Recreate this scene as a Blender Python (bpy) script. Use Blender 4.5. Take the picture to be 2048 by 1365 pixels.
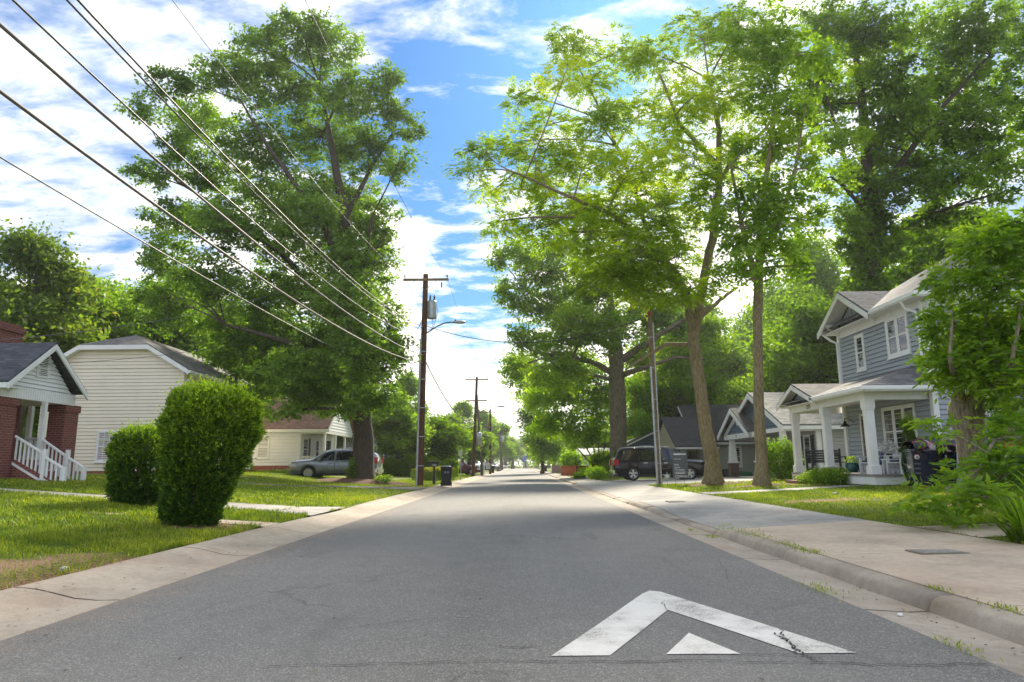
import bpy, bmesh, math, random
import numpy as np
from math import sin, cos, pi, radians, atan, sqrt
from mathutils import Vector, Matrix

for o in list(bpy.data.objects): bpy.data.objects.remove(o)
scene = bpy.context.scene
col = scene.collection

# ------------------------------------------------------------------ camera
FPX, CAMH, ROLL = 1365.0, 1.15, radians(0.4)
_dx, _dy = 1040 - 1024.0, 931 - 682.5
_cr, _sr = cos(ROLL), sin(ROLL)
_ux = _dx * _cr - _dy * _sr
_uy = -_dx * _sr - _dy * _cr
PITCH = atan(-_uy / FPX)
YAW = atan(_ux / sqrt(FPX ** 2 + _uy ** 2))
FW = Vector((-sin(YAW) * cos(PITCH), cos(YAW) * cos(PITCH), sin(PITCH)))
_R0 = Vector((cos(YAW), sin(YAW), 0)); _U0 = _R0.cross(FW)
RT = _R0 * _cr - _U0 * _sr
UP = _U0 * _cr + _R0 * _sr
CAM = Vector((0, 0, CAMH))
cd = bpy.data.cameras.new("camera"); cam = bpy.data.objects.new("camera", cd); col.objects.link(cam)
cd.sensor_width = 36; cd.lens = FPX / 2048 * 36; cd.clip_end = 6000; cd.clip_start = 0.05
m = Matrix.Identity(4)
for i in range(3):
    m[i][0] = RT[i]; m[i][1] = UP[i]; m[i][2] = -FW[i]; m[i][3] = CAM[i]
cam.matrix_world = m
scene.camera = cam

def ray(px, py): return FW + RT * ((px - 1024) / FPX) - UP * ((py - 682.5) / FPX)
def at(px, py, Y):
    d = ray(px, py); return CAM + d * (Y / d.y)

# ------------------------------------------------------------------ world / sun
SUN_EL, SUN_AZ = radians(36), radians(12)     # ahead of the camera, a little right
w = bpy.data.worlds.new("World"); scene.world = w; w.use_nodes = True
nt = w.node_tree; nt.nodes.clear()
def N(nt, t, **k):
    n = nt.nodes.new(t)
    for a, b in k.items():
        if a == 'inp':
            for q, v in b.items(): n.inputs[q].default_value = v
        else: setattr(n, a, b)
    return n
def L(nt, a, b): nt.links.new(a, b)
def ramp(nt, fac, stops, interp='LINEAR'):
    r = N(nt, 'ShaderNodeValToRGB'); r.color_ramp.interpolation = interp
    e = r.color_ramp.elements
    while len(e) < len(stops): e.new(0.5)
    for i, (p, c) in enumerate(stops):
        e[i].position = p; e[i].color = (*c, 1) if len(c) == 3 else c
    L(nt, fac, r.inputs[0]); return r.outputs[0]
def math_(nt, op, a, b=None, c=None, clamp=False):
    n = N(nt, 'ShaderNodeMath', operation=op); n.use_clamp = clamp
    for i, v in enumerate((a, b, c)):
        if v is None: continue
        if isinstance(v, (int, float)): n.inputs[i].default_value = v
        else: L(nt, v, n.inputs[i])
    return n.outputs[0]
def mixc(nt, fac, a, b, bt='MIX'):
    n = N(nt, 'ShaderNodeMix', data_type='RGBA', blend_type=bt)
    for i, v in ((0, fac), (6, a), (7, b)):
        if isinstance(v, (int, float)): n.inputs[i].default_value = v
        elif isinstance(v, tuple): n.inputs[i].default_value = (*v, 1)
        else: L(nt, v, n.inputs[i])
    return n.outputs[2]
sky = N(nt, 'ShaderNodeTexSky', sky_type='NISHITA', sun_disc=False)
sky.sun_elevation = SUN_EL; sky.sun_rotation = SUN_AZ; sky.air_density = 1.6; sky.dust_density = 0.6; sky.ozone_density = 3.0
tc = N(nt, 'ShaderNodeTexCoord')
sep = N(nt, 'ShaderNodeSeparateXYZ'); L(nt, tc.outputs['Generated'], sep.inputs[0])
zz = math_(nt, 'MAXIMUM', sep.outputs[2], 0.0)
den = math_(nt, 'ADD', zz, 0.16)
cx = math_(nt, 'DIVIDE', sep.outputs[0], den); cy = math_(nt, 'DIVIDE', sep.outputs[1], den)
cv = N(nt, 'ShaderNodeCombineXYZ'); L(nt, cx, cv.inputs[0]); L(nt, cy, cv.inputs[1])
mp = N(nt, 'ShaderNodeMapping', inp={'Scale': (0.85, 1.5, 1), 'Rotation': (0, 0, radians(22)), 'Location': (3.1, 1.7, 0)}); L(nt, cv.outputs[0], mp.inputs[0])
n1 = N(nt, 'ShaderNodeTexNoise', inp={'Scale': 1.5, 'Detail': 9, 'Roughness': 0.6, 'Distortion': 0.25}); L(nt, mp.outputs[0], n1.inputs[0])
n2 = N(nt, 'ShaderNodeTexNoise', inp={'Scale': 6.5, 'Detail': 8, 'Roughness': 0.62, 'Distortion': 0.3}); L(nt, mp.outputs[0], n2.inputs[0])
cl0 = math_(nt, 'ADD', math_(nt, 'MULTIPLY', n1.outputs[0], 0.52), math_(nt, 'MULTIPLY', n2.outputs[0], 0.48))
# the open blue patch high over the road
def dirbias(px, py, width, amt):
    d = ray(px, py).normalized()
    dn = N(nt, 'ShaderNodeVectorMath', operation='DOT_PRODUCT'); L(nt, tc.outputs['Generated'], dn.inputs[0]); dn.inputs[1].default_value = d
    r = N(nt, 'ShaderNodeMapRange', interpolation_type='SMOOTHSTEP', inp={1: cos(width), 2: 1.0, 3: 0.0, 4: amt}); L(nt, dn.outputs['Value'], r.inputs[0]); return r.outputs[0]
b1 = dirbias(950, 90, radians(22), 0.115)
b2 = dirbias(900, 330, radians(9), 0.04)
b3 = dirbias(960, 620, radians(7), 0.16)
b4 = dirbias(620, 60, radians(20), 0.02)
bb = math_(nt, 'ADD', math_(nt, 'ADD', b1, b2), math_(nt, 'ADD', b3, b4))
cl1 = math_(nt, 'SUBTRACT', cl0, bb)
low = N(nt, 'ShaderNodeMapRange', inp={1: 0.02, 2: 0.42, 3: 0.09, 4: 0.0}); L(nt, zz, low.inputs[0])
cl2 = math_(nt, 'ADD', cl1, low.outputs[0])
mask = ramp(nt, cl2, [(0.37, (0, 0, 0)), (0.44, (0.45,) * 3), (0.53, (1, 1, 1))])
shade = ramp(nt, n2.outputs[0], [(0.39, (2.9, 3.6, 4.8)), (0.51, (4.0, 4.4, 5.1)), (0.64, (7.6, 7.4, 7.0))])
glow = dirbias(1060, 700, radians(34), 0.55)
cloudc = mixc(nt, glow, shade, (11.5, 10.4, 8.8))
skyc = mixc(nt, 1.0, sky.outputs[0], (0.10, 0.27, 0.50), 'MULTIPLY')
fin = mixc(nt, mask, skyc, cloudc)
bg = N(nt, 'ShaderNodeBackground', inp={'Strength': 0.12}); L(nt, fin, bg.inputs[0])
wo = N(nt, 'ShaderNodeOutputWorld'); L(nt, bg.outputs[0], wo.inputs[0])

sd = bpy.data.lights.new("sun", 'SUN'); sd.energy = 4.8; sd.angle = radians(9); sd.color = (1.0, 0.90, 0.72)
so = bpy.data.objects.new("sun", sd); col.objects.link(so)
sdir = Vector((sin(SUN_AZ) * cos(SUN_EL), cos(SUN_AZ) * cos(SUN_EL), sin(SUN_EL)))
so.rotation_euler = sdir.to_track_quat('Z', 'Y').to_euler()
so.location = (0, 0, 60)
scene.view_settings.view_transform = 'Standard'; scene.view_settings.look = 'None'
scene.view_settings.exposure = 0.97; scene.view_settings.gamma = 1
scene.render.engine = 'CYCLES'
scene.render.resolution_x = 1024; scene.render.resolution_y = 682
scene.cycles.max_bounces = 8; scene.cycles.transparent_max_bounces = 8; scene.cycles.transmission_bounces = 6

# ------------------------------------------------------------------ mesh helpers
class MB:
    def __init__(s): s.v = []; s.f = []; s.sm = []
    def add(s, vs, fs, smooth=False):
        b = len(s.v); s.v += [tuple(v) for v in vs]
        for f in fs: s.f.append(tuple(b + i for i in f)); s.sm.append(smooth)
    def box(s, x0, x1, y0, y1, z0, z1):
        if x0 > x1: x0, x1 = x1, x0
        if y0 > y1: y0, y1 = y1, y0
        s.add([(x0, y0, z0), (x1, y0, z0), (x1, y1, z0), (x0, y1, z0), (x0, y0, z1), (x1, y0, z1), (x1, y1, z1), (x0, y1, z1)],
              [(0, 3, 2, 1), (4, 5, 6, 7), (0, 1, 5, 4), (1, 2, 6, 5), (2, 3, 7, 6), (3, 0, 4, 7)])
    def hexa(s, p): s.add(p, [(0, 3, 2, 1), (4, 5, 6, 7), (0, 1, 5, 4), (1, 2, 6, 5), (2, 3, 7, 6), (3, 0, 4, 7)])
    def slab(s, pts, t, d=(0, 0, -1)):
        n = len(pts); d = Vector(d).normalized() * t
        a = [Vector(p) for p in pts]; b = [p + d for p in a]
        s.add(a + b, [tuple(range(n)), tuple(range(2 * n - 1, n - 1, -1))] + [(i, i + n, (i + 1) % n + n, (i + 1) % n) for i in range(n)])
    def quad(s, *p): s.add(p, [tuple(range(len(p)))])
    def tube(s, pts, rad, n=8, cap=True, smooth=True):
        pts = [Vector(p) for p in pts]
        if not hasattr(rad, '__len__'): rad = [rad] * len(pts)
        prev = None; vs = []; fs = []
        for i, p in enumerate(pts):
            t = (pts[min(i + 1, len(pts) - 1)] - pts[max(i - 1, 0)])
            t = t.normalized() if t.length > 1e-9 else Vector((0, 0, 1))
            if prev is None:
                a = t.cross(Vector((0, 0, 1)))
                if a.length < 0.1: a = t.cross(Vector((1, 0, 0)))
                a.normalize()
            else:
                a = (prev - t * prev.dot(t)).normalized()
            prev = a; b = t.cross(a)
            for k in range(n):
                th = 2 * pi * k / n; vs.append(p + (a * cos(th) + b * sin(th)) * rad[i])
        for i in range(len(pts) - 1):
            for k in range(n):
                fs.append((i * n + k, i * n + (k + 1) % n, (i + 1) * n + (k + 1) % n, (i + 1) * n + k))
        s.add(vs, fs, smooth)
        if cap:
            s.add([vs[k] for k in range(n)], [tuple(range(n - 1, -1, -1))])
            s.add([vs[-n + k] for k in range(n)], [tuple(range(n))])
    def lathe(s, prof, c=(0, 0, 0), axis='Z', n=16, smooth=True):
        vs = []; fs = []
        for (r, h) in prof:
            for k in range(n):
                th = 2 * pi * k / n; a, b = r * cos(th), r * sin(th)
                v = {'Z': (a, b, h), 'Y': (a, h, b), 'X': (h, a, b)}[axis]
                vs.append((v[0] + c[0], v[1] + c[1], v[2] + c[2]))
        for i in range(len(prof) - 1):
            for k in range(n): fs.append((i * n + k, i * n + (k + 1) % n, (i + 1) * n + (k + 1) % n, (i + 1) * n + k))
        s.add(vs, fs, smooth)
    def build(s, name, mat, parent=None, bevel=0):
        me = bpy.data.meshes.new(name)
        off = Vector((0, 0, 0)); p = parent
        while p is not None: off += p.location; p = p.parent
        me.from_pydata([tuple(Vector(v) - off) for v in s.v], [], s.f)
        me.polygons.foreach_set('use_smooth', s.sm)
        bm = bmesh.new(); bm.from_mesh(me); bmesh.ops.recalc_face_normals(bm, faces=bm.faces); bm.to_mesh(me); bm.free()
        if mat: me.materials.append(mat)
        o = bpy.data.objects.new(name, me); col.objects.link(o)
        if parent is not None: o.parent = parent
        if bevel:
            b = o.modifiers.new('bevel', 'BEVEL'); b.width = bevel; b.segments = 2; b.limit_method = 'ANGLE'
        return o
def npmesh(name, verts, fsize, nf, mat, parent=None, tone=None, smooth=False, faces=None):
    me = bpy.data.meshes.new(name)
    off = Vector((0, 0, 0)); p = parent
    while p is not None: off += p.location; p = p.parent
    v = np.asarray(verts, dtype=np.float32) - np.array(off, dtype=np.float32)
    me.vertices.add(len(v)); me.vertices.foreach_set('co', v.ravel())
    idx = np.arange(fsize * nf, dtype=np.int32) if faces is None else np.asarray(faces, dtype=np.int32).ravel()
    me.loops.add(len(idx)); me.loops.foreach_set('vertex_index', idx)
    me.polygons.add(nf)
    me.polygons.foreach_set('loop_start', np.arange(0, fsize * nf, fsize, dtype=np.int32))
    me.polygons.foreach_set('loop_total', np.full(nf, fsize, dtype=np.int32))
    if smooth: me.polygons.foreach_set('use_smooth', np.ones(nf, dtype=bool))
    me.update(calc_edges=True)
    if tone is not None:
        a = me.attributes.new('tone', 'FLOAT', 'POINT'); a.data.foreach_set('value', np.asarray(tone, dtype=np.float32))
    me.materials.append(mat)
    o = bpy.data.objects.new(name, me); col.objects.link(o)
    if parent is not None: o.parent = parent
    return o
def tag(o, label, cat, group=None):
    o['label'] = label; o['category'] = cat
    if group: o['group'] = group
    return o
def thing(name, label, cat, loc=(0, 0, 0), group=None):
    o = bpy.data.objects.new(name, None); col.objects.link(o); o.location = loc; o.empty_display_size = 0.2
    return tag(o, label, cat, group)
def struct(o, kind='structure'): o['kind'] = kind; return o
def copy_tree(o, parent=None):
    c = o.copy(); col.objects.link(c); c.parent = parent
    for ch in [x for x in bpy.data.objects if x.parent == o]: copy_tree(ch, c)
    return c

# ------------------------------------------------------------------ materials
MATS = {}
def newmat(name):
    m = bpy.data.materials.new(name); m.use_nodes = True
    nt = m.node_tree; p = nt.nodes['Principled BSDF']; return m, nt, p
def pos(nt, scale=(1, 1, 1), loc=(0, 0, 0), rot=(0, 0, 0), obj=False):
    if obj:
        g = N(nt, 'ShaderNodeTexCoord').outputs['Object']
    else:
        g = N(nt, 'ShaderNodeNewGeometry').outputs['Position']
    mp = N(nt, 'ShaderNodeMapping', inp={'Scale': scale, 'Location': loc, 'Rotation': rot}); L(nt, g, mp.inputs[0]); return mp.outputs[0]
def noise(nt, vec, scale, detail=4, rough=0.55, dist=0):
    n = N(nt, 'ShaderNodeTexNoise', inp={'Scale': scale, 'Detail': detail, 'Roughness': rough, 'Distortion': dist}); L(nt, vec, n.inputs[0]); return n.outputs[0]
def bump(nt, p, h, strength=0.3, dist=0.02):
    b = N(nt, 'ShaderNodeBump', inp={'Strength': strength, 'Distance': dist}); L(nt, h, b.inputs['Height']); L(nt, b.outputs[0], p.inputs['Normal'])
def simple(name, c, rough=0.6, metal=0.0, var=0.12, scale=6, obj=False, bmp=0.0, spec=None, coat=0.0, bscale=60):
    if name in MATS: return MATS[name]
    m, nt, p = newmat(name)
    v = pos(nt, obj=obj); n = noise(nt, v, scale, 5)
    lo = tuple(x * (1 - var) for x in c); hi = tuple(min(1, x * (1 + var)) for x in c)
    L(nt, ramp(nt, n, [(0.3, lo), (0.7, hi)]), p.inputs['Base Color'])
    p.inputs['Roughness'].default_value = rough; p.inputs['Metallic'].default_value = metal
    if coat: p.inputs['Coat Weight'].default_value = coat; p.inputs['Coat Roughness'].default_value = 0.04
    if bmp: bump(nt, p, noise(nt, v, bscale, 3), bmp, 0.01)
    MATS[name] = m; return m
WHITE = simple('white_paint', (0.80, 0.80, 0.79), 0.45, var=0.05, scale=2.5, bmp=0.05)
OFFW = simple('soffit_paint', (0.74, 0.73, 0.71), 0.6, var=0.05)
DARK = simple('dark_metal', (0.03, 0.03, 0.035), 0.45, var=0.2)
BLACKP = simple('black_plastic', (0.012, 0.012, 0.016), 0.42, var=0.3, scale=4, bmp=0.08)
STEEL = simple('galvanised_steel', (0.42, 0.44, 0.46), 0.4, metal=0.6, var=0.15)
TRIMG = simple('grey_gutter', (0.55, 0.55, 0.54), 0.5)
def siding(name, c, dirty=0.10):
    if name in MATS: return MATS[name]
    m, nt, p = newmat(name); v = pos(nt)
    n = noise(nt, v, 1.3, 6); n2 = noise(nt, pos(nt, (0.6, 0.6, 14)), 5, 4)
    mix = math_(nt, 'ADD', math_(nt, 'MULTIPLY', n, 0.6), math_(nt, 'MULTIPLY', n2, 0.4))
    L(nt, ramp(nt, mix, [(0.3, tuple(x * (1 - dirty * 1.4) for x in c)), (0.62, tuple(min(1, x * (1 + dirty * .5)) for x in c))]), p.inputs['Base Color'])
    p.inputs['Roughness'].default_value = 0.55; bump(nt, p, n2, 0.08, 0.01)
    MATS[name] = m; return m
S_BEIGE = siding('cream_vinyl_siding', (0.84, 0.76, 0.62), 0.05)
S_WHITE = siding('white_siding', (0.82, 0.83, 0.84), 0.06)
S_GREY = siding('blue_grey_siding', (0.35, 0.385, 0.435), 0.06)
S_TAUPE = siding('taupe_siding', (0.40, 0.40, 0.37), 0.06)
S_BLUE = siding('slate_blue_siding', (0.10, 0.155, 0.22), 0.08)
S_TAN = siding('tan_siding', (0.42, 0.38, 0.29), 0.08)
def brick(name, c1, c2, mortar, sx=1.0):
    m, nt, p = newmat(name)
    g = N(nt, 'ShaderNodeNewGeometry'); s = N(nt, 'ShaderNodeSeparateXYZ'); L(nt, g.outputs['Position'], s.inputs[0])
    u = math_(nt, 'ADD', s.outputs[0], s.outputs[1]); cb = N(nt, 'ShaderNodeCombineXYZ'); L(nt, u, cb.inputs[0]); L(nt, s.outputs[2], cb.inputs[1])
    b = N(nt, 'ShaderNodeTexBrick', inp={'Scale': 1.0, 'Mortar Size': 0.008, 'Mortar Smooth': 0.3, 'Brick Width': 0.215, 'Row Height': 0.075, 'Color1': (*c1, 1), 'Color2': (*c2, 1), 'Mortar': (*mortar, 1)})
    L(nt, cb.outputs[0], b.inputs[0])
    n = noise(nt, g.outputs['Position'], 14, 5)
    L(nt, mixc(nt, 0.45, b.outputs[0], ramp(nt, n, [(0.3, (0.25,) * 3), (0.7, (0.85,) * 3)]), 'MULTIPLY'), p.inputs['Base Color'])
    p.inputs['Roughness'].default_value = 0.85
    inv = math_(nt, 'SUBTRACT', 1.0, b.outputs[1]); bump(nt, p, inv, 0.6, 0.012)
    MATS[name] = m; return m
BRICK_R = brick('red_brick', (0.28, 0.075, 0.055), (0.20, 0.05, 0.042), (0.30, 0.22, 0.19))
BRICK_D = brick('brown_brick', (0.17, 0.075, 0.055), (0.09, 0.05, 0.045), (0.24, 0.21, 0.18))
def shingle(name, c, axis, v=0.3):
    m, nt, p = newmat(name)
    g = N(nt, 'ShaderNodeNewGeometry'); s = N(nt, 'ShaderNodeSeparateXYZ'); L(nt, g.outputs['Position'], s.inputs[0])
    cb = N(nt, 'ShaderNodeCombineXYZ'); L(nt, s.outputs[0 if axis == 'X' else 1], cb.inputs[0]); L(nt, math_(nt, 'MULTIPLY', s.outputs[2], 1.7), cb.inputs[1])
    b = N(nt, 'ShaderNodeTexBrick', inp={'Scale': 1.0, 'Mortar Size': 0.008, 'Mortar Smooth': 0.2, 'Brick Width': 0.30, 'Row Height': 0.14, 'Bias': 0.0,
          'Color1': (*[x * (1 + v) for x in c], 1), 'Color2': (*[x * (1 - v) for x in c], 1), 'Mortar': (*[x * 0.35 for x in c], 1)})
    L(nt, cb.outputs[0], b.inputs[0])
    n = noise(nt, g.outputs['Position'], 1.2, 6); n2 = noise(nt, g.outputs['Position'], 90, 2)
    cc = mixc(nt, 0.35, b.outputs[0], ramp(nt, n, [(0.3, (0.45,) * 3), (0.7, (1.0,) * 3)]), 'MULTIPLY')
    cc = mixc(nt, 0.3, cc, ramp(nt, n2, [(0.35, (0.3,) * 3), (0.65, (1.0,) * 3)]), 'MULTIPLY')
    L(nt, cc, p.inputs['Base Color']); p.inputs['Roughness'].default_value = 0.9
    bump(nt, p, math_(nt, 'SUBTRACT', 1.0, b.outputs[1]), 0.5, 0.012)
    MATS[name] = m; return m
def glassmat(name, c, rough=0.03):
    m, nt, p = newmat(name); v = pos(nt)
    L(nt, ramp(nt, noise(nt, v, 3, 3), [(0.35, tuple(x * .5 for x in c)), (0.65, c)]), p.inputs['Base Color'])
    p.inputs['Roughness'].default_value = rough; p.inputs['IOR'].default_value = 1.8
    bump(nt, p, noise(nt, v, 1.2, 1), 0.02, 0.05)
    MATS[name] = m; return m
GLASS = glassmat('window_glass', (0.03, 0.035, 0.035))
GLASSC = glassmat('curtained_glass', (0.38, 0.40, 0.40), 0.15)
CARGLASS = glassmat('car_glass', (0.012, 0.014, 0.016))
def blinds(name):
    m, nt, p = newmat(name)
    wv = N(nt, 'ShaderNodeTexWave', wave_type='BANDS', bands_direction='Z', inp={'Scale': 3.5}); L(nt, pos(nt), wv.inputs[0])
    L(nt, ramp(nt, wv.outputs[1], [(0.2, (0.25, 0.25, 0.26)), (0.6, (0.62, 0.62, 0.62))]), p.inputs['Base Color'])
    p.inputs['Roughness'].default_value = 0.12; p.inputs['IOR'].default_value = 1.6
    return m
BLINDS = blinds('window_blinds')
def bark(name, c, vert=True, sc=3.0, br=0.7):
    m, nt, p = newmat(name)
    v = pos(nt, (sc * 2.4, sc * 2.4, sc * 0.42)); n = noise(nt, v, 2.2, 7, 0.65, 0.4); n2 = noise(nt, pos(nt), 1.4, 4)
    L(nt, mixc(nt, 0.5, ramp(nt, n, [(0.32, tuple(x * 0.35 for x in c)), (0.52, c), (0.72, tuple(min(1, x * 1.5) for x in c))]),
               ramp(nt, n2, [(0.3, (0.45, 0.5, 0.4)), (0.7, (1, 0.95, 0.9))]), 'MULTIPLY'), p.inputs['Base Color'])
    p.inputs['Roughness'].default_value = 0.95; bump(nt, p, n, br, 0.05)
    MATS[name] = m; return m
BARK_G = bark('grey_brown_bark', (0.20, 0.165, 0.115))
BARK_D = bark('dark_bark', (0.085, 0.065, 0.048))
BARK_T = bark('tan_flecked_bark', (0.27, 0.215, 0.12), sc=5)
BARK_M = bark('mottled_bark', (0.30, 0.25, 0.18), sc=4)
POLE = bark('weathered_pole_wood', (0.12, 0.055, 0.032), sc=7, br=0.3)
POLEG = bark('grey_pole_wood', (0.16, 0.145, 0.12), sc=7, br=0.3)
POLET = bark('light_pole_wood', (0.27, 0.20, 0.12), sc=7, br=0.3)
def leafmat(name, lo, mid, hi, trans=0.45, spec=0.12):
    m = bpy.data.materials.new(name); m.use_nodes = True; nt = m.node_tree; nt.nodes.clear()
    a = N(nt, 'ShaderNodeAttribute', attribute_name='tone')
    c = ramp(nt, a.outputs['Fac'], [(0.05, lo), (0.5, mid), (0.95, hi)])
    d = N(nt, 'ShaderNodeBsdfDiffuse'); L(nt, c, d.inputs[0])
    t = N(nt, 'ShaderNodeBsdfTranslucent'); L(nt, mixc(nt, 1.0, c, (1.5, 1.6, 0.55), 'MULTIPLY'), t.inputs[0])
    g = N(nt, 'ShaderNodeBsdfGlossy', inp={'Roughness': 0.45, 'Color': (0.55, 0.6, 0.55, 1)})
    m1 = N(nt, 'ShaderNodeMixShader', inp={0: trans}); L(nt, d.outputs[0], m1.inputs[1]); L(nt, t.outputs[0], m1.inputs[2])
    m2 = N(nt, 'ShaderNodeMixShader', inp={0: spec * 0.4}); L(nt, m1.outputs[0], m2.inputs[1]); L(nt, g.outputs[0], m2.inputs[2])
    o = N(nt, 'ShaderNodeOutputMaterial'); L(nt, m2.outputs[0], o.inputs[0])
    MATS[name] = m; return m
LF_OAK = leafmat('oak_leaves', (0.05, 0.105, 0.014), (0.145, 0.25, 0.032), (0.32, 0.46, 0.065), 0.57)
LF_YEL = leafmat('yellow_green_leaves', (0.10, 0.17, 0.006), (0.27, 0.385, 0.010), (0.52, 0.57, 0.018), 0.58)
LF_DRK = leafmat('deep_green_leaves', (0.045, 0.09, 0.008), (0.14, 0.245, 0.014), (0.31, 0.44, 0.025), 0.57)
LF_MID = leafmat('mid_green_leaves', (0.07, 0.14, 0.010), (0.20, 0.33, 0.018), (0.40, 0.50, 0.03), 0.56)
LF_BRI = leafmat('bright_green_leaves', (0.08, 0.15, 0.008), (0.22, 0.37, 0.015), (0.42, 0.54, 0.03), 0.55)
LF_YEW = leafmat('hedge_leaves', (0.014, 0.044, 0.005), (0.06, 0.14, 0.010), (0.32, 0.45, 0.02), 0.34)
LF_RED = leafmat('rusty_leaves', (0.08, 0.12, 0.015), (0.15, 0.23, 0.03), (0.36, 0.26, 0.08), 0.55)
LF_GRASS = leafmat('grass_blades', (0.075, 0.125, 0.010), (0.21, 0.29, 0.018), (0.44, 0.43, 0.06), 0.4, 0.1)

# ------------------------------------------------------------------ terrain
def lerpt(x, pts):
    if x <= pts[0][0]: return pts[0][1]
    for (a, b), (c, d) in zip(pts, pts[1:]):
        if x <= c: return b + (d - b) * (x - a) / (c - a)
    return pts[-1][1]
LP = [(-40, 1.1), (-22, .92), (-15, .83), (-13, .72), (-10, .50), (-7, .29), (-5.2, .15), (-4.5, .095)]
RP = [(6.0, .165), (7, .2), (8.5, .26), (11.5, .42), (14, .47), (30, .6)]
GL = [(26, 1), (41, .68), (60, .5), (120, .3), (250, .05)]
GR = [(28, 1), (35, .85), (44, .40), (60, .35), (120, .2), (250, .05)]
def H(x, y):
    if x < -4.5:
        f = lerpt(x, LP); g = lerpt(y, GL); k = min(1, max(0, (-x - 11) / 3)) * (1 if y < 60 else max(0, 1 - (y - 60) / 80))
        v = .1 + (f - .1) * (g + (1 - g) * k)
        if y > 240: v *= max(0, 1 - (y - 240) / 10)
        return v
    if x > 6.0:
        f = lerpt(x, RP); g = lerpt(y, GR); v = .12 + (f - .12) * g
        if y > 240: v *= max(0, 1 - (y - 240) / 10)
        return v
    return -0.06
def hit(px, py):
    d = ray(px, py); t = 0.5
    while t < 400:
        p = CAM + d * t
        hh = max(H(p.x, p.y), 0)
        if p.z <= hh: return p
        t += 0.02 if t < 60 else 0.2
    return CAM + d * 300
# ================================================================== SETTING
def asphalt():
    m, nt, p = newmat('asphalt'); v = pos(nt)
    big = noise(nt, pos(nt, (0.35, 0.10, 1)), 1.0, 6, 0.6)
    med = noise(nt, v, 2.2, 6, 0.65)
    vo = N(nt, 'ShaderNodeTexVoronoi', feature='F1', inp={'Scale': 105.0}); L(nt, v, vo.inputs[0])
    fine = noise(nt, v, 120, 3, 0.7)
    c = ramp(nt, math_(nt, 'ADD', math_(nt, 'MULTIPLY', big, 0.6), math_(nt, 'MULTIPLY', med, 0.4)), [(0.3, (0.122, 0.118, 0.113)), (0.7, (0.195, 0.188, 0.178))])
    speck = ramp(nt, vo.outputs['Color'], [(0.25, (.7, .7, .7)), (0.55, (1, 1, 1)), (0.72, (1.45, 1.43, 1.4)), (0.95, (2.5, 2.45, 2.35))])
    c = mixc(nt, 0.8, c, speck, 'MULTIPLY')
    c = mixc(nt, 0.75, c, ramp(nt, fine, [(0.34, (0.45,) * 3), (0.6, (1.15,) * 3)]), 'MULTIPLY')
    sx_ = N(nt, 'ShaderNodeSeparateXYZ'); L(nt, v, sx_.inputs[0]); lw = math_(nt, 'ABSOLUTE', math_(nt, 'SINE', math_(nt, 'MULTIPLY', math_(nt, 'ADD', sx_.outputs[0], .4), 1.02)))
    c = mixc(nt, math_(nt, 'MULTIPLY', lw, 0.22), c, (0.21, 0.205, 0.20)); dk = ramp(nt, noise(nt, pos(nt, (1.2, .35, 1), (9, 4, 0)), 1.3, 5, .65, .6), [(.56, (0,) * 3), (.70, (.4,) * 3)]); c = mixc(nt, dk, c, (0.075, .073, .07))
    # cracks
    dv = N(nt, 'ShaderNodeVectorMath', operation='ADD'); L(nt, v, dv.inputs[0])
    nz = N(nt, 'ShaderNodeTexNoise', inp={'Scale': 1.6, 'Detail': 6}); L(nt, v, nz.inputs[0])
    sc_ = N(nt, 'ShaderNodeVectorMath', operation='SCALE', inp={'Scale': 1.0}); L(nt, nz.outputs['Color'], sc_.inputs[0]); L(nt, sc_.outputs[0], dv.inputs[1])
    sm = N(nt, 'ShaderNodeMapping', inp={'Scale': (0.22, 0.5, 1)}); L(nt, dv.outputs[0], sm.inputs[0])
    vc = N(nt, 'ShaderNodeTexVoronoi', feature='DISTANCE_TO_EDGE', inp={'Scale': 1.0}); L(nt, sm.outputs[0], vc.inputs[0])
    cm = ramp(nt, vc.outputs[0], [(0.0, (1,) * 3), (0.010, (0,) * 3)])
    gate = ramp(nt, noise(nt, pos(nt, (0.3, 0.3, 1), (4, 2, 0)), 1.0, 3), [(0.54, (0,) * 3), (0.64, (1,) * 3)])
    c = mixc(nt, math_(nt, 'MULTIPLY', math_(nt, 'MULTIPLY', cm, gate), 0.5), c, (0.02, 0.02, 0.02))
    # reddish silt by the left gutter
    s = N(nt, 'ShaderNodeSeparateXYZ'); L(nt, v, s.inputs[0])
    e = ramp(nt, math_(nt, 'ADD', math_(nt, 'MULTIPLY', s.outputs[0], 0.5), math_(nt, 'MULTIPLY', med, 0.6)), [(0.0, (0, 0, 0)), (1.0, (0, 0, 0))])
    dx = N(nt, 'ShaderNodeMapRange', inp={1: -3.6, 2: -3.0, 3: 0.55, 4: 0.0}); L(nt, s.outputs[0], dx.inputs[0])
    c = mixc(nt, math_(nt, 'MULTIPLY', dx.outputs[0], ramp(nt, med, [(0.4, (0,) * 3), (0.6, (1,) * 3)])), c, (0.24, 0.17, 0.12))
    L(nt, c, p.inputs['Base Color']); p.inputs['Roughness'].default_value = 0.85
    hgt = math_(nt, 'ADD', math_(nt, 'MULTIPLY', vo.outputs['Distance'], 0.6), math_(nt, 'MULTIPLY', fine, 0.8))
    bump(nt, p, hgt, 0.55, 0.006)
    return m
ASPH = asphalt()
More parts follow.
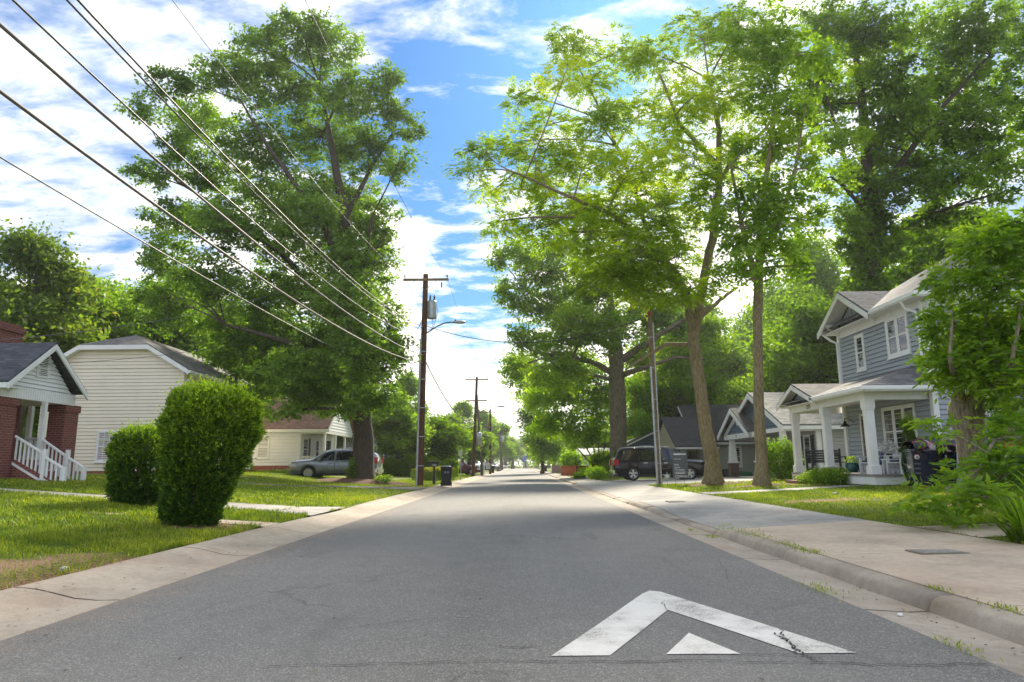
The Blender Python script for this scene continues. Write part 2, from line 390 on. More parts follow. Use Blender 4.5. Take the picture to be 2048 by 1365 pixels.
def concrete(name, c, stain=(0.30, 0.16, 0.09), amt=0.25):
    m, nt, p = newmat(name); v = pos(nt)
    a = noise(nt, v, 0.9, 7, 0.62); b = noise(nt, v, 9, 5, 0.7); f = noise(nt, v, 150, 2, 0.7)
    cc = ramp(nt, a, [(0.30, tuple(x * 0.72 for x in c)), (0.5, c), (0.7, tuple(x * 1.16 for x in c))])
    cc = mixc(nt, 0.55, cc, ramp(nt, b, [(0.3, (0.66,) * 3), (0.6, (1.05,) * 3)]), 'MULTIPLY')
    cc = mixc(nt, 0.6, cc, ramp(nt, f, [(0.32, (0.6,) * 3), (0.62, (1.1,) * 3)]), 'MULTIPLY')
    st = ramp(nt, noise(nt, pos(nt, (1, .45, 1), (7, 3, 0)), 1.1, 6, 0.6), [(0.5, (0,) * 3), (0.68, (amt,) * 3)])
    cc = mixc(nt, st, cc, stain)
    L(nt, cc, p.inputs['Base Color']); p.inputs['Roughness'].default_value = 0.9
    bump(nt, p, math_(nt, 'ADD', b, f), 0.35, 0.006); return m
CON_W = concrete('warm_concrete', (0.53, 0.425, 0.32), (.42,.28,.19), amt=0.35)
CON_G = concrete('grey_concrete', (0.38, 0.36, 0.33), amt=0.12)
CON_L = concrete('gutter_concrete', (0.41, 0.35, 0.28), (0.33, 0.19, 0.12), 0.35)
CON_K = concrete('curb_concrete', (0.40, 0.34, 0.27), (0.17, 0.125, 0.09), 0.7)
CON_D = concrete('stone_step', (0.24, 0.20, 0.16))

def lawnmat():
    m, nt, p = newmat('lawn_ground'); v = pos(nt)
    a = noise(nt, v, 0.35, 6, 0.6); b = noise(nt, v, 3.5, 6, 0.7); f = noise(nt, v, 45, 4, 0.75)
    c = ramp(nt, math_(nt, 'ADD', math_(nt, 'MULTIPLY', a, 0.45), math_(nt, 'MULTIPLY', b, 0.55)), [(0.32, (0.055, 0.09, 0.010)), (0.5, (0.13, 0.18, 0.016)), (0.66, (0.28, 0.28, 0.05))])
    c = mixc(nt, 0.8, c, ramp(nt, f, [(0.33, (0.35,) * 3), (0.66, (1.45,) * 3)]), 'MULTIPLY')
    at_ = N(nt, 'ShaderNodeAttribute', attribute_name='tone')
    dm = ramp(nt, math_(nt, 'ADD', at_.outputs['Fac'], math_(nt, 'MULTIPLY', math_(nt, 'SUBTRACT', b, 0.5), 1.1)), [(0.42, (0,) * 3), (0.6, (1,) * 3)])
    soil = ramp(nt, f, [(0.3, (0.17, 0.09, 0.055)), (0.5, (0.34, 0.20, 0.12)), (0.7, (0.50, 0.33, 0.20))])
    c = mixc(nt, dm, c, soil)
    L(nt, c, p.inputs['Base Color']); p.inputs['Roughness'].default_value = 1.0
    bump(nt, p, f, 0.9, 0.03); return m
LAWN = lawnmat()
# bare-soil patches: (x, y, rx, ry, strength)
DIRT = [(-5.15, 6.6, 1.1, 0.75, 1.0), (-4.9, 7.9, .65, .9, .8), (-6.2, 7.4, 1.0, .5, .55), (-5.3, 5.4, .8, .7, .9), (-5.3, 11.8, .9, .9, .9), (-8.0, 14.8, .7, .7, .6),
        (7.6, 17.6, 1.6, 1.0, .75), (9.0, 14.6, 1.0, .5, .9), (8.25, 30, 2.2, 1.3, .8), (9.2, 26.6, 2.0, 1.0, .8), (-8.2, 35.6, 3.3, 2.2, 1.1),
        (6.9, 8.4, .9, 1.2, 1.0), (9.4, 14.6, 1.0, .8, .7), (11.0, 26.5, .7, 3.0, .9)]
_r = random.Random(8)
for _k in range(26): DIRT.append((-4.6 - abs(_r.gauss(0, 2.2)), _r.uniform(5, 24), _r.uniform(.12, .4), _r.uniform(.1, .35), _r.uniform(.35, .7)))
for _k in range(14): DIRT.append((6.2 + abs(_r.gauss(0, 2.0)), _r.uniform(12, 26), _r.uniform(.12, .4), _r.uniform(.1, .35), _r.uniform(.3, .6)))
def dirt(x, y):
    return sum(s * math.exp(-(((x - a) / rx) ** 2 + ((y - b) / ry) ** 2) * 1.2) for a, b, rx, ry, s in DIRT)
xs = [-1500, -600, -250, -120, -80, -60, -50] + list(np.arange(-40, -16, 1.0)) + list(np.arange(-16, -4.5, 0.25)) + [-4.5, -4.42, 0, 3.3, 5.9] + [5.98] + list(np.arange(6.05, 16, 0.25)) + list(np.arange(16, 41, 1.5)) + [50, 60, 80, 120, 250, 600, 1500]
ys = [-60, -20, -5] + list(np.arange(-2, 40, 0.3)) + list(np.arange(40, 80, 1.0)) + list(np.arange(80, 240, 8.0)) + [240, 246, 250, 252, 285, 290, 320, 400, 600, 1000, 1600, 2600]
def HG(x, y):
    if -4.46 < x < 5.96: return -0.09 if y < 290 else .1
    if 251 < y < 286: return -0.06
    if y >= 286: return .1
    return H(x if x < 0 else max(x, 6.01), y)
V = []; T = []
for y in ys:
    for x in xs:
        z = HG(x, y) + (0.005 * sin(x * 2.3 + y * 1.1) * sin(y * 1.7 - x) if (x < -5 or x > 6.4) and y < 60 else 0)
        V.append((x, y, z)); T.append(dirt(x, y))
nx = len(xs); F = []
for j in range(len(ys) - 1):
    for i in range(nx - 1): F.append((j * nx + i, j * nx + i + 1, (j + 1) * nx + i + 1, (j + 1) * nx + i))
struct(npmesh('ground', V, 4, len(F), LAWN, tone=T, smooth=True, faces=F))

mb = MB(); yy = [-20, -5, 0, 5, 10, 20, 40, 80, 160, 262]
for a, b in zip(yy, yy[1:]): mb.quad((-3.56, a, 0), (2.74, a, 0), (2.74, b, 0), (-3.56, b, 0))
road = struct(mb.build('road', ASPH))
mb = MB(); mb.quad((-300, 258, 0.006), (300, 258, 0.006), (300, 276, 0.006), (-300, 276, 0.006)); struct(mb.build('cross_street', ASPH))

def strip(name, prof, yss, mat, hscale=None, jit=0.0, seed=1):
    """profile (x,z) swept along y; hscale(y) scales z above .02"""
    rnd = random.Random(seed); V = []; F = []
    for y in yss:
        s = hscale(y) if hscale else 1
        for k, (x, z) in enumerate(prof):
            V.append((x + (rnd.uniform(-jit, jit) if 0 < k < len(prof) - 1 else 0), y, z * s if z > 0 else z))
    n = len(prof)
    for j in range(len(yss) - 1):
        for i in range(n - 1): F.append((j * n + i, j * n + i + 1, (j + 1) * n + i + 1, (j + 1) * n + i))
    m_ = MB(); m_.add(V, F, True); return struct(m_.build(name, mat))
# left rolled gutter, laid in bays with joints
def bays(y0, y1, step, gap=0.026):
    out = []; y = y0
    while y < y1:
        out.append((y + gap / 2, min(y + step, y1) - gap / 2)); y += step
    return out
mb = MB()
lprof = [(-3.50, -0.03), (-3.55, 0.004), (-3.75, 0.002), (-3.95, 0.02), (-4.12, 0.06), (-4.26, 0.092), (-4.40, 0.11), (-4.50, 0.115), (-4.53, 0.10), (-4.54, 0.0)]
for a, b in bays(-8.95, 250, 3.05):
    yl = [a, (a * 2 + b) / 3, (a + 2 * b) / 3, b]; V = []; F = []
    for y in yl:
        for x, z in lprof:
            k = 1 if z <= 0.01 else (1 - 0.35 * math.exp(-((y - 17) / 2.2) ** 2) - 0.3 * math.exp(-((y - 32.5) / 2.5) ** 2))
            V.append((x, y, z * k))
    n = len(lprof)
    for j in range(3):
        for i in range(n - 1): F.append((j * n + i, j * n + i + 1, (j + 1) * n + i + 1, (j + 1) * n + i))
    mb.add(V, F, True)
struct(mb.build('gutter', CON_L))
mb = MB(); mb.box(-4.53, -3.52, -9, 250, -0.08, -0.055); struct(mb.build('gutter_bed', simple('joint_dirt', (0.035, 0.028, 0.02), 1.0)))

# right gutter pan + curb (dropped at the driveways)
CP = [(-9, 1), (11.3, 1), (12.3, .16), (16.2, .14), (17.0, .75), (20.4, .8), (21.6, .18), (42, .18), (43.5, .95), (56, .95), (57, .3), (60, .3), (61, .9), (250, .9)]
def curbh(y): return lerpt(y, CP)
mb = MB(); mk = MB()
gp = [(2.70, -0.03), (2.735, 0.003), (3.08, -0.018), (3.225, -0.014)]
kp = [(3.225, -0.02), (3.238, 0.016), (3.262, 0.072), (3.285, 0.092), (3.325, 0.106), (3.44, 0.111), (3.462, 0.105), (3.468, -0.02)]
for a, b in bays(-9.5, 250, 3.05):
    yl = list(np.linspace(a, b, 7))
    for m_, prof in ((mb, gp), (mk, kp)):
        V = []; F = []; n = len(prof)
        for y in yl:
            h_ = curbh(y)
            for x, z in prof:
                xx = x
                if m_ is mk and z > 0: z = z * h_
                if m_ is mk and h_ < .7 and x < 3.2: xx = x + 0.0
                V.append((xx, y, z))
        for j in range(len(yl) - 1):
            for i in range(n - 1): F.append((j * n + i, j * n + i + 1, (j + 1) * n + i + 1, (j + 1) * n + i))
        if m_ is mk:
            F.append(tuple(range(n))); F.append(tuple(range(len(V) - 1, len(V) - 1 - n, -1)))
        m_.add(V, F, True)
struct(mb.build('gutter', CON_L)); struct(mk.build('curb', CON_K))
mb = MB(); mb.box(2.72, 3.465, -9, 250, -0.08, -0.055); struct(mb.build('gutter_bed', MATS['joint_dirt']))

# sidewalk slabs
def swz(x, y):
    h0 = 0.11 * curbh(y) + 0.0; t = (x - 3.48) / (6.03 - 3.48); t = min(max(t, 0), 1); t = t if curbh(y) > .9 else min(1, t * 1.15)
    return h0 + (0.172 - h0) * t
def slabs(name, ybays, mat, xr=(3.48, 6.03)):
    mb = MB()
    for a, b in ybays:
        n = 6; yl = np.linspace(a, b, 5); xl = np.linspace(xr[0], xr[1], n); V = []; F = []
        for y in yl:
            for x in xl: V.append((x, y, swz(x, y)))
        for j in range(len(yl) - 1):
            for i in range(n - 1): F.append((j * n + i, j * n + i + 1, (j + 1) * n + i + 1, (j + 1) * n + i))
        mb.add(V, F, True)
        # joint walls
        for y in (a, b):
            mb.add([(x, y, swz(x, y)) for x in xl] + [(x, y, -.04) for x in xl], [(i, i + 1, i + 1 + n, i + n) for i in range(n - 1)])
        for x in xr:
            mb.add([(x, y, swz(x, y)) for y in yl] + [(x, y, -.04) for y in yl], [(i, i + 1, i + 6, i + 5) for i in range(len(yl) - 1)])
    return struct(mb.build(name, mat))
slabs('sidewalk', [(-9, 2.6), (2.61, 5.3), (5.312, 8.2), (8.21, 12.19)], CON_W)
slabs('driveway_apron', [(12.21, 16.4)], CON_G)
slabs('sidewalk', [(16.412, 19), (19.01, 21.8), (21.81, 25), (25.01, 28), (28.01, 32.0)], CON_G)
slabs('driveway_apron', [(32.01, 38), (38.01, 43.5)], CON_G)
slabs('sidewalk', bays(43.52, 56, 1.6), concrete('far_concrete', (0.26, 0.24, 0.22)), (3.48, 5.2))
slabs('sidewalk', bays(56.02, 240, 6, .01), MATS.get('x') or concrete('far_concrete_b', (0.30, 0.27, 0.24)), (3.48, 4.3))

def sheet(name, quads, mat, dz=0.02, n=14, skirt=True, kind='structure', zf=None):
    mb = MB()
    for q in quads:
        V = []; F = []
        for j in range(n + 1):
            for i in range(n + 1):
                u, v = i / n, j / n
                x = (1 - u) * (1 - v) * q[0][0] + u * (1 - v) * q[1][0] + u * v * q[2][0] + (1 - u) * v * q[3][0]
                y = (1 - u) * (1 - v) * q[0][1] + u * (1 - v) * q[1][1] + u * v * q[2][1] + (1 - u) * v * q[3][1]
                z = (zf(x, y) if zf else H(x if x < 0 else max(x, 6.01), y)) + dz
                V.append((x, y, z))
        for j in range(n):
            for i in range(n): a = j * (n + 1) + i; F.append((a, a + 1, a + n + 2, a + n + 1))
        mb.add(V, F, True)
    return struct(mb.build(name, mat), kind)
WALKS = []   # quads with no grass
def pave(name, quads, mat, dz=0.012, n=14):
    WALKS.extend(quads); return sheet(name, quads, mat, dz, n)
pave('driveway', [[(-4.53, 15.2), (-4.53, 18.4), (-5.4, 17.3), (-5.4, 15.35)], [(-5.4, 15.35), (-5.4, 17.3), (-8, 16.8), (-8, 15.55)], [(-8, 15.55), (-8, 16.8), (-13, 16.6), (-13, 15.7)]], CON_G)
pave('driveway_strip', [[(-4.53, 12.45), (-4.53, 13.25), (-6.3, 12.95), (-6.3, 12.55)], [(-7.2, 12.6), (-7.2, 12.9), (-7.9, 12.8), (-7.9, 12.5)]], CON_W)
ASPHD = simple('old_asphalt', (0.12, 0.11, 0.105), 0.95, var=0.35, scale=3, bmp=0.5)
pave('side_driveway', [[(-4.53, 30.6), (-4.53, 34.6), (-6, 32.4), (-6, 29.6)], [(-6, 29.6), (-6, 32.4), (-9, 27.6), (-9, 26.6)], [(-9, 26.6), (-9, 27.6), (-15, 25.9), (-15, 25.4)]], ASPHD, .015)
pave('walkway', [[(6.04, 22.6), (11.2, 22.75), (11.2, 23.9), (6.04, 24.2)]], CON_G)
pave('walkway', [[(6.04, 9.35), (9.6, 9.5), (9.6, 10.8), (6.04, 10.95)]], CON_W)
pave('driveway', [[(6.04, 33.3), (9.5, 31.8), (9.5, 46), (6.04, 46)], [(9.5, 31.8), (13.6, 29.8), (13.6, 46), (9.5, 46)]], concrete('pale_drive', (0.46, 0.43, 0.40), amt=.1), .014, 26)
pave('gravel_driveway', [[(11.4, 15.5), (24, 15.5), (24, 20.5), (11.4, 20.5)]], simple('gravel', (0.22, 0.20, 0.18), .95, var=.6, scale=40, bmp=.8, bscale=40), .014)
# painted marking of the raised crossing
def P2(pts): return [(1000 + a / 1.954, 900 + b / 1.954) for a, b in pts]
def flat(pts, z):
    out = []
    for px, py in pts:
        d = ray(px, py); t = (z - CAMH) / d.z; p = CAM + d * t; out.append((p.x, p.y, z))
    return out
def paint():
    m, nt, p = newmat('road_paint'); v = pos(nt)
    a = noise(nt, v, 2.5, 6, .65); f = noise(nt, v, 110, 3, .7)
    c = ramp(nt, a, [(0.3, (0.50, 0.475, 0.43)), (0.6, (0.74, 0.71, 0.66))])
    c = mixc(nt, .45, c, ramp(nt, f, [(0.3, (0.55,) * 3), (0.5, (1,) * 3)]), 'MULTIPLY')
    wear = ramp(nt, math_(nt, 'ADD', math_(nt, 'MULTIPLY', a, .5), math_(nt, 'MULTIPLY', f, .5)), [(0.40, (1,) * 3), (0.44, (0,) * 3)])
    c = mixc(nt, wear, c, (0.14, .14, .14)); L(nt, c, p.inputs['Base Color']); p.inputs['Roughness'].default_value = .7
    bump(nt, p, f, .4, .004); return m
PAINT = paint()
mb = MB()
o = flat(P2([(200, 805), (380, 684), (556, 562), (585, 550), (630, 555), (680, 571), (1036, 682), (1392, 793), (1168, 795), (920, 712), (655, 625), (545, 713), (430, 803)]), 0.005)
mb.quad(o[0], o[1], o[11], o[12]); mb.quad(o[1], o[2], o[10], o[11]); mb.quad(o[2], o[3], o[4], o[10]); mb.quad(o[4], o[5], o[10]); mb.quad(o[5], o[6], o[9], o[10]); mb.quad(o[6], o[7], o[8], o[9])
mk_ = struct(mb.build('road_marking', PAINT))
mb = MB(); mb.quad(*flat(P2([(650, 798), (940, 797), (738, 715)]), 0.005)); struct(mb.build('road_marking', PAINT))
# cracks and the transverse seam across the paint and asphalt
CRK = simple('crack_tar', (0.018, 0.018, 0.018), .9)
def crack(pts, wd, z=0.009, seed=0, sub=7, jit=.02):
    r = random.Random(seed); P = [Vector(q) for q in pts]; out = []
    for a, b in zip(P, P[1:]):
        for k in range(sub): out.append(a.lerp(b, k / sub) + Vector((r.uniform(-jit, jit), r.uniform(-jit, jit), 0)))
    out.append(P[-1]); mb = MB()
    for i in range(len(out) - 1):
        a, b = out[i], out[i + 1]; t = (b - a).normalized(); s = Vector((-t.y, t.x, 0)) * wd * r.uniform(.3, 1)
        mb.quad((a.x - s.x, a.y - s.y, z), (a.x + s.x, a.y + s.y, z), (b.x + s.x, b.y + s.y, z), (b.x - s.x, b.y - s.y, z))
    return mb
allc = MB()
for k, (pp, wd) in enumerate([([(1068, 715), (1110, 742), (1145, 765), (1160, 792)], .006), ([(1102, 702), (1098, 728), (1135, 748), (1150, 775), (1190, 798), (1240, 828)], .006), ([(632, 595), (652, 626)], .004),
        ([(0, 822), (300, 826), (700, 822), (1100, 826), (1500, 838), (1900, 835)], .007), ([(-900, 840), (-500, 835), (0, 822)], .005), ([(-1000, 985), (-500, 958), (-300, 955)], .004),
        ([(-640, 700), (-300, 660), (-100, 655)], .004), ([(-200, 905), (-120, 868), (-30, 862), (60, 866)], .003), ([(860, 428), (900, 520)], .003), ([(0, 765), (80, 770), (160, 765)], .006), ([(900, 795), (1170, 800), (1260, 812)], .004)]):
    pts = flat(P2(pp), .009); cmb = crack(pts, wd, .009, k); allc.add(cmb.v, cmb.f)
c_ = allc.build('crack', CRK, road); c_['kind'] = 'stuff'
# covers in the sidewalk
def cover(label, x, y, sx, sy):
    z = swz(x, y)
    t = thing('utility_cover', label, 'cover', (x, y, z), 'utility covers set in the sidewalk')
    mb = MB(); mb.box(x - sx, x + sx, y - sy, y + sy, z - .01, z + .012); mb.build('frame', CON_D, t)
    mb = MB(); mb.box(x - sx + .04, x + sx - .04, y - sy + .03, y + sy - .03, z - .01, z + .018)
    for k in range(6): mb.box(x - sx + .06, x + sx - .06, y - sy + .05 + k * (2 * sy - .1) / 6, y - sy + .05 + (k + .5) * (2 * sy - .1) / 6, z + .018, z + .021)
    mb.build('lid', simple('cover_lid', (0.30, .28, .25), .8, var=.3, scale=20), t)
cover('rectangular meter cover in the near beige sidewalk slab at lower right', 4.75, 8.15, .27, .17)
cover('rectangular meter cover in the grey sidewalk near the low curb, farther from the viewer', 4.35, 19.6, .25, .3)

# ------------------------------------------------------------------ grass
def inq(q, x, y):
    s = None; n = len(q)
    r = np.ones(x.shape, bool); r2 = np.ones(x.shape, bool)
    for i in range(n):
        ax, ay = q[i]; bx, by = q[(i + 1) % n]; c = (bx - ax) * (y - ay) - (by - ay) * (x - ax)
        r &= c > 0; r2 &= c < 0
    return r | r2
rng = np.random.default_rng(5)
Hv = np.vectorize(H)
def grass(name, regions, seed, label):
    rng = np.random.default_rng(seed); VV = []; TT = []
    for (x0, x1, y0, y1, dens, hgt, wid) in regions:
        n = int((x1 - x0) * (y1 - y0) * dens); x = rng.uniform(x0, x1, n); y = rng.uniform(y0, y1, n)
        keep = np.ones(n, bool)
        for q in WALKS:
            cx = sum(a for a, b in q) / 4; cy = sum(b for a, b in q) / 4
            qq = [(cx + (a - cx) * .97, cy + (b - cy) * .94) for a, b in q]
            keep &= ~inq(qq, x, y)
        dd = np.zeros(n)
        for a, b, rx, ry, s in DIRT: dd += s * np.exp(-(((x - a) / rx) ** 2 + ((y - b) / ry) ** 2) * 1.2)
        keep &= rng.uniform(0, 1, n) > np.clip((dd - .25) * 2.0, 0, .93)
        edge = -4.52 + .08 * np.sin(y * 1.9) + .05 * np.sin(y * 5.3); keep &= (x < edge) | (x > 6.0 + .05 * np.sin(y * 3.1) + .03 * np.sin(y * 7))
        # sparse clumping
        cl = np.sin(x * 3.1 + np.sin(y * 2.2) * 2) * np.sin(y * 2.7 + np.sin(x * 1.7) * 2) + .6 * np.sin(x * 9 + y * 4) * np.sin(y * 8 - x * 3)
        keep &= rng.uniform(-1.6, 1.2, n) < cl + .9
        x = x[keep]; y = y[keep]; cl = cl[keep]; n = len(x)
        z = Hv(np.where(x > 0, np.maximum(x, 6.01), x), y) - .005
        hh = hgt * rng.uniform(.45, 1.25, n) * (1 + .25 * cl); th = rng.uniform(0, 2 * pi, n); ln = hh * rng.uniform(.1, 1.0, n)
        w_ = wid * rng.uniform(.6, 1.3, n); b = np.stack([x, y, z], 1)
        sd_ = np.stack([-np.sin(th), np.cos(th), 0 * th], 1) * w_[:, None]; dr = np.stack([np.cos(th), np.sin(th), 0 * th], 1)
        tip = b + dr * ln[:, None] + np.array([0, 0, 1]) * hh[:, None]
        mid = b + dr * (ln * .35)[:, None] + np.array([0, 0, 1]) * (hh * .6)[:, None]
        q = np.stack([b - sd_, mid - sd_ * .8, tip, mid + sd_ * .8], 1)
        q[:, 0] = b - sd_ * .3; VV.append(q.reshape(-1, 3))
        tn = np.clip(.40 + .20 * cl + .2 * np.sin(x * .7 + 1.3) * np.sin(y * .5) + rng.normal(0, .24, n), 0, 1); TT.append(np.repeat(tn, 4))
    v = np.concatenate(VV); o = npmesh(name, v, 4, len(v) // 4, LF_GRASS, tone=np.concatenate(TT)); o['kind'] = 'stuff'; tag(o, label, 'grass'); return o
grass('grass', [(-9, -4.4, 4.5, 10, 2300, .075, .0055), (-13, -4.4, 10, 16, 1200, .09, .0075), (-17, -4.4, 16, 24, 560, .07, .012), (-17, -4.4, 24, 44, 200, .05, .02), (-8, -4.4, 44, 80, 60, .05, .03)], 3, 'short green lawn grass between the left gutter and the houses')
grass('grass', [(6.0, 11.5, 7, 15, 1300, .05, .005), (6.0, 13, 15, 24, 650, .06, .008), (6.0, 13.5, 24, 34, 220, .08, .014), (5.2, 7, 44, 60, 60, .1, .02)], 4, 'short green lawn grass between the right sidewalk and the houses')
# weeds in the curb joint
def weeds(spots, name, label):
    rng = np.random.default_rng(9); VV = []; TT = []
    for (x, y, z, r, n) in spots:
        px = x + rng.normal(0, r * .35, n); py = y + rng.normal(0, r, n); th = rng.uniform(0, 2 * pi, n); hh = rng.uniform(.015, .045, n); ln = rng.uniform(.01, .05, n)
        b = np.stack([px, py, np.full(n, z)], 1); dr = np.stack([np.cos(th), np.sin(th), 0 * th], 1); sd_ = np.stack([-np.sin(th), np.cos(th), 0 * th], 1) * .004
        tip = b + dr * ln[:, None] + np.array([0, 0, 1]) * hh[:, None]; mid = (b + tip) / 2 + np.array([0, 0, .006])
        VV.append(np.stack([b, mid - sd_, tip, mid + sd_], 1).reshape(-1, 3)); TT.append(np.repeat(rng.uniform(.3, .9, n), 4))
    v = np.concatenate(VV); o = npmesh(name, v, 4, len(v) // 4, LF_GRASS, tone=np.concatenate(TT)); o['kind'] = 'stuff'; tag(o, label, 'weeds')
weeds([(3.475, y, .10, r, n) for y, r, n in ((11.4, .5, 260), (10.3, .3, 160), (9.3, .18, 140), (8.6, .2, 200), (6.0, .1, 70), (5.2, .15, 110), (4.55, .12, 110), (4.3, .08, 60))]
      + [(3.05, 11.3, .0, .15, 120), (3.0, 12.4, 0, .1, 50), (2.74, 6.6, .004, .2, 120), (2.74, 4.6, .004, .12, 60), (4.0, 5.4, .13, .1, 20)], 'weeds', 'thin green weeds growing in the joint behind the right curb')

def broadleaf(name, label, spots, seed):
    rng = np.random.default_rng(seed); VV = []; TT = []
    for (x, y, rx, ry, n) in spots:
        px = x + rng.normal(0, rx, n); py = y + rng.normal(0, ry, n); k = (px < -4.56) | (px > 6.1); px = px[k]; py = py[k]; n = len(px)
        z = Hv(np.where(px > 0, np.maximum(px, 6.01), px), py) + rng.uniform(.01, .06, n); th = rng.uniform(0, 2 * pi, n); s = rng.uniform(.012, .03, n)
        d = np.stack([np.cos(th), np.sin(th), rng.uniform(-.2, .5, n)], 1) * s[:, None]; q = np.stack([-np.sin(th), np.cos(th), 0 * th], 1) * (s * .4)[:, None]; p = np.stack([px, py, z], 1)
        VV.append(np.stack([p, p + d * .5 + q, p + d, p + d * .5 - q], 1).reshape(-1, 3)); TT.append(np.repeat(np.clip(rng.normal(.35, .2, n), 0, 1), 4))
    v = np.concatenate(VV); o = npmesh(name, v, 4, len(v) // 4, LF_GRASS, tone=np.concatenate(TT)); o['kind'] = 'stuff'; tag(o, label, 'weeds')
broadleaf('weeds', 'low broad-leaved weeds creeping along the left gutter edge', [(-4.75, 5.5, .2, .8, 2600), (-4.75, 7.4, .18, .8, 2600), (-4.7, 9.2, .18, .9, 3000), (-4.75, 11, .2, .9, 2600), (-6.3, 8.6, .8, .6, 4200), (-7.5, 10.5, 1.0, 1.0, 4000), (-5.8, 13.8, .6, .5, 1800)], 5)

def litter(name, label, n, seed):
    rng = np.random.default_rng(seed); x = np.concatenate([rng.normal(-3.95, .25, n // 3), rng.normal(3.12, .09, n // 3), rng.normal(-5.6, .9, n // 6), rng.uniform(3.5, 6, n // 12), rng.uniform(-3.4, 2.7, n // 12)]); m_ = len(x)
    y = 3.5 + 40 * rng.uniform(0, 1, m_) ** 1.6; z = np.where(x < -4.54, Hv(x, y) + .03, np.where(x < -3.55, np.interp(-x, [3.55, 3.75, 3.95, 4.12, 4.26, 4.4, 4.54], [.004, .002, .02, .06, .092, .11, .112]) + .004, np.where(x > 3.47, .18, np.where(x > 2.74, -.008, .006))))
    z = np.where((x > 3.47), np.array([swz(a, b) for a, b in zip(x, y)]) + .005, z); k = ~((x > 3.2) & (x < 3.48)); x, y, z = x[k], y[k], z[k]; m_ = len(x)
    th = rng.uniform(0, 2 * pi, m_); s = rng.uniform(.012, .035, m_); d = np.stack([np.cos(th), np.sin(th), rng.uniform(0, .35, m_)], 1) * s[:, None]; q = np.stack([-np.sin(th), np.cos(th), 0 * th], 1) * (s * .35)[:, None]; p = np.stack([x, y, z], 1)
    v = np.stack([p, p + d * .5 + q, p + d, p + d * .5 - q], 1).reshape(-1, 3)
    m = leafmat('dry_leaves', (.05, .03, .015), (.14, .08, .035), (.30, .20, .08), .1); o = npmesh(name, v, 4, m_, m, tone=np.repeat(rng.uniform(0, 1, m_), 4)); o['kind'] = 'stuff'; tag(o, label, 'leaf litter')
litter('leaf_litter', 'tiny dry brown leaves scattered in the gutters and on the lawn edge', 1500, 4)

MULCH = simple('mulch_soil', (.13, .068, .038), 1.0, var=.7, scale=9, bmp=1.0, bscale=25)
def mound(x, y, rx, ry, h, seed):
    r = random.Random(seed); V = [(x, y, H(x, y) + h)]; F = []; n = 28; m_ = 6
    for j in range(1, m_ + 1):
        f = j / m_
        for i in range(n):
            th = 2 * pi * i / n; k = f * (1 + .13 * sin(th * 3 + seed) + .08 * sin(th * 7)); xx = x + cos(th) * rx * k; yy_ = y + sin(th) * ry * k
            V.append((xx, yy_, H(xx, yy_) + h * (1 - f ** 2) + r.uniform(-.02, .02) * (f < .95) - (.03 if j == m_ else -.012)))
    for i in range(n): F.append((0, 1 + i, 1 + (i + 1) % n))
    for j in range(m_ - 1):
        for i in range(n): a = 1 + j * n + i; b = 1 + j * n + (i + 1) % n; F.append((a, a + n, b + n, b))
    mb = MB(); mb.add(V, F, True); struct(mb.build('soil_bed', MULCH))
mound(-8.3, 35.6, 2.6, 1.9, .22, 1); mound(8.25, 29.9, 1.6, .9, .08, 2); mound(9.15, 26.5, 1.2, .7, .07, 3); mound(10.1, 15.2, 1.3, .8, .06, 4); mound(6.9, 8.6, .8, 1.0, .05, 5); mound(-5.5, 11.7, .62, .55, .05, 6)
# ================================================================== TREES
def unit(rng, n):
    v = rng.normal(size=(n, 3)); return v / np.linalg.norm(v, axis=1)[:, None]
def leafquads(p, size, rng, elong=1.9, up=.6, tone=None, d=None):
    n = len(p); s = size * rng.uniform(.6, 1.35, n)
    if d is None: d = unit(rng, n); d[:, 2] *= .6; d[:, 2] -= .15
    d = d / np.linalg.norm(d, axis=1)[:, None]
    nn = unit(rng, n) + np.array([0, 0, up]); sd = np.cross(d, nn); sd /= (np.linalg.norm(sd, axis=1)[:, None] + 1e-9)
    nr = np.cross(sd, d); w_ = (s / elong / 2)[:, None]; s_ = s[:, None]
    a = p; b = p + d * s_ * .45 + sd * w_ + nr * w_ * .35; c = p + d * s_; e = p + d * s_ * .45 - sd * w_ + nr * w_ * .35
    v = np.stack([a, b, c, e], 1).reshape(-1, 3)
    return v, (np.repeat(tone, 4) if tone is not None else None)
def spray(tips, dirs, rng, rl=.4, nl=11, ls=.12, tone=None, elong=2.6):
    """pinnate leaves: a drooping rachis with paired leaflets"""
    n = len(tips); d = dirs / (np.linalg.norm(dirs, axis=1)[:, None] + 1e-9)
    sd = np.cross(d, np.array([0, 0, 1.0]) + rng.normal(0, .35, (n, 3))); sd /= (np.linalg.norm(sd, axis=1)[:, None] + 1e-9)
    rls = rl * rng.uniform(.7, 1.3, n); P = []; D = []; T = []
    for k in range(nl):
        t = (k // 2 + 1) / (nl // 2 + 1); side = 1 if k % 2 else -1
        if k == nl - 1: side = 0; t = 1
        p = tips + d * (rls * t)[:, None] + np.array([0, 0, -1]) * (rls * .45 * t * t)[:, None]
        dd = d * .55 + sd * side * .85 + np.array([0, 0, -.25]) + rng.normal(0, .12, (n, 3)); P.append(p); D.append(dd)
        T.append(tone + rng.normal(0, .05, n))
    P = np.concatenate(P); D = np.concatenate(D); T = np.clip(np.concatenate(T), 0, 1)
    return leafquads(P, ls, rng, elong, .9, T, D)
def bez(a, b, rng, bow=.15, n=6):
    a = np.array(a, float); b = np.array(b, float); L_ = np.linalg.norm(b - a); m_ = (a + b) / 2 + np.array([0, 0, bow * L_]) + rng.normal(0, .06 * L_, 3)
    t = np.linspace(0, 1, n)[:, None]; return a * (1 - t) ** 2 + 2 * m_ * t * (1 - t) + b * t * t
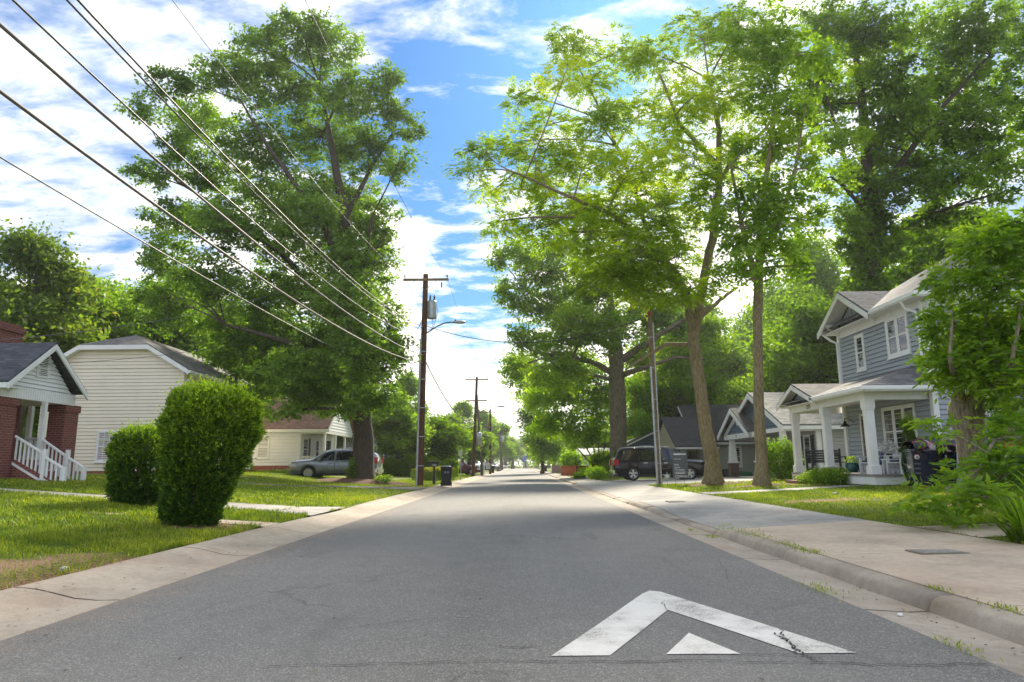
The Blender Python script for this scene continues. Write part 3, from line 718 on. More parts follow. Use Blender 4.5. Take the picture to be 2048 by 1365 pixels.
def sample_line(L_, k=6):
    out = []
    for i in range(len(L_) - 1):
        for j in range(k):
            t = j / k; out.append((np.array(L_[i][0]) * (1 - t) + np.array(L_[i + 1][0]) * t, L_[i][1] * (1 - t) + L_[i + 1][1] * t))
    out.append((np.array(L_[-1][0]), L_[-1][1])); return out
def make_tree(name, label, cat, base, trunk, limbs, clusters, leaf=.17, mat=None, bk=None, seed=1, dens=1.0, clump=.5, per=55, mode='leaf', group=None, tonebias=None, flare=1.0, thin=.8, twigs=True, sub=1.0, flat=.65, rachis=.42, smooth_trunk=True):
    """trunk, limbs: lists of ((x,y,z), radius); clusters: (x,y,z, rx,ry,rz)"""
    rng = np.random.default_rng(seed); rr = random.Random(seed)
    t = thing(name, label, cat, tuple(base), group)
    mb = MB(); pts = []; rad = []
    T = sample_line(trunk, 5); z0 = T[0][0][2]
    for p, r in T:
        h_ = p[2] - z0; r2 = r * (1 + flare * .5 * math.exp(-h_ / .35)); pts.append(Vector(p) + Vector((rr.uniform(-1, 1), rr.uniform(-1, 1), 0)) * r * .06); rad.append(r2 * rr.uniform(.96, 1.05))
    pts[0] = pts[0] - Vector((0, 0, .25))
    mb.tube(pts, rad, 14, cap=False)
    # root flare lobes
    for i, v in enumerate(mb.v):
        h_ = v[2] - z0
        if h_ < .9:
            th = math.atan2(v[1] - base[1], v[0] - base[0]); k = 1 + .16 * math.exp(-max(h_, 0) / .3) * sin(th * 5 + seed)
            mb.v[i] = (base[0] + (v[0] - base[0]) * k, base[1] + (v[1] - base[1]) * k, v[2])
    mb.build('trunk', bk, t)
    bm_ = MB(); sk = list(T)
    for li in limbs:
        S = sample_line(li, 5); sk += S
        bm_.tube([Vector(p) + Vector((rr.uniform(-1, 1), rr.uniform(-1, 1), rr.uniform(-1, 1))) * r * .25 for p, r in S], [r for p, r in S], 8)
    skp = np.array([p for p, r in sk]); skr = np.array([r for p, r in sk])
    VV = []; TT = []
    for ci, cc in enumerate(clusters):
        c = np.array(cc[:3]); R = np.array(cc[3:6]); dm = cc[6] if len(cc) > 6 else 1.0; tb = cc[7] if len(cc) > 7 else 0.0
        # attach to the skeleton below the cluster
        dd = skp - c; dist = np.linalg.norm(dd, axis=1) + np.maximum(dd[:, 2] + .15 * R[2], 0) * 2.5
        k = int(np.argmin(dist)); a = skp[k]
        path = bez(a, c + rng.normal(0, .15, 3) * R, rng, .10, 7); r0 = min(skr[k] * .7, .035 + .022 * np.linalg.norm(c - a))
        rads = np.linspace(r0, max(.02, r0 * .35), 7)
        if r0 > .012: bm_.tube([Vector(p) for p in path], list(rads), 6, cap=False)
        vol = float(R[0] * R[1] * R[2]) ** (2 / 3.)
        ns = max(4, int(vol * 24 * dens * dm * sub))
        u = unit(rng, ns) * (rng.uniform(0.12, 1, ns) ** (1 / 2.2))[:, None]
        e = c + u * R * (1 + rng.normal(0, .12, (ns, 1)))
        st = path[rng.integers(3, 7, ns)]
        tn_c = np.clip(rng.normal(.45, .10), .1, .9) + tb
        for q in range(ns):
            tw = bez(st[q], e[q], rng, .05, 5)
            if twigs and rng.uniform() < .3: bm_.tube([Vector(p) for p in tw], [max(.008, r0 * .3), max(.008, r0 * .24), max(.007, r0 * .18), .01, .006], 4, cap=False)
        # leaves: around twig ends and along the outer half of the twigs
        if mode == 'leaf':
            npc = int(per); idx = np.repeat(np.arange(ns), npc); n = len(idx)
            cs = clump * rng.uniform(.6, 1.35, ns)
            off = unit(rng, n) * (rng.uniform(0, 1, n) ** .55)[:, None] * cs[idx][:, None] * np.array([1.15, 1.15, flat])
            along = rng.uniform(0, 1, n) < .22; base_ = e[idx].copy()
            fr = rng.uniform(.45, 1, n)[:, None]; base_[along] = (st[idx] * (1 - fr) + e[idx] * fr)[along]; off[along] *= .55
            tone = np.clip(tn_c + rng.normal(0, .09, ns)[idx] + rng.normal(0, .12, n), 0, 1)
            v, tt = leafquads(base_ + off, leaf, rng, tone=tone)
        else:
            npc = max(2, int(per / 9)); idx = np.repeat(np.arange(ns), npc); n = len(idx)
            off = unit(rng, n) * (rng.uniform(0, 1, n) ** .5)[:, None] * clump * np.array([1, 1, flat])
            out = (off * 1.5 + (e[idx] - c) * .25 / max(R) * 2 + np.array([0, 0, .15])); out[:, 2] *= .5
            tone = np.clip(tn_c + rng.normal(0, .10, ns)[idx] + rng.normal(0, .07, n), 0, 1)
            v, tt = spray(e[idx] + off * .6, out + rng.normal(0, .1, (n, 3)), rng, rachis, 11, leaf, tone)
        VV.append(v); TT.append(tt)
    if bm_.v: bm_.build('branches', bk, t)
    v = np.concatenate(VV)
    npmesh('crown', v, 4, len(v) // 4, mat, t, tone=np.concatenate(TT))
    make_tree.total += len(v) // 4
    return t
make_tree.total = 0
def PX(Y, rows, seed=0, dmul=1.0, dspread=3.0, grow=1.0):
    """crown masses: image-plane ellipses turned into ellipsoids at real depths round the trunk"""
    r = random.Random(seed); out = []
    for row in rows:
        px, py, rx, ry = row[:4]; dY = row[4] if len(row) > 4 and row[4] is not None else r.uniform(-dspread, dspread)
        dm = row[5] if len(row) > 5 else 1.0; tb = row[6] if len(row) > 6 else 0.0
        y = Y + dY; p = at(px, py, y); s = y / FPX * 1.02
        out.append((p.x, p.y, p.z, rx * s * grow, (rx + ry) / 2 * s * .9, ry * s * grow, dm * dmul, tb))
    return out
def LN(Y, rows):
    """limb: (px, py, radius, dY)"""
    return [((lambda p: (p.x, p.y, p.z))(at(a[0], a[1], Y + (a[3] if len(a) > 3 else 0))), a[2]) for a in rows]

# --- the great oak on the left
Y = 36; b = (-8.2, 36, H(-8.2, 36))
oak_rows = [(600, 62, 80, 36), (665, 100, 70, 50), (525, 100, 75, 50), (450, 150, 70, 50), (560, 180, 95, 60), (335, 165, 52, 36), (285, 218, 34, 26), (395, 240, 70, 50), (700, 195, 70, 60), (765, 170, 44, 44),
    (640, 280, 90, 65), (795, 235, 44, 36), (826, 262, 30, 20), (500, 290, 90, 55), (730, 300, 70, 55), (800, 325, 32, 36), (560, 385, 100, 65), (420, 350, 70, 40), (295, 345, 52, 30), (680, 400, 80, 65), (345, 440, 66, 40),
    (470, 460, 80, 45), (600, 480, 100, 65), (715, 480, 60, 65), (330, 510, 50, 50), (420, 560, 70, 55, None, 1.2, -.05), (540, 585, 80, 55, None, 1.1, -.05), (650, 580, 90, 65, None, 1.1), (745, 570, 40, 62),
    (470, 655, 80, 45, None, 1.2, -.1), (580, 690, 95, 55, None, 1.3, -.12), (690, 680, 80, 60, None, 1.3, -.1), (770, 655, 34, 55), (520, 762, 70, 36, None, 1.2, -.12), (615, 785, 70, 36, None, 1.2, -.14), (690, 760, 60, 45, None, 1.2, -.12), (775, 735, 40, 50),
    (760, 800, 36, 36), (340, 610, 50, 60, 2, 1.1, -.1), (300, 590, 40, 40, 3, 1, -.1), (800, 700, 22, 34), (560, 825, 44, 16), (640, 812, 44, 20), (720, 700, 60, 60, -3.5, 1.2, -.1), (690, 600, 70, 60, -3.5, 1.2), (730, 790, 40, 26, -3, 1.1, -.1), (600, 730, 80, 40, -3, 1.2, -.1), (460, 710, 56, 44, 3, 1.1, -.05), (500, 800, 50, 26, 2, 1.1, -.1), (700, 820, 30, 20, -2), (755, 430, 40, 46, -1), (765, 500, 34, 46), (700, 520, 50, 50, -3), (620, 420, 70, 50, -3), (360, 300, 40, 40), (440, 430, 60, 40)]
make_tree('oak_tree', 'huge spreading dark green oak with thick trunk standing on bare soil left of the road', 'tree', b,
    [(b, .62), ((-8.15, 36, 2.5), .50)] + LN(Y, [(722, 800, .47), (712, 690, .42), (698, 560, .36), (690, 440, .28), (665, 300, .17), (640, 170, .08)]),
    [LN(Y, [(698, 560, .24), (650, 460, .18, -1), (600, 380, .14, -2), (540, 300, .10, -2), (480, 200, .05, -2)]), LN(Y, [(706, 640, .24), (640, 600, .18, 1), (560, 500, .14, 2), (460, 430, .10, 2), (350, 360, .06, 2)]),
     LN(Y, [(690, 440, .17), (740, 340, .12, 1), (790, 260, .07, 1)]), LN(Y, [(718, 770, .22), (650, 720, .16, -2), (560, 680, .12, -3), (450, 650, .07, -3)]), LN(Y, [(716, 740, .18), (760, 690, .11, -1), (785, 640, .05, -1)]),
     LN(Y, [(700, 600, .18), (730, 520, .12, -2), (745, 430, .07, -3)]), LN(Y, [(722, 820, .16), (670, 790, .11, 1), (600, 780, .07, 2)])],
    PX(Y, oak_rows, 3, 1.15, 3.4, 1.1), leaf=.20, mat=LF_OAK, bk=BARK_D, seed=11, clump=.44, per=40, dens=1.3)

# --- tall pale trunked tree right, spreading over the road
Y = 30; b = (8.25, 30, H(8.25, 30))
A_rows = [(1145, 100, 46, 36), (1130, 62, 30, 22), (1178, 165, 50, 32), (1240, 112, 60, 42), (1320, 120, 62, 42), (1400, 70, 72, 44), (1480, 50, 60, 42), (1050, 195, 44, 30), (1100, 245, 46, 28), (968, 300, 40, 30), (1020, 282, 48, 30), (945, 340, 30, 20),
    (1090, 310, 62, 32), (1170, 320, 72, 40), (1270, 230, 66, 42), (1360, 220, 60, 52), (1270, 330, 76, 42), (1380, 330, 60, 42), (1040, 378, 60, 26), (975, 385, 32, 18), (1130, 400, 74, 34), (1230, 410, 72, 42), (1340, 420, 62, 40), (990, 445, 40, 24), (1080, 455, 60, 32),
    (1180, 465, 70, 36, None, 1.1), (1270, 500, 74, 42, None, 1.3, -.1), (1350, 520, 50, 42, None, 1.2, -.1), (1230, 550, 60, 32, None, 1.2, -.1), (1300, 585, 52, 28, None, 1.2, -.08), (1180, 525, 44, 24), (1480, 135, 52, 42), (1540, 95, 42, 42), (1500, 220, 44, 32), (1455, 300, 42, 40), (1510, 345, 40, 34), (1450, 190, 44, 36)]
make_tree('shade_tree', 'tall sunlit yellow-green tree with forked tan trunk nearest the for sale sign', 'tree', b,
    [(b, .36), ((8.3, 30, 1.2), .31)] + LN(Y, [(1412, 860, .28), (1398, 760, .26), (1386, 665, .27)]),
    [LN(Y, [(1386, 672, .20), (1375, 600, .18), (1350, 545, .16, -.5), (1290, 480, .13, -1.5), (1215, 425, .10, -2), (1130, 390, .07, -2.5), (1030, 345, .045, -3)]),
     LN(Y, [(1388, 668, .24), (1402, 590, .22), (1425, 480, .20), (1437, 380, .17), (1438, 260, .12), (1418, 160, .07)]),
     LN(Y, [(1437, 365, .12), (1470, 315, .10, .5), (1530, 260, .08, 1), (1580, 180, .05, 1)]),
     LN(Y, [(1375, 600, .13), (1300, 330 + 150, .11, 1), (1255, 280 + 60, .09, 1.5), (1200, 220, .06, 2), (1150, 120, .03, 2)]),
     LN(Y, [(1436, 330, .11), (1360, 190 + 60, .08, -1), (1320, 150, .05, -1)]),
     LN(Y, [(1396, 640, .11), (1440, 600, .09, .5), (1475, 575, .05, 1)]),
     LN(Y, [(1392, 690, .12), (1330, 690, .09, 1), (1250, 740, .05, 1.5)])],
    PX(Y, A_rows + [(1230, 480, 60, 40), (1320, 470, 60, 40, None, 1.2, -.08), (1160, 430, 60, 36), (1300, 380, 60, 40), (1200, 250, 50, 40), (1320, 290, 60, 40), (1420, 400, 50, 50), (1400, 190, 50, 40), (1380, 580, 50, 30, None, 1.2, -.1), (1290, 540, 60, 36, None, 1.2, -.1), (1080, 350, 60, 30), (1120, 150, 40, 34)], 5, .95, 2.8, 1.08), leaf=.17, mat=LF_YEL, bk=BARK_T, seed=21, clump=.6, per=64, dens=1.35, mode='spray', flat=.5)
# bare twig top
# --- second trunk
Y = 26.5; b = (9.15, 26.5, H(9.15, 26.5))
B_rows = [(1480, 480, 52, 42), (1555, 480, 60, 42), (1500, 400, 52, 52), (1578, 400, 50, 50), (1545, 285, 62, 50), (1615, 335, 40, 42), (1500, 535, 56, 34, None, 1.2, -.1), (1580, 530, 44, 36, None, 1.1, -.08), (1530, 185, 52, 52), (1600, 200, 52, 52), (1565, 65, 60, 52), (1490, 70, 50, 50), (1450, 540, 40, 30, None, 1.1, -.1), (1640, 110, 40, 50), (1440, 440, 30, 40)]
make_tree('shade_tree', 'slender straight-trunked tree with sparse green crown in front of the cottage', 'tree', b,
    [(b, .27), ((9.2, 26.5, 1.2), .22)] + LN(Y, [(1517, 800, .19), (1515, 640, .18), (1518, 540, .17), (1522, 440, .13), (1540, 300, .09), (1555, 120, .04)]),
    [LN(Y, [(1517, 560, .13), (1495, 500, .11, .5), (1478, 420, .09, 1), (1462, 330, .05, 1)]), LN(Y, [(1519, 520, .11), (1560, 440, .09, -1), (1590, 340, .06, -1), (1610, 220, .03, -1)])],
    PX(Y, B_rows + [(1540, 390, 60, 50), (1590, 280, 50, 50), (1500, 300, 44, 44), (1620, 440, 40, 40), (1530, 470, 50, 50), (1600, 120, 50, 50), (1520, 120, 50, 50)], 7, .85, 2.2, 1.1), leaf=.18, mat=LF_MID, bk=BARK_T, seed=31, clump=.38, per=40, dens=1.35)
# --- ivy-clad giant behind the grey house
Y = 38; bx = at(1745, 900, Y).x; b = (bx, 38, H(bx, 38))
C_rows = [(1680, 60, 72, 50), (1625, 150, 54, 50), (1760, 55, 80, 50), (1850, 55, 82, 50), (1950, 45, 82, 50), (2030, 100, 62, 50), (1700, 180, 70, 50), (1800, 165, 82, 50), (1900, 150, 82, 50), (2000, 180, 62, 42), (1680, 280, 60, 42), (1780, 280, 82, 50), (1880, 260, 82, 50), (1970, 290, 52, 42),
    (1725, 345, 60, 42, None, 1.2, -.1), (1820, 370, 72, 42, None, 1.1, -.1), (1925, 360, 72, 40, None, 1.1, -.1), (1995, 385, 40, 30), (1880, 430, 72, 30, None, 1.1, -.1), (1955, 445, 52, 30), (1665, 360, 40, 36, -4, 1.1, .2), (2060, 230, 50, 60), (1840, 470, 40, 26)]
IVY = [(1735, 575, 50, 45, 0, 2.4, -.1), (1725, 500, 52, 45, 0, 2.4, -.1), (1745, 430, 50, 45, 0, 2.2, -.1), (1740, 640, 48, 40, 0, 2.2, -.15), (1700, 440, 38, 36, -1, 1.6, .15), (1790, 500, 26, 36, 0, 1.6, -.1), (1745, 375, 44, 36, 0, 1.6, -.1)]
make_tree('ivy_clad_tree', 'towering dark tree with ivy-wrapped trunk rising behind the grey house', 'tree', b,
    [(b, .75), ((bx, 38, 4), .62)] + LN(Y, [(1740, 560, .52), (1738, 440, .45), (1735, 320, .34), (1722, 180, .22), (1700, 40, .12)]),
    [LN(Y, [(1745, 520, .33), (1810, 450, .26, 1), (1900, 380, .18, 2), (2000, 300, .09, 2)]), LN(Y, [(1738, 400, .26), (1800, 330, .19, -1), (1890, 210, .12, -2), (1980, 110, .06, -2)]),
     LN(Y, [(1736, 340, .18), (1780, 240, .12, 1), (1810, 80, .06, 1)]), LN(Y, [(1736, 400, .18), (1690, 320, .12, -1), (1650, 180, .06, -1)])],
    PX(Y, C_rows + [(1740, 120, 70, 60), (1870, 210, 80, 60), (1790, 230, 80, 60), (1960, 240, 70, 60), (2040, 30, 60, 50), (1640, 220, 50, 50), (1850, 330, 80, 50), (1650, 40, 60, 50), (1930, 100, 80, 60), (2020, 320, 50, 50)], 9, .9, 3.5, 1.08) + PX(Y, IVY, 10, 1, 1), leaf=.26, mat=LF_DRK, bk=BARK_D, seed=41, clump=.46, per=36, dens=.95)
# --- broad oak behind the parked black car
Y = 55; bx = 7.9; b = (bx, Y, H(bx, Y))
D_rows = [(1040, 600, 38, 36), (1080, 545, 52, 42), (1120, 620, 70, 50), (1180, 560, 72, 50), (1060, 675, 38, 36), (1130, 700, 60, 40), (1200, 660, 70, 40), (1275, 620, 62, 50), (1345, 640, 52, 50), (1240, 560, 60, 40), (1380, 720, 52, 42), (1300, 715, 62, 42), (1045, 505, 42, 34), (1005, 575, 18, 24), (1110, 750, 62, 36, None, 1, .1),
    (1120, 490, 52, 34), (1000, 520, 22, 26), (1160, 640, 60, 40, -3), (1420, 660, 40, 40), (1030, 740, 24, 40, 2, 1.2, .15)]
make_tree('oak_tree', 'broad light green oak with grooved thick trunk rising behind the black sport utility vehicle', 'tree', b,
    [(b, .75), ((7.85, Y, 2.3), .66)] + LN(Y, [(1235, 800, .66), (1233, 740, .62), (1230, 690, .55), (1226, 640, .34), (1215, 560, .2)]),
    [LN(Y, [(1222, 745, .28), (1180, 722, .22, -1), (1120, 715, .15, -2), (1060, 700, .08, -2)]), LN(Y, [(1228, 700, .30), (1180, 665, .22, 1), (1110, 620, .15, 2), (1040, 570, .08, 2)]),
     LN(Y, [(1240, 720, .34), (1290, 690, .26, 0), (1350, 650, .18, 0), (1420, 610, .10, 0)]), LN(Y, [(1242, 752, .26), (1290, 735, .19, -2), (1350, 715, .12, -3), (1410, 720, .06, -3)]),
     LN(Y, [(1232, 690, .30), (1262, 620, .2, 1), (1290, 560, .1, 1)])],
    PX(Y, D_rows, 12, 1.0, 4, 1.12), leaf=.27, mat=LF_MID, bk=BARK_G, seed=51, clump=.6, per=44, dens=.85)
# --- understory trees by the wooden fence
def bushy(name, label, Y, px, rows, stems, mat, seed, leaf=.2, clump=.6, per=50, dens=.9, bk=BARK_D, cat='tree', group=None, spread=1.8, r=.12, mode='leaf'):
    gx = at(px, 930, Y).x; b = (gx, Y, max(H(gx, Y), .05)); tr = [(b, r), ((gx, Y, b[2] + .5), r * .8)]
    lim = [[((gx, Y, b[2] + .3), r * .6)] + LN(Y, [(s[0], s[1], r * .25, s[2] if len(s) > 2 else 0)]) for s in stems]
    return make_tree(name, label, cat, b, tr, lim, PX(Y, rows, seed, 1, spread), leaf=leaf, mat=mat, bk=bk, seed=seed, clump=clump, per=per, dens=dens, flare=.4, group=group, mode=mode)
bushy('understory_tree', 'bright yellow-green many-stemmed small tree between the orange fence and the thick oak', 62, 1200,
      [(1085, 800, 42, 34, None, 1.2, .15), (1140, 785, 56, 38, None, 1.2, .2), (1195, 825, 50, 44, None, 1, .1), (1120, 845, 50, 30, None, 1, .1), (1170, 870, 52, 26), (1090, 860, 30, 22), (1210, 780, 40, 40), (1100, 760, 40, 26, None, 1, .1), (1160, 740, 60, 30, None, 1, .1)],
      [(1130, 820), (1170, 830), (1215, 850), (1190, 790), (1100, 840)], LF_BRI, 61, leaf=.26, clump=.75, per=50, dens=.75)
bushy('understory_tree', 'small bright green tree behind the wooden light pole and black vehicle roof', 66, 1300,
      [(1290, 800, 44, 44, None, 1.1, .1), (1275, 850, 44, 30), (1330, 830, 36, 30), (1320, 770, 44, 36), (1365, 790, 36, 28), (1265, 780, 36, 36)], [(1290, 810), (1320, 830), (1270, 820)], LF_BRI, 62, leaf=.28, clump=.8, per=48, dens=.7)
bushy('roadside_tree', 'dark green tree leaning over the road beyond the pink fence', 95, 1085, [(1060, 790, 30, 36), (1052, 735, 32, 34, None, 1, .1), (1085, 850, 30, 28), (1095, 905, 32, 20), (1075, 880, 24, 20), (1085, 770, 34, 40), (1060, 840, 20, 26), (1110, 880, 30, 30)],
      [(1080, 800), (1070, 760), (1090, 860)], LF_MID, 63, leaf=.38, clump=1.1, per=46, dens=.5, r=.3)
bushy('roadside_tree', 'olive green arching shrub tree at the far right kerb past the fences', 120, 1090, [(1078, 912, 18, 16), (1095, 890, 20, 18), (1070, 890, 14, 14), (1108, 915, 16, 16)], [(1085, 900)], LF_YEL, 64, leaf=.4, clump=1.0, per=44, dens=.6, r=.2)

# --- generic background trees, copied
def proto_tree(name, label, cat, mat, bk, seed, h=14., w_=5.0, leaf=.3, clump=.9, dens=.42, per=48, low=.3, n=15, group=None):
    r = random.Random(seed); cl = []
    for k in range(n):
        t = r.uniform(low, 1); a = r.uniform(0, 2 * pi); prof = math.sin(min(1, (t - low) / (1 - low) * .85 + .18) * pi) ** .6
        rad = w_ * .58 * prof * r.uniform(.5, 1.05); cl.append((cos(a) * rad, sin(a) * rad, h * (t * .9 + .02), w_ * r.uniform(.28, .42), w_ * r.uniform(.28, .42), w_ * r.uniform(.22, .34), 1.0, r.uniform(-.1, .12)))
    tr = [((0, 0, 0), .3), ((.1, 0, h * .3), .24), ((0, .1, h * .62), .15), ((0, 0, h * .85), .06)]
    return make_tree(name, label, cat, (0, 0, 0), tr, [], cl, leaf=leaf, mat=mat, bk=bk, seed=seed, clump=clump, per=per, dens=dens, group=group, flare=.5)
def place(src, px, Y, h, wsc, label, rot, used, group=None, zoff=0):
    o = src if not used else copy_tree(src)
    gx = at(px, 930, Y).x; o.location = (gx, Y, (H(gx, Y) if abs(gx) > 6.1 else .08) + zoff); o.scale = (wsc, wsc, h); o.rotation_euler = (0, 0, rot); o['label'] = label
    if group: o['group'] = group
    return o
BG = 'trees behind the houses'
pr1 = proto_tree('background_tree', 'x', 'tree', LF_DRK, BARK_D, 71, 14, 6.5, n=24, low=.15, dens=.5, group=BG)
pr2 = proto_tree('background_tree', 'x', 'tree', LF_MID, BARK_D, 72, 14, 6.0, n=24, low=.15, dens=.5, group=BG)
pr3 = proto_tree('background_tree', 'x', 'tree', LF_RED, BARK_D, 73, 14, 5.0, dens=.45, n=20, group=BG)
rows = [ # proto, px, Y, height factor, width factor, label
    (3, 25, 40, 1.12, .95, 'rusty-tipped open tree at the far left edge above the brick chimney'),
    (2, 95, 46, .98, .95, 'green tree directly behind the brick porch gable'),
    (1, 10, 47, .96, 1.1, 'dark tree behind the brick chimney'),
    (2, 178, 50, 1.02, 1.0, 'yellowish green tree above the left end of the cream house roof'),
    (1, 262, 54, 1.18, 1.1, 'deep green tree above the middle of the cream house roof'),
    (1, 350, 56, 1.3, 1.2, 'dark tree behind the right end of the cream house roof'),
    (2, 425, 60, 1.1, 1.1, 'green tree between the cream house and the brown roofed white house'),
    (1, 520, 66, 1.25, 1.2, 'dark tree behind the brown roof of the white house'),
    (1, 640, 72, 1.2, 1.1, 'dark tree half hidden behind the great oak trunk'),
    (2, 1395, 68, 1.3, 1.2, 'green tree above the dark roofed house left slope'),
    (1, 1470, 74, 1.15, 1.2, 'deep green tree above the ridge of the dark roofed house'),
    (2, 1350, 78, .90, 1.3, 'tall green tree between the thick oak and the forked tree'),
    (1, 1600, 58, 1.25, 1.1, 'dark tree directly behind the cottage roof'),
    (2, 1650, 72, 1.85, 1.3, 'taller pale green tree beyond the cottage'),
    (1, 1545, 88, 1.7, 1.2, 'distant dark tree seen past the slender trunk'),
    (1, 1680, 46, .95, 1.0, 'dark rounded tree just left of the grey house'),
    (1, 1900, 50, 1.5, 1.35, 'dark tree above the grey house hip roof'),
    (2, 2010, 46, 1.3, 1.3, 'bright tree at the right edge behind the grey house'),
    (1, 1835, 64, 1.5, 1.3, 'distant dark tree between the ivy trunk and the hip roof'),
    (2, 2090, 40, 1.2, 1.3, 'green tree mostly outside the right edge of the view')]
used = {1: False, 2: False, 3: False}
for i, (k, px, Y_, hs, ws, lab) in enumerate(rows):
    if px > 2080: continue
    place({1: pr1, 2: pr2, 3: pr3}[k], px, Y_, hs, ws, lab, i * 1.37, used[k], BG); used[k] = True
# smaller trees along the left side and the far end
pr4 = proto_tree('street_tree', 'x', 'tree', LF_DRK, BARK_D, 74, 7.5, 3.2, leaf=.26, clump=.6, dens=.9, low=.35, n=12, group='small trees along the left side')
pr5 = proto_tree('street_tree', 'x', 'tree', LF_MID, BARK_D, 75, 9, 3.6, leaf=.3, clump=.7, dens=.8, low=.2, n=12, group='small trees along the left side')
rows = [(4, 795, 58, 1.0, 1.1, 'small dark tree just left of the first utility pole'), (4, 868, 62, .78, 1.15, 'small dark tree behind the mailbox'), (5, 812, 78, 1.2, .9, 'taller thin tree behind the first utility pole'), (4, 905, 74, .92, 1.2, 'small dark tree behind the black trash bin'),
        (4, 940, 90, .9, 1.2, 'rounded dark tree left of the second utility pole'), (5, 925, 120, 1.3, 1.2, 'pale tree behind the second utility pole'), (5, 965, 140, 1.3, 1.2, 'green tree behind the leaning pole'), (5, 1003, 165, 1.2, 1.3, 'green tree beside the fourth utility pole'),
        (4, 985, 190, 1.6, 1.5, 'dark tree low beyond the parked cars'), (4, 1025, 235, 1.5, 1.8, 'dark tree left of the road end'), (5, 1075, 290, 2.0, 2.2, 'tree right of the road end'), (4, 1050, 292, 1.9, 2.2, 'tree closing the middle of the road end'), (4, 1010, 300, 2.3, 2.6, 'wide tree beyond the cross street on the left'),
        (5, 1098, 240, 1.9, 2.0, 'tree over the right kerb near the cross street'), (4, 1120, 200, 1.5, 2.0, 'dark tree behind the far right bin'), (4, 1155, 130, 1.0, 1.6, 'dark tree behind the white house beyond the fence'), (4, 1190, 110, 1.0, 1.5, 'dark tree behind the understory stems'), (5, 975, 300, 2.5, 2.6, 'far tree behind the third utility pole'),
        (4, 1215, 90, .9, 1.3, 'dark tree directly left of the thick oak trunk'), (4, 750, 84, 1.1, 1.5, 'dark tree behind the grey gabled house'), (4, 1270, 84, .8, 1.4, 'dark tree behind the low dark roof bungalow')]
used = {4: False, 5: False}
for i, (k, px, Y_, hs, ws, lab) in enumerate(rows):
    place({4: pr4, 5: pr5}[k], px, Y_, hs, ws, lab, i * 2.1 + .4, used[k], 'small trees along the road'); used[k] = True
# far wood closing the horizon on both sides
rngw = np.random.default_rng(77); P = []
for k in range(260):
    x = rngw.uniform(-260, 260); y = rngw.uniform(300, 330); P.append((x, y, rngw.uniform(1, 11), rngw.uniform(3, 6)))
for k in range(150):
    s = rngw.choice([-1, 1]); P.append((s * rngw.uniform(48, 70), rngw.uniform(40, 300), rngw.uniform(1, 9), rngw.uniform(3, 5)))
VV = []; TT = []
for x, y, z, r_ in P:
    n = 260; q = unit(rngw, n) * (rngw.uniform(.3, 1, n) ** .5)[:, None] * r_ + np.array([x, y, z]); q[:, 2] = np.maximum(q[:, 2], .3)
    v, tt = leafquads(q, .95, rngw, tone=np.clip(rngw.normal(rngw.uniform(.2, .6), .12, n), 0, 1)); VV.append(v); TT.append(tt)
v = np.concatenate(VV); o = npmesh('far_wood', v, 4, len(v) // 4, LF_DRK, tone=np.concatenate(TT)); o['kind'] = 'stuff'; tag(o, 'distant belt of dark green woodland closing off the end of the street', 'wood')

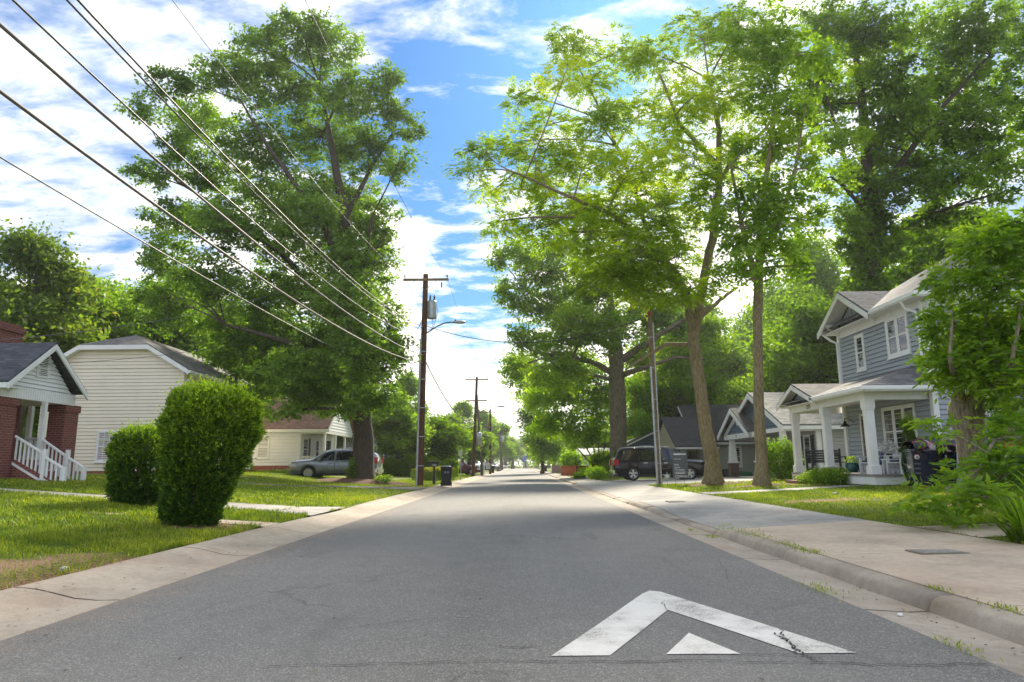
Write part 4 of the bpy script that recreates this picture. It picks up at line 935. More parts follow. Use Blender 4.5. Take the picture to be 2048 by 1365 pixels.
# ------------------------------------------------------------------ clipped bushes
def hedge_bush(name, label, base, prof, seed, mat=LF_YEW, n=26000, leaf=.055, stems=True, tip=.5, sx=1.0, sy=1.0, group=None, dark=0):
    """prof: list of (height, radius, xoffset) -- dense shell of short shoots"""
    rng = np.random.default_rng(seed); t = thing(name, label, 'bush', base, group); bx_, by_, bz_ = base
    hs = np.array([p[0] for p in prof]); rs = np.array([p[1] for p in prof]); ox = np.array([p[2] for p in prof])
    # core of stems
    mb = MB()
    for k in range(7):
        a = rng.uniform(0, 2 * pi); r0 = rng.uniform(.02, rs[0] * .5 + .02); h1 = rng.uniform(.5, .85) * hs[-1]
        mb.tube([(bx_ + cos(a) * r0, by_ + sin(a) * r0, bz_ - .05), (bx_ + cos(a) * r0 * 1.4 + ox[1] * .5, by_ + sin(a) * r0 * 1.4, bz_ + h1 * .5), (bx_ + cos(a) * r0 * 2 + ox[-2] * .8, by_ + sin(a) * r0 * 2, bz_ + h1)], [.035, .025, .01], 6)
    mb.build('stems', BARK_D, t)
    h_ = hs[0] + (hs[-1] - hs[0]) * rng.uniform(0, 1, n) ** .92; r_ = np.interp(h_, hs, rs); o_ = np.interp(h_, hs, ox); a = rng.uniform(0, 2 * pi, n)
    k = 1 + .055 * np.sin(a * 5 + h_ * 4 + seed) + .04 * np.sin(a * 11 - h_ * 9) + .05 * np.sin(h_ * 13 + a * 3) + .03 * np.sin(a * 23 + h_ * 17)
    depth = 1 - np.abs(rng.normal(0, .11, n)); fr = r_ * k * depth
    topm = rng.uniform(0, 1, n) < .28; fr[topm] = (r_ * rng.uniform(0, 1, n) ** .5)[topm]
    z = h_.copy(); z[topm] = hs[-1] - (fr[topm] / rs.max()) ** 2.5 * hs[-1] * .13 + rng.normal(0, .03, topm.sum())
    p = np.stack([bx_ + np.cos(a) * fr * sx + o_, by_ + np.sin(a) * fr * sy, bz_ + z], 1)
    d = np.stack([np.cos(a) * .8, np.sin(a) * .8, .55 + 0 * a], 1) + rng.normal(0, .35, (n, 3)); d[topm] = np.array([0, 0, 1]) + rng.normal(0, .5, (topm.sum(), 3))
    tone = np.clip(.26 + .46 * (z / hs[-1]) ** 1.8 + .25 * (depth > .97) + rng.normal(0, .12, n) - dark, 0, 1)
    hole = np.sin(a * 6.3 + seed) * np.sin(z * 7.1 + a * 2) + .6 * np.sin(a * 13 + z * 11); kp_ = ~((hole > .55) & (z < hs[-1] * .5) & (rng.uniform(0, 1, n) < .75) & (~topm))
    p = p[kp_]; d = d[kp_]; z = z[kp_]; tone = tone[kp_]; depth = depth[kp_]; n = len(p)
    # each shoot = 3 little leaves
    VV = []; TT = []
    for q in range(3):
        dd = d + rng.normal(0, .45, (n, 3)); v, tt = leafquads(p + d * leaf * q * .5 * tip, leaf, rng, 3.0, .3, tone, dd); VV.append(v); TT.append(tt)
    # long shoots sticking out
    ns = n // 70; i_ = rng.integers(0, n, ns); pp = p[i_]; dd = d[i_]; dd /= np.linalg.norm(dd, axis=1)[:, None]
    for q in range(7):
        v, tt = leafquads(pp + dd * (.03 + q * .026 * rng.uniform(.7, 1.9, (ns, 1))) + rng.normal(0, .006, (ns, 3)), leaf * .9, rng, 2.6, .3, np.clip(tone[i_] + .2, 0, 1), dd + rng.normal(0, .55, (ns, 3))); VV.append(v); TT.append(tt)
    v = np.concatenate(VV); npmesh('foliage', v, 4, len(v) // 4, mat, t, tone=np.concatenate(TT)); return t
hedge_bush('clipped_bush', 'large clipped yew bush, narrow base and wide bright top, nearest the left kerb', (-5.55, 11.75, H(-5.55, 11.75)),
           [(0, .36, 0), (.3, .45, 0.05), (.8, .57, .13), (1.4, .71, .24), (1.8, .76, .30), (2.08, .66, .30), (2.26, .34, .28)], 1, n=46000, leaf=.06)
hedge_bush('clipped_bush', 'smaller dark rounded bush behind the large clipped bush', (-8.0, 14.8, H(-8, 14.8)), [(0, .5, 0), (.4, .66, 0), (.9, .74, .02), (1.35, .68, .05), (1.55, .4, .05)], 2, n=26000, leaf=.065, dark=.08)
# long hedges left
def hedge_row(name, label, p0, p1, w_, h0, h1, seed, mat, n, leaf, rough=.12):
    rng = np.random.default_rng(seed); t = thing(name, label, 'hedge', (p0[0], p0[1], H(*p0)))
    u = rng.uniform(0, 1, n); x = p0[0] + (p1[0] - p0[0]) * u; y = p0[1] + (p1[1] - p0[1]) * u
    L_ = math.hypot(p1[0] - p0[0], p1[1] - p0[1]); ux, uy = (p1[0] - p0[0]) / L_, (p1[1] - p0[1]) / L_
    hh = (h0 + (h1 - h0) * (.5 + .5 * np.sin(u * L_ * 1.3 + seed))) * (1 + rough * np.sin(u * L_ * 5)); v_ = rng.uniform(-1, 1, n); top = rng.uniform(0, 1, n) < .35
    z = np.where(top, hh * (1 - .18 * np.abs(v_) ** 3), rng.uniform(0, 1, n) * hh); s = np.where(top, v_, np.sign(v_) * (1 - np.abs(rng.normal(0, .1, n)))) * w_ * (1 + .12 * np.sin(u * L_ * 3.1 + z * 4))
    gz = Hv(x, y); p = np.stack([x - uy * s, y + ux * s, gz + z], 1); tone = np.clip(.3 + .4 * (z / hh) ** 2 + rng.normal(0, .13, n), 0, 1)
    d = np.stack([-uy * np.sign(s), ux * np.sign(s), .6 + 0 * s], 1) + rng.normal(0, .5, (n, 3)); v, tt = leafquads(p, leaf, rng, 2.2, .4, tone, d)
    mb = MB()
    for k in range(int(L_ / .5)):
        f = (k + .5) / int(L_ / .5); xx = p0[0] + (p1[0] - p0[0]) * f; yy_ = p0[1] + (p1[1] - p0[1]) * f; g = H(xx, yy_)
        mb.tube([(xx, yy_, g - .05), (xx + .05, yy_, g + h0 * .8)], [.03, .012], 5)
    mb.build('stems', BARK_D, t); npmesh('foliage', v, 4, len(v) // 4, mat, t, tone=tt); return t
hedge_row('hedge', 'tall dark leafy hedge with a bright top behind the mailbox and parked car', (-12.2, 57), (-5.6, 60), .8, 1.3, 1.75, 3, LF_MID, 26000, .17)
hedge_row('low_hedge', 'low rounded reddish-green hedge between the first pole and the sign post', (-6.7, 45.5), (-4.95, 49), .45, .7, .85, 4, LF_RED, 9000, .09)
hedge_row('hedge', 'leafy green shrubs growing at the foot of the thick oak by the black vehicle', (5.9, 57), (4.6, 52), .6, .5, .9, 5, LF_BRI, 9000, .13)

# --- crape-like tree at the right edge: knobby trunk, leafy sprouts
b = (10.05, 15.4, H(10.05, 15.4))
near_rows = [(1975, 480, 55, 44, -1.5), (2030, 560, 60, 60, -1.5), (1930, 560, 48, 48, -1.2, 1, .1), (1985, 640, 70, 50, -1), (1900, 650, 46, 44, -.8, 1, .1), (2060, 660, 40, 60, -1), (1940, 720, 60, 48, -1), (2020, 750, 60, 50, -1.5), (1890, 730, 40, 40, -.8), (2060, 820, 40, 50, -2), (2010, 800, 40, 40, -.5), (1975, 770, 40, 20, -.5),
             (2025, 870, 36, 40, -3.0, .8), (1890, 862, 26, 14, -3.6, .5), (2040, 930, 40, 40, -4, .7), (1945, 960, 44, 26, -4.2, .7), (1965, 1005, 56, 34, -4.8, 1.0), (2010, 950, 50, 44, -4.4, 1.1), (2040, 880, 30, 40, -3.6, 1.0), (1890, 990, 34, 26, -4.8, .5), (1850, 1020, 22, 12, -5, .5), (1985, 700, 70, 60, -.6, 1.3), (2040, 480, 50, 50, -1.4, 1.2)]
make_tree('crape_tree', 'leafy tree with knobby mottled trunk and drooping sprays at the right edge', 'tree', b,
    [(b, .30), ((10.0, 15.4, .9), .26), ((9.95, 15.35, 1.6), .27), ((9.9, 15.3, 2.2), .36), ((9.9, 15.2, 2.6), .30)],
    [[((9.9, 15.3, 2.2), .12)] + LN(14.2, [(1960, 700, .05), (1985, 560, .02)]), [((9.9, 15.3, 2.3), .10)] + LN(14, [(1900, 720, .04), (1905, 620, .015)]), [((9.9, 15.3, 2.3), .10)] + LN(13.6, [(2020, 740, .05), (2045, 600, .02)]),
     [((10.0, 15.3, .8), .05)] + LN(12, [(1990, 880, .03)]) + LN(11, [(1950, 950, .02)]), [((9.6, 11.2, .25), .03)] + LN(11, [(1990, 1010, .02), (1960, 950, .012)]), [((8.9, 10.6, .2), .03)] + LN(10.6, [(2040, 1000, .02), (1900, 990, .008)])],
    PX(15.4, near_rows, 13, 1.0, 0.4, .92), leaf=.135, mat=LF_MID, bk=BARK_M, seed=81, clump=.30, per=48, dens=6.5, mode='spray', flat=.7, rachis=.30, flare=.25)
# strap-leaved clump at its foot
def strap_plant(name, label, base, n, ln, seed, mat, w_=.022):
    rng = np.random.default_rng(seed); t = thing(name, label, 'plant', base); V = []; F = []; T = []
    for k in range(n):
        a = rng.uniform(0, 2 * pi); out = rng.uniform(.25, 1.0); L_ = ln * rng.uniform(.6, 1.15); r0 = rng.uniform(0, .28); b0 = np.array([base[0] + cos(a) * r0, base[1] + sin(a) * r0, base[2]])
        sd_ = np.array([-sin(a), cos(a), 0]); tone = np.clip(rng.normal(.4, .18), 0, 1); s0 = len(V)
        for j in range(6):
            f = j / 5; p = b0 + np.array([cos(a), sin(a), 0]) * out * L_ * f * (.35 + .55 * f) + np.array([0, 0, 1]) * L_ * (f * 1.0 - out * .62 * f * f); ww = w_ * (1 - f ** 2.2) + .001
            V += [p - sd_ * ww, p + sd_ * ww]; T += [tone] * 2
        for j in range(5): F.append((s0 + 2 * j, s0 + 2 * j + 1, s0 + 2 * j + 3, s0 + 2 * j + 2))
    npmesh('leaves', V, 4, len(F), mat, t, tone=T, faces=F); return t
strap_plant('strap_leaf_plant', 'dark strap-leaved clump on the soil bed beside the near right sidewalk', (6.32, 8.75, .17), 230, .75, 5, LF_DRK)
strap_plant('strap_leaf_plant', 'taller upright blade-leaved clump right of the dark strap-leaved clump', (6.85, 8.95, .19), 170, 1.1, 6, LF_MID)
def low_shrub(name, label, base, rx, ry, h_, n, leaf, mat, seed, group=None, flowers=0):
    rng = np.random.default_rng(seed); t = thing(name, label, 'shrub', base, group)
    u = unit(rng, n) * (rng.uniform(.2, 1, n) ** .5)[:, None]; k = 1 + .2 * np.sin(u[:, 0] * 7 + seed) * np.sin(u[:, 1] * 6)
    p = np.stack([base[0] + u[:, 0] * rx * k, base[1] + u[:, 1] * ry * k, base[2] + h_ * .5 + u[:, 2] * h_ * .52 * k], 1); p[:, 2] = np.maximum(p[:, 2], base[2] + .02)
    v, tt = leafquads(p, leaf, rng, 1.8, .5, np.clip(rng.normal(.42, .16, n) + .15 * u[:, 2], 0, 1))
    mb = MB()
    for q in range(9):
        a = rng.uniform(0, 2 * pi); f = rng.uniform(.3, .9); mb.tube([(base[0], base[1], base[2] - .03), (base[0] + cos(a) * rx * f * .5, base[1] + sin(a) * ry * f * .5, base[2] + h_ * .5), (base[0] + cos(a) * rx * f, base[1] + sin(a) * ry * f, base[2] + h_ * rng.uniform(.6, .95))], [.014, .01, .004], 5)
    mb.build('stems', BARK_D, t); npmesh('foliage', v, 4, len(v) // 4, mat, t, tone=tt)
    if flowers:
        u = unit(rng, flowers); p = np.stack([base[0] + u[:, 0] * rx, base[1] + u[:, 1] * ry, base[2] + h_ * .5 + np.abs(u[:, 2]) * h_ * .55], 1)
        v, tt = leafquads(p, .06, rng, 1.2, .5, rng.uniform(0, 1, flowers)); npmesh('flowers', v, 4, flowers, simple('pale_petals', (.75, .7, .62), .7), t, tone=tt)
    return t
SG = 'low shrubs planted along the front porch'
low_shrub('shrub', 'small shrub beside the porch steps of the grey house', (10.9, 26.4, .38), .42, .45, .45, 900, .075, LF_MID, 1, SG)
low_shrub('shrub', 'middle leafy shrub below the second porch column of the grey house', (10.95, 25.2, .4), .6, .65, .62, 2200, .075, LF_MID, 2, SG)
low_shrub('shrub', 'larger leafy shrub left of the blue round yard sign', (11.0, 24.35, .4), .55, .5, .6, 1800, .075, LF_MID, 3, SG)
low_shrub('shrub', 'tall dark shrub with bright side behind the slender tree trunk', (11.9, 31.8, .35), .95, .8, 1.9, 7000, .10, LF_DRK, 4)
low_shrub('shrub', 'low dark shrub at the foot of the brick-based cottage column', (12.6, 31.0, .33), .9, .5, .6, 1800, .08, LF_MID, 5)
low_shrub('flower_bed', 'patch of leafy flowers along the brick foot of the white house', (-15.2, 43.9, .62), 2.2, .4, .35, 2600, .11, LF_BRI, 6, flowers=160)
low_shrub('shrub', 'yellow-green weedy shrub against the left corner of the white house', (-17.4, 43.8, .8), .6, .4, .7, 900, .1, LF_BRI, 7)
low_shrub('sapling', 'bright yellow-green sapling poking above the orange wooden fence', (5.3, 71, .1), 1.2, 1.0, 2.6, 2600, .22, LF_BRI, 8)
low_shrub('weed_clump', 'leafy weeds at the right foot of the great oak trunk', (-6.9, 35.0, .25), .5, .4, .5, 700, .09, LF_MID, 9)
low_shrub('shrub', 'broad green shrub mass in front of the small white house', (7.6, 62, .15), 1.6, 1.0, 2.3, 5200, .2, LF_MID, 21)
low_shrub('shrub', 'reddish-tinged leafy plants at the right end of the wooden fence', (6.9, 57, .15), .9, .6, 1.0, 1800, .14, LF_RED, 22)
low_shrub('climber', 'ivy sprouting low on the front of the great oak trunk', (-8.55, 35.25, .3), .3, .25, 1.3, 900, .09, LF_DRK, 10)
low_shrub('shrub', 'bright green shrub beside the black vehicle rear bumper', (5.2, 47, .15), .8, .6, .9, 2200, .1, LF_BRI, 11)
print('leaf quads', make_tree.total)
# ================================================================== BUILDINGS
class Fr:
    """wall frame: origin (x,y), along-direction u, outward normal n"""
    def __init__(s, o, u, n): s.o = Vector((o[0], o[1], 0)); s.u = Vector((u[0], u[1], 0)); s.n = Vector((n[0], n[1], 0))
    def p(s, a, b, z): return s.o + s.u * a + s.n * b + Vector((0, 0, z))
    def box(s, mb, a0, a1, b0, b1, z0, z1):
        mb.hexa([s.p(a0, b0, z0), s.p(a1, b0, z0), s.p(a1, b1, z0), s.p(a0, b1, z0), s.p(a0, b0, z1), s.p(a1, b0, z1), s.p(a1, b1, z1), s.p(a0, b1, z1)])
FC = lambda x0, y: Fr((x0, y), (1, 0), (0, -1))          # wall facing the camera, along +X
FL = lambda x, y0: Fr((x, y0), (0, 1), (-1, 0))          # wall on the right side of the street facing it
FR = lambda x, y0: Fr((x, y0), (0, 1), (1, 0))           # wall on the left side facing the street
def lap(mb, fr, a0, a1, z0, z1, course=.17, d=.022, lim=None, back=.1):
    """lap siding: each course leans out at its foot; lim(z)->(a0,a1) clips gables"""
    z = z0; d = d * 1.4
    while z < z1 - 1e-4:
        t = min(z + course, z1); la = lim(z) if lim else (a0, a1); lb = lim(t) if lim else (a0, a1)
        if la[1] - la[0] < .02: break
        if lb[1] < lb[0]: m_ = (lb[0] + lb[1]) / 2; lb = (m_, m_)
        e = min(.022, (t - z) * .3); q = -.035
        mb.add([fr.p(la[0], d, z + e), fr.p(la[1], d, z + e), fr.p(lb[1], .003, t), fr.p(lb[0], .003, t), fr.p(la[0], q, z + e), fr.p(la[1], q, z + e), fr.p(lb[1], -back, t), fr.p(lb[0], -back, t), fr.p(la[0], -back, z), fr.p(la[1], -back, z), fr.p(la[0], q, z), fr.p(la[1], q, z), fr.p(la[0], .003, z), fr.p(la[1], .003, z)],
               [(0, 1, 2, 3), (0, 4, 5, 1), (4, 10, 11, 5), (10, 12, 13, 11), (0, 3, 7, 8, 10, 4), (1, 5, 11, 9, 6, 2)])
        z = t
def window(parent, fr, a0, a1, z0, z1, glass=None, trim=.10, cols=1, grid=None, proud=.055, tmat=None, sill=True, name='window', shutters=None, shmat=None):
    glass = glass or GLASS; mb = MB(); tmat = tmat or WHITE
    fr.box(mb, a0 - trim, a0, .0, proud, z0 - trim, z1 + trim); fr.box(mb, a1, a1 + trim, .0, proud, z0 - trim, z1 + trim)
    fr.box(mb, a0, a1, .0, proud, z1, z1 + trim); fr.box(mb, a0, a1, .0, proud, z0 - trim, z0)
    if sill: fr.box(mb, a0 - trim - .02, a1 + trim + .02, .0, proud + .04, z0 - trim - .04, z0 - trim + .002)
    cw = (a1 - a0) / cols
    for k in range(1, cols): fr.box(mb, a0 + cw * k - .055, a0 + cw * k + .055, .0, proud - .004, z0, z1)
    zm = (z0 + z1) / 2
    for k in range(cols):
        l = a0 + cw * k + (.055 if k else 0); r = a0 + cw * (k + 1) - (.055 if k < cols - 1 else 0)
        fr.box(mb, l, l + .035, .0, proud - .012, z0, z1); fr.box(mb, r - .035, r, .0, proud - .012, z0, z1)
        fr.box(mb, l + .035, r - .035, .0, proud - .010, zm - .025, zm + .025); fr.box(mb, l + .035, r - .035, .0, proud - .014, z1 - .035, z1); fr.box(mb, l + .035, r - .035, .0, proud - .014, z0, z0 + .04)
        if grid:
            gc, gr = grid
            for q in range(1, gc): fr.box(mb, l + (r - l) * q / gc - .008, l + (r - l) * q / gc + .008, .0, proud - .022, z0, z1)
            for hz0, hz1 in ((z0, zm), (zm, z1)):
                for q in range(1, gr): zz_ = hz0 + (hz1 - hz0) * q / gr; fr.box(mb, l, r, .0, proud - .023, zz_ - .008, zz_ + .008)
    w_ = mb.build(name, tmat, parent)
    g = MB(); fr.box(g, a0 + .002, a1 - .002, .004, .026, z0 + .002, z1 - .002); g.build('pane', glass, w_)
    if shutters:
        sm = shmat or simple('dark_teal_shutter', (.02, .045, .06), .5)
        for s in shutters:
            s0 = a0 - trim - .42 if s < 0 else a1 + trim + .02; s_ = MB(); fr.box(s_, s0, s0 + .4, .0, .05, z0 - .05, z1 + .05)
            for q in range(int((z1 - z0) / .09)): fr.box(s_, s0 + .05, s0 + .35, .05, .062, z0 + .02 + q * .09, z0 + .075 + q * .09)
            s_.build('shutter', sm, parent)
    return w_
def door(parent, fr, a0, a1, z0, z1, mat, proud=.05):
    mb = MB()
    fr.box(mb, a0 - .1, a0, 0, proud, z0, z1 + .1); fr.box(mb, a1, a1 + .1, 0, proud, z0, z1 + .1); fr.box(mb, a0, a1, 0, proud, z1, z1 + .1); mb.build('door_frame', WHITE, parent)
    mb = MB(); fr.box(mb, a0, a1, 0, .025, z0, z1)
    for p0, p1 in ((.12, .42), (.5, .92)):
        for q in (0, 1): c0 = a0 + .1 + q * (a1 - a0 - .1) / 2; fr.box(mb, c0, c0 + (a1 - a0 - .3) / 2, .025, .035, z0 + (z1 - z0) * p0, z0 + (z1 - z0) * p1)
    d_ = mb.build('door', mat, parent); mb = MB(); mb.tube([fr.p(a1 - .08, .03, (z0 + z1) / 2 - .1), fr.p(a1 - .08, .08, (z0 + z1) / 2 - .1)], .025, 8); mb.build('handle', STEEL, d_)
def pipe(parent, pts, r=.04, name='downspout'): mb = MB(); mb.tube(pts, r, 8); return mb.build(name, WHITE, parent)

# ---------------- blue-grey two storey house, right
hs = thing('two_storey_house', 'blue-grey two storey house with white trimmed porch on the right', 'house', (13.5, 25.4, .45))
mb = MB(); f1 = FL(13.5, 22.4); f2 = FC(13.5, 22.4)
lap(mb, f1, 0, 6.1, .45, 6.5); lap(mb, f2, 0, 8.5, .45, 6.5); lap(mb, FC(13.5, 28.5), 8.5, 0, .45, 6.5); mb.box(13.55, 21.95, 22.5, 28.45, .3, 6.45)
mb.build('wall', S_GREY, hs)
mb = MB()   # corner posts, frieze, water table
for (x0, x1, y0, y1) in ((13.44, 13.62, 22.34, 22.52), (13.44, 13.60, 28.40, 28.56)): mb.box(x0, x1, y0, y1, .45, 6.5)
f1.box(mb, .1, 6.05, 0, .035, 6.28, 6.52); f2.box(mb, .12, 8.5, 0, .035, 6.28, 6.52)
mb.build('corner_trim', WHITE, hs)
RG_X = shingle('grey_shingles_x', (0.20, 0.19, 0.195), 'X'); RG_Y = shingle('grey_shingles_y', (0.20, 0.19, 0.195), 'Y')
ez, ov = 6.72, .5; X0, X1, Y0, Y1 = 13.5 - ov, 22 + ov, 22.4 - ov, 28.5 + ov
rz = 9.15; xa, xb = 16.9, 18.6; ym = (Y0 + Y1) / 2
mb = MB(); mb.slab([(X0, Y0, ez), (X1, Y0, ez), (xb, ym, rz), (xa, ym, rz)], .06); mb.slab([(X0, Y1, ez), (xa, ym, rz), (xb, ym, rz), (X1, Y1, ez)], .06); rf = mb.build('roof', RG_X, hs)
mb = MB(); mb.slab([(X0, Y0, ez), (xa, ym, rz), (X0, Y1, ez)], .06); mb.slab([(X1, Y0, ez), (X1, Y1, ez), (xb, ym, rz)], .06); mb.build('roof', RG_Y, hs)
mb = MB(); mb.box(X0 + .03, X1 - .03, Y0 + .03, Y1 - .03, ez - .2, ez - .17); mb.build('soffit', OFFW, hs)
mb = MB(); mb.box(X0 - .11, X0 + .02, Y0 - .11, 24.75, ez - .17, ez - .02); mb.box(X0 - .07, X0 + .03, Y0 - .07, 24.75, ez - .21, ez - .165); mb.box(X0 + .02, X1, Y0 - .11, Y0 + .02, ez - .17, ez - .02); mb.box(X0 - .0, X1, Y0 - .07, Y0 + .03, ez - .21, ez - .165)
mb.build('gutter', WHITE, hs, bevel=.015)
# front gable
gy0, gy1, gp = 24.75, 29.0, (26.85, 7.95); gz = 6.68; gx = 12.85
mb = MB(); mb.slab([(gx, gy0 - .02, gz), (17, gy0 - .02, gz), (17, gp[0], gp[1]), (gx, gp[0], gp[1])], .07); mb.slab([(gx, gy1, gz), (gx, gp[0], gp[1]), (17, gp[0], gp[1]), (17, gy1, gz)], .07); mb.build('roof', RG_X, hs)
mb = MB()
for (ya, za, yb, zb) in ((gy0, gz, gp[0], gp[1]), (gy1, gz, gp[0], gp[1])):
    mb.hexa([(gx - .03, ya, za - .30), (gx + .02, ya, za - .30), (gx + .02, yb, zb - .30), (gx - .03, yb, zb - .30), (gx - .03, ya, za - .075), (gx + .02, ya, za - .075), (gx + .02, yb, zb - .075), (gx - .03, yb, zb - .075)])
    mb.hexa([(gx + .02, ya, za - .14), (13.5, ya, za - .14), (13.5, yb, zb - .14), (gx + .02, yb, zb - .14), (gx + .02, ya, za - .10), (13.5, ya, za - .10), (13.5, yb, zb - .10), (gx + .02, yb, zb - .10)])
mb.build('bargeboard', WHITE, hs)
mb = MB()    # board and batten gable face
mb.slab([(13.47, 25.05, 6.55), (13.47, 28.6, 6.55), (13.47, gp[0], 7.72)], .05, (1, 0, 0))
for k in range(11):
    yk = 25.25 + k * .31; zt = 6.55 + (1.17) * (1 - abs(yk - gp[0]) / 1.8)
    if zt > 6.62: mb.box(13.445, 13.475, yk - .022, yk + .022, 6.56, zt - .02)
mb.build('gable_face', S_GREY, hs)
for (yk, zk) in ((28.3, 6.72), (gp[0], 7.55), (25.3, 6.72)):
    mb = MB(); mb.box(13.30, 13.42, yk - .05, yk + .05, zk - .32, zk + .1); mb.box(12.9, 13.34, yk - .05, yk + .05, zk + .05, zk + .14)
    mb.hexa([(12.95, yk - .04, zk + .0), (13.02, yk - .04, zk + .06), (13.36, yk - .04, zk - .22), (13.32, yk - .04, zk - .3), (12.95, yk + .04, zk + .0), (13.02, yk + .04, zk + .06), (13.36, yk + .04, zk - .22), (13.32, yk + .04, zk - .3)]); mb.build('bracket', WHITE, hs)
yk = 22.34; mb = MB(); mb.box(13.5, 13.6, 22.24, 22.34, 5.75, 6.5); mb.box(13.5, 13.6, 21.95, 22.3, 6.42, 6.5)
mb.hexa([(13.51, 21.98, 6.42), (13.59, 21.98, 6.42), (13.59, 22.28, 5.85), (13.51, 22.28, 5.85), (13.51, 22.08, 6.46), (13.59, 22.08, 6.46), (13.59, 22.34, 6.0), (13.51, 22.34, 6.0)])
mb.build('bracket', WHITE, hs)
pipe(hs, [(12.95, 22.7, 6.55), (13.1, 22.75, 6.3), (13.38, 22.62, 6.15), (13.41, 22.6, 5.9), (13.41, 22.6, 4.5)], .05); pipe(hs, [(13.0, 28.75, 6.5), (13.2, 28.6, 6.25), (13.40, 28.48, 6.1), (13.40, 28.48, 4.3)], .05)
window(hs, f1, 23.42 - 22.4, 24.62 - 22.4, 4.98, 6.22, cols=2, trim=.12); window(hs, f1, 26.5 - 22.4, 26.98 - 22.4, 4.82, 6.05, trim=.11)
# camera-facing side windows
window(hs, f2, 1.0, 1.75, 1.1, 2.7, trim=.1); window(hs, f2, 3.2, 4.1, 4.9, 6.1, trim=.1, glass=GLASSC)
# porch
PF = .78; mb = MB(); mb.box(11.3, 13.46, 22.32, 29.1, PF - .07, PF); mb.build('porch_floor', simple('porch_boards', (.24, .23, .23), .6, var=.25, scale=9), hs)
mb = MB(); mb.box(11.33, 11.37, 22.35, 29.07, .45, PF - .07); mb.box(11.37, 13.46, 22.35, 22.39, .45, PF - .07); mb.build('porch_skirt', WHITE, hs)
for k in range(6): mb = MB(); mb.box(11.5, 11.85, 22.6 + k * 1.2, 22.9 + k * 1.2, .3, .45); mb.build('pier', BRICK_D, hs)
for cy_ in (22.72, 25.9, 28.8):
    mb = MB(); mb.box(11.38, 11.64, cy_ - .13, cy_ + .13, PF, 3.2); mb.box(11.34, 11.68, cy_ - .17, cy_ + .17, PF, PF + .28); mb.box(11.345, 11.675, cy_ - .165, cy_ + .165, 2.92, 3.2); mb.box(11.36, 11.66, cy_ - .15, cy_ + .15, 2.86, 2.92)
    mb.build('column', WHITE, hs, bevel=.01)
mb = MB(); mb.box(11.36, 11.64, 22.58, 28.94, 3.2, 3.44); mb.box(11.64, 13.46, 22.58, 22.84, 3.2, 3.44); mb.box(11.64, 13.46, 28.7, 28.93, 3.2, 3.44); mb.build('beam', WHITE, hs)
mb = MB(); mb.box(11.1, 13.45, 22.1, 29.2, 3.44, 3.47); mb.build('porch_ceiling', OFFW, hs)
px0, ez2, wz = 11.02, 3.62, 4.42
mb = MB(); mb.slab([(px0, 21.98, ez2), (px0, 26.0, ez2), (13.47, 26.0, wz), (13.47, 23.3, wz)], .05); mb.slab([(px0, 26.0, ez2), (px0, 29.25, ez2 - .02), (13.47, 29.25, wz), (13.47, 26.0, wz)], .05); rr_ = mb.build('porch_roof', RG_Y, hs)
mb = MB(); mb.slab([(px0, 21.98, ez2), (13.47, 23.3, wz), (13.49, 21.98, ez2)], .05); mb.build('porch_roof', RG_X, hs)
mb = MB(); mb.box(px0 - .10, px0 + .02, 21.88, 25.85, ez2 - .16, ez2 - .03); mb.box(px0 - .06, px0 + .06, 21.92, 25.85, ez2 - .2, ez2 - .155); mb.box(px0 + .02, 13.5, 21.88, 22.0, ez2 - .16, ez2 - .03); mb.box(px0, 13.5, 21.92, 22.04, ez2 - .2, ez2 - .155); mb.build('gutter', WHITE, hs, bevel=.012)
# porch gable
pgx, pa, pb, pp = 10.95, 25.65, 29.25, (27.5, 4.30)
mb = MB(); mb.slab([(pgx, pa, 3.6), (13.47, pa, 3.6), (13.47, pp[0], pp[1]), (pgx, pp[0], pp[1])], .06); mb.slab([(pgx, pb, 3.6), (pgx, pp[0], pp[1]), (13.47, pp[0], pp[1]), (13.47, pb, 3.6)], .06); mb.build('porch_roof', RG_X, hs)
mb = MB()
for (ya, yb) in ((pa, pp[0]), (pb, pp[0])):
    mb.hexa([(pgx - .03, ya, 3.36), (pgx + .02, ya, 3.36), (pgx + .02, yb, pp[1] - .24), (pgx - .03, yb, pp[1] - .24), (pgx - .03, ya, 3.535), (pgx + .02, ya, 3.535), (pgx + .02, yb, pp[1] - .065), (pgx - .03, yb, pp[1] - .065)])
    mb.hexa([(pgx + .02, ya, 3.48), (11.36, ya, 3.48), (11.36, yb, pp[1] - .12), (pgx + .02, yb, pp[1] - .12), (pgx + .02, ya, 3.52), (11.36, ya, 3.52), (11.36, yb, pp[1] - .08), (pgx + .02, yb, pp[1] - .08)])
for yk, zk in ((28.75, 3.55), (pp[0], 4.02), (26.2, 3.55)): mb.box(11.28, 11.36, yk - .04, yk + .04, zk - .2, zk + .05); mb.hexa([(11.0, yk - .03, zk), (11.06, yk - .03, zk + .04), (11.33, yk - .03, zk - .12), (11.3, yk - .03, zk - .18), (11.0, yk + .03, zk), (11.06, yk + .03, zk + .04), (11.33, yk + .03, zk - .12), (11.3, yk + .03, zk - .18)])
mb.build('bargeboard', WHITE, hs)
mb = MB(); mb.slab([(11.36, 26.1, 3.47), (11.36, 28.8, 3.47), (11.36, pp[0], 4.14)], .05, (1, 0, 0))
for k in range(9):
    yk = 26.2 + k * .31; zt = 3.47 + .67 * (1 - abs(yk - pp[0]) / 1.4)
    if zt > 3.5: mb.box(11.335, 11.362, yk - .02, yk + .02, 3.47, zt - .01)
mb.build('gable_face', S_GREY, hs)
window(hs, f1, 23.55 - 22.4, 25.5 - 22.4, 1.45, 3.05, cols=3, trim=.10)
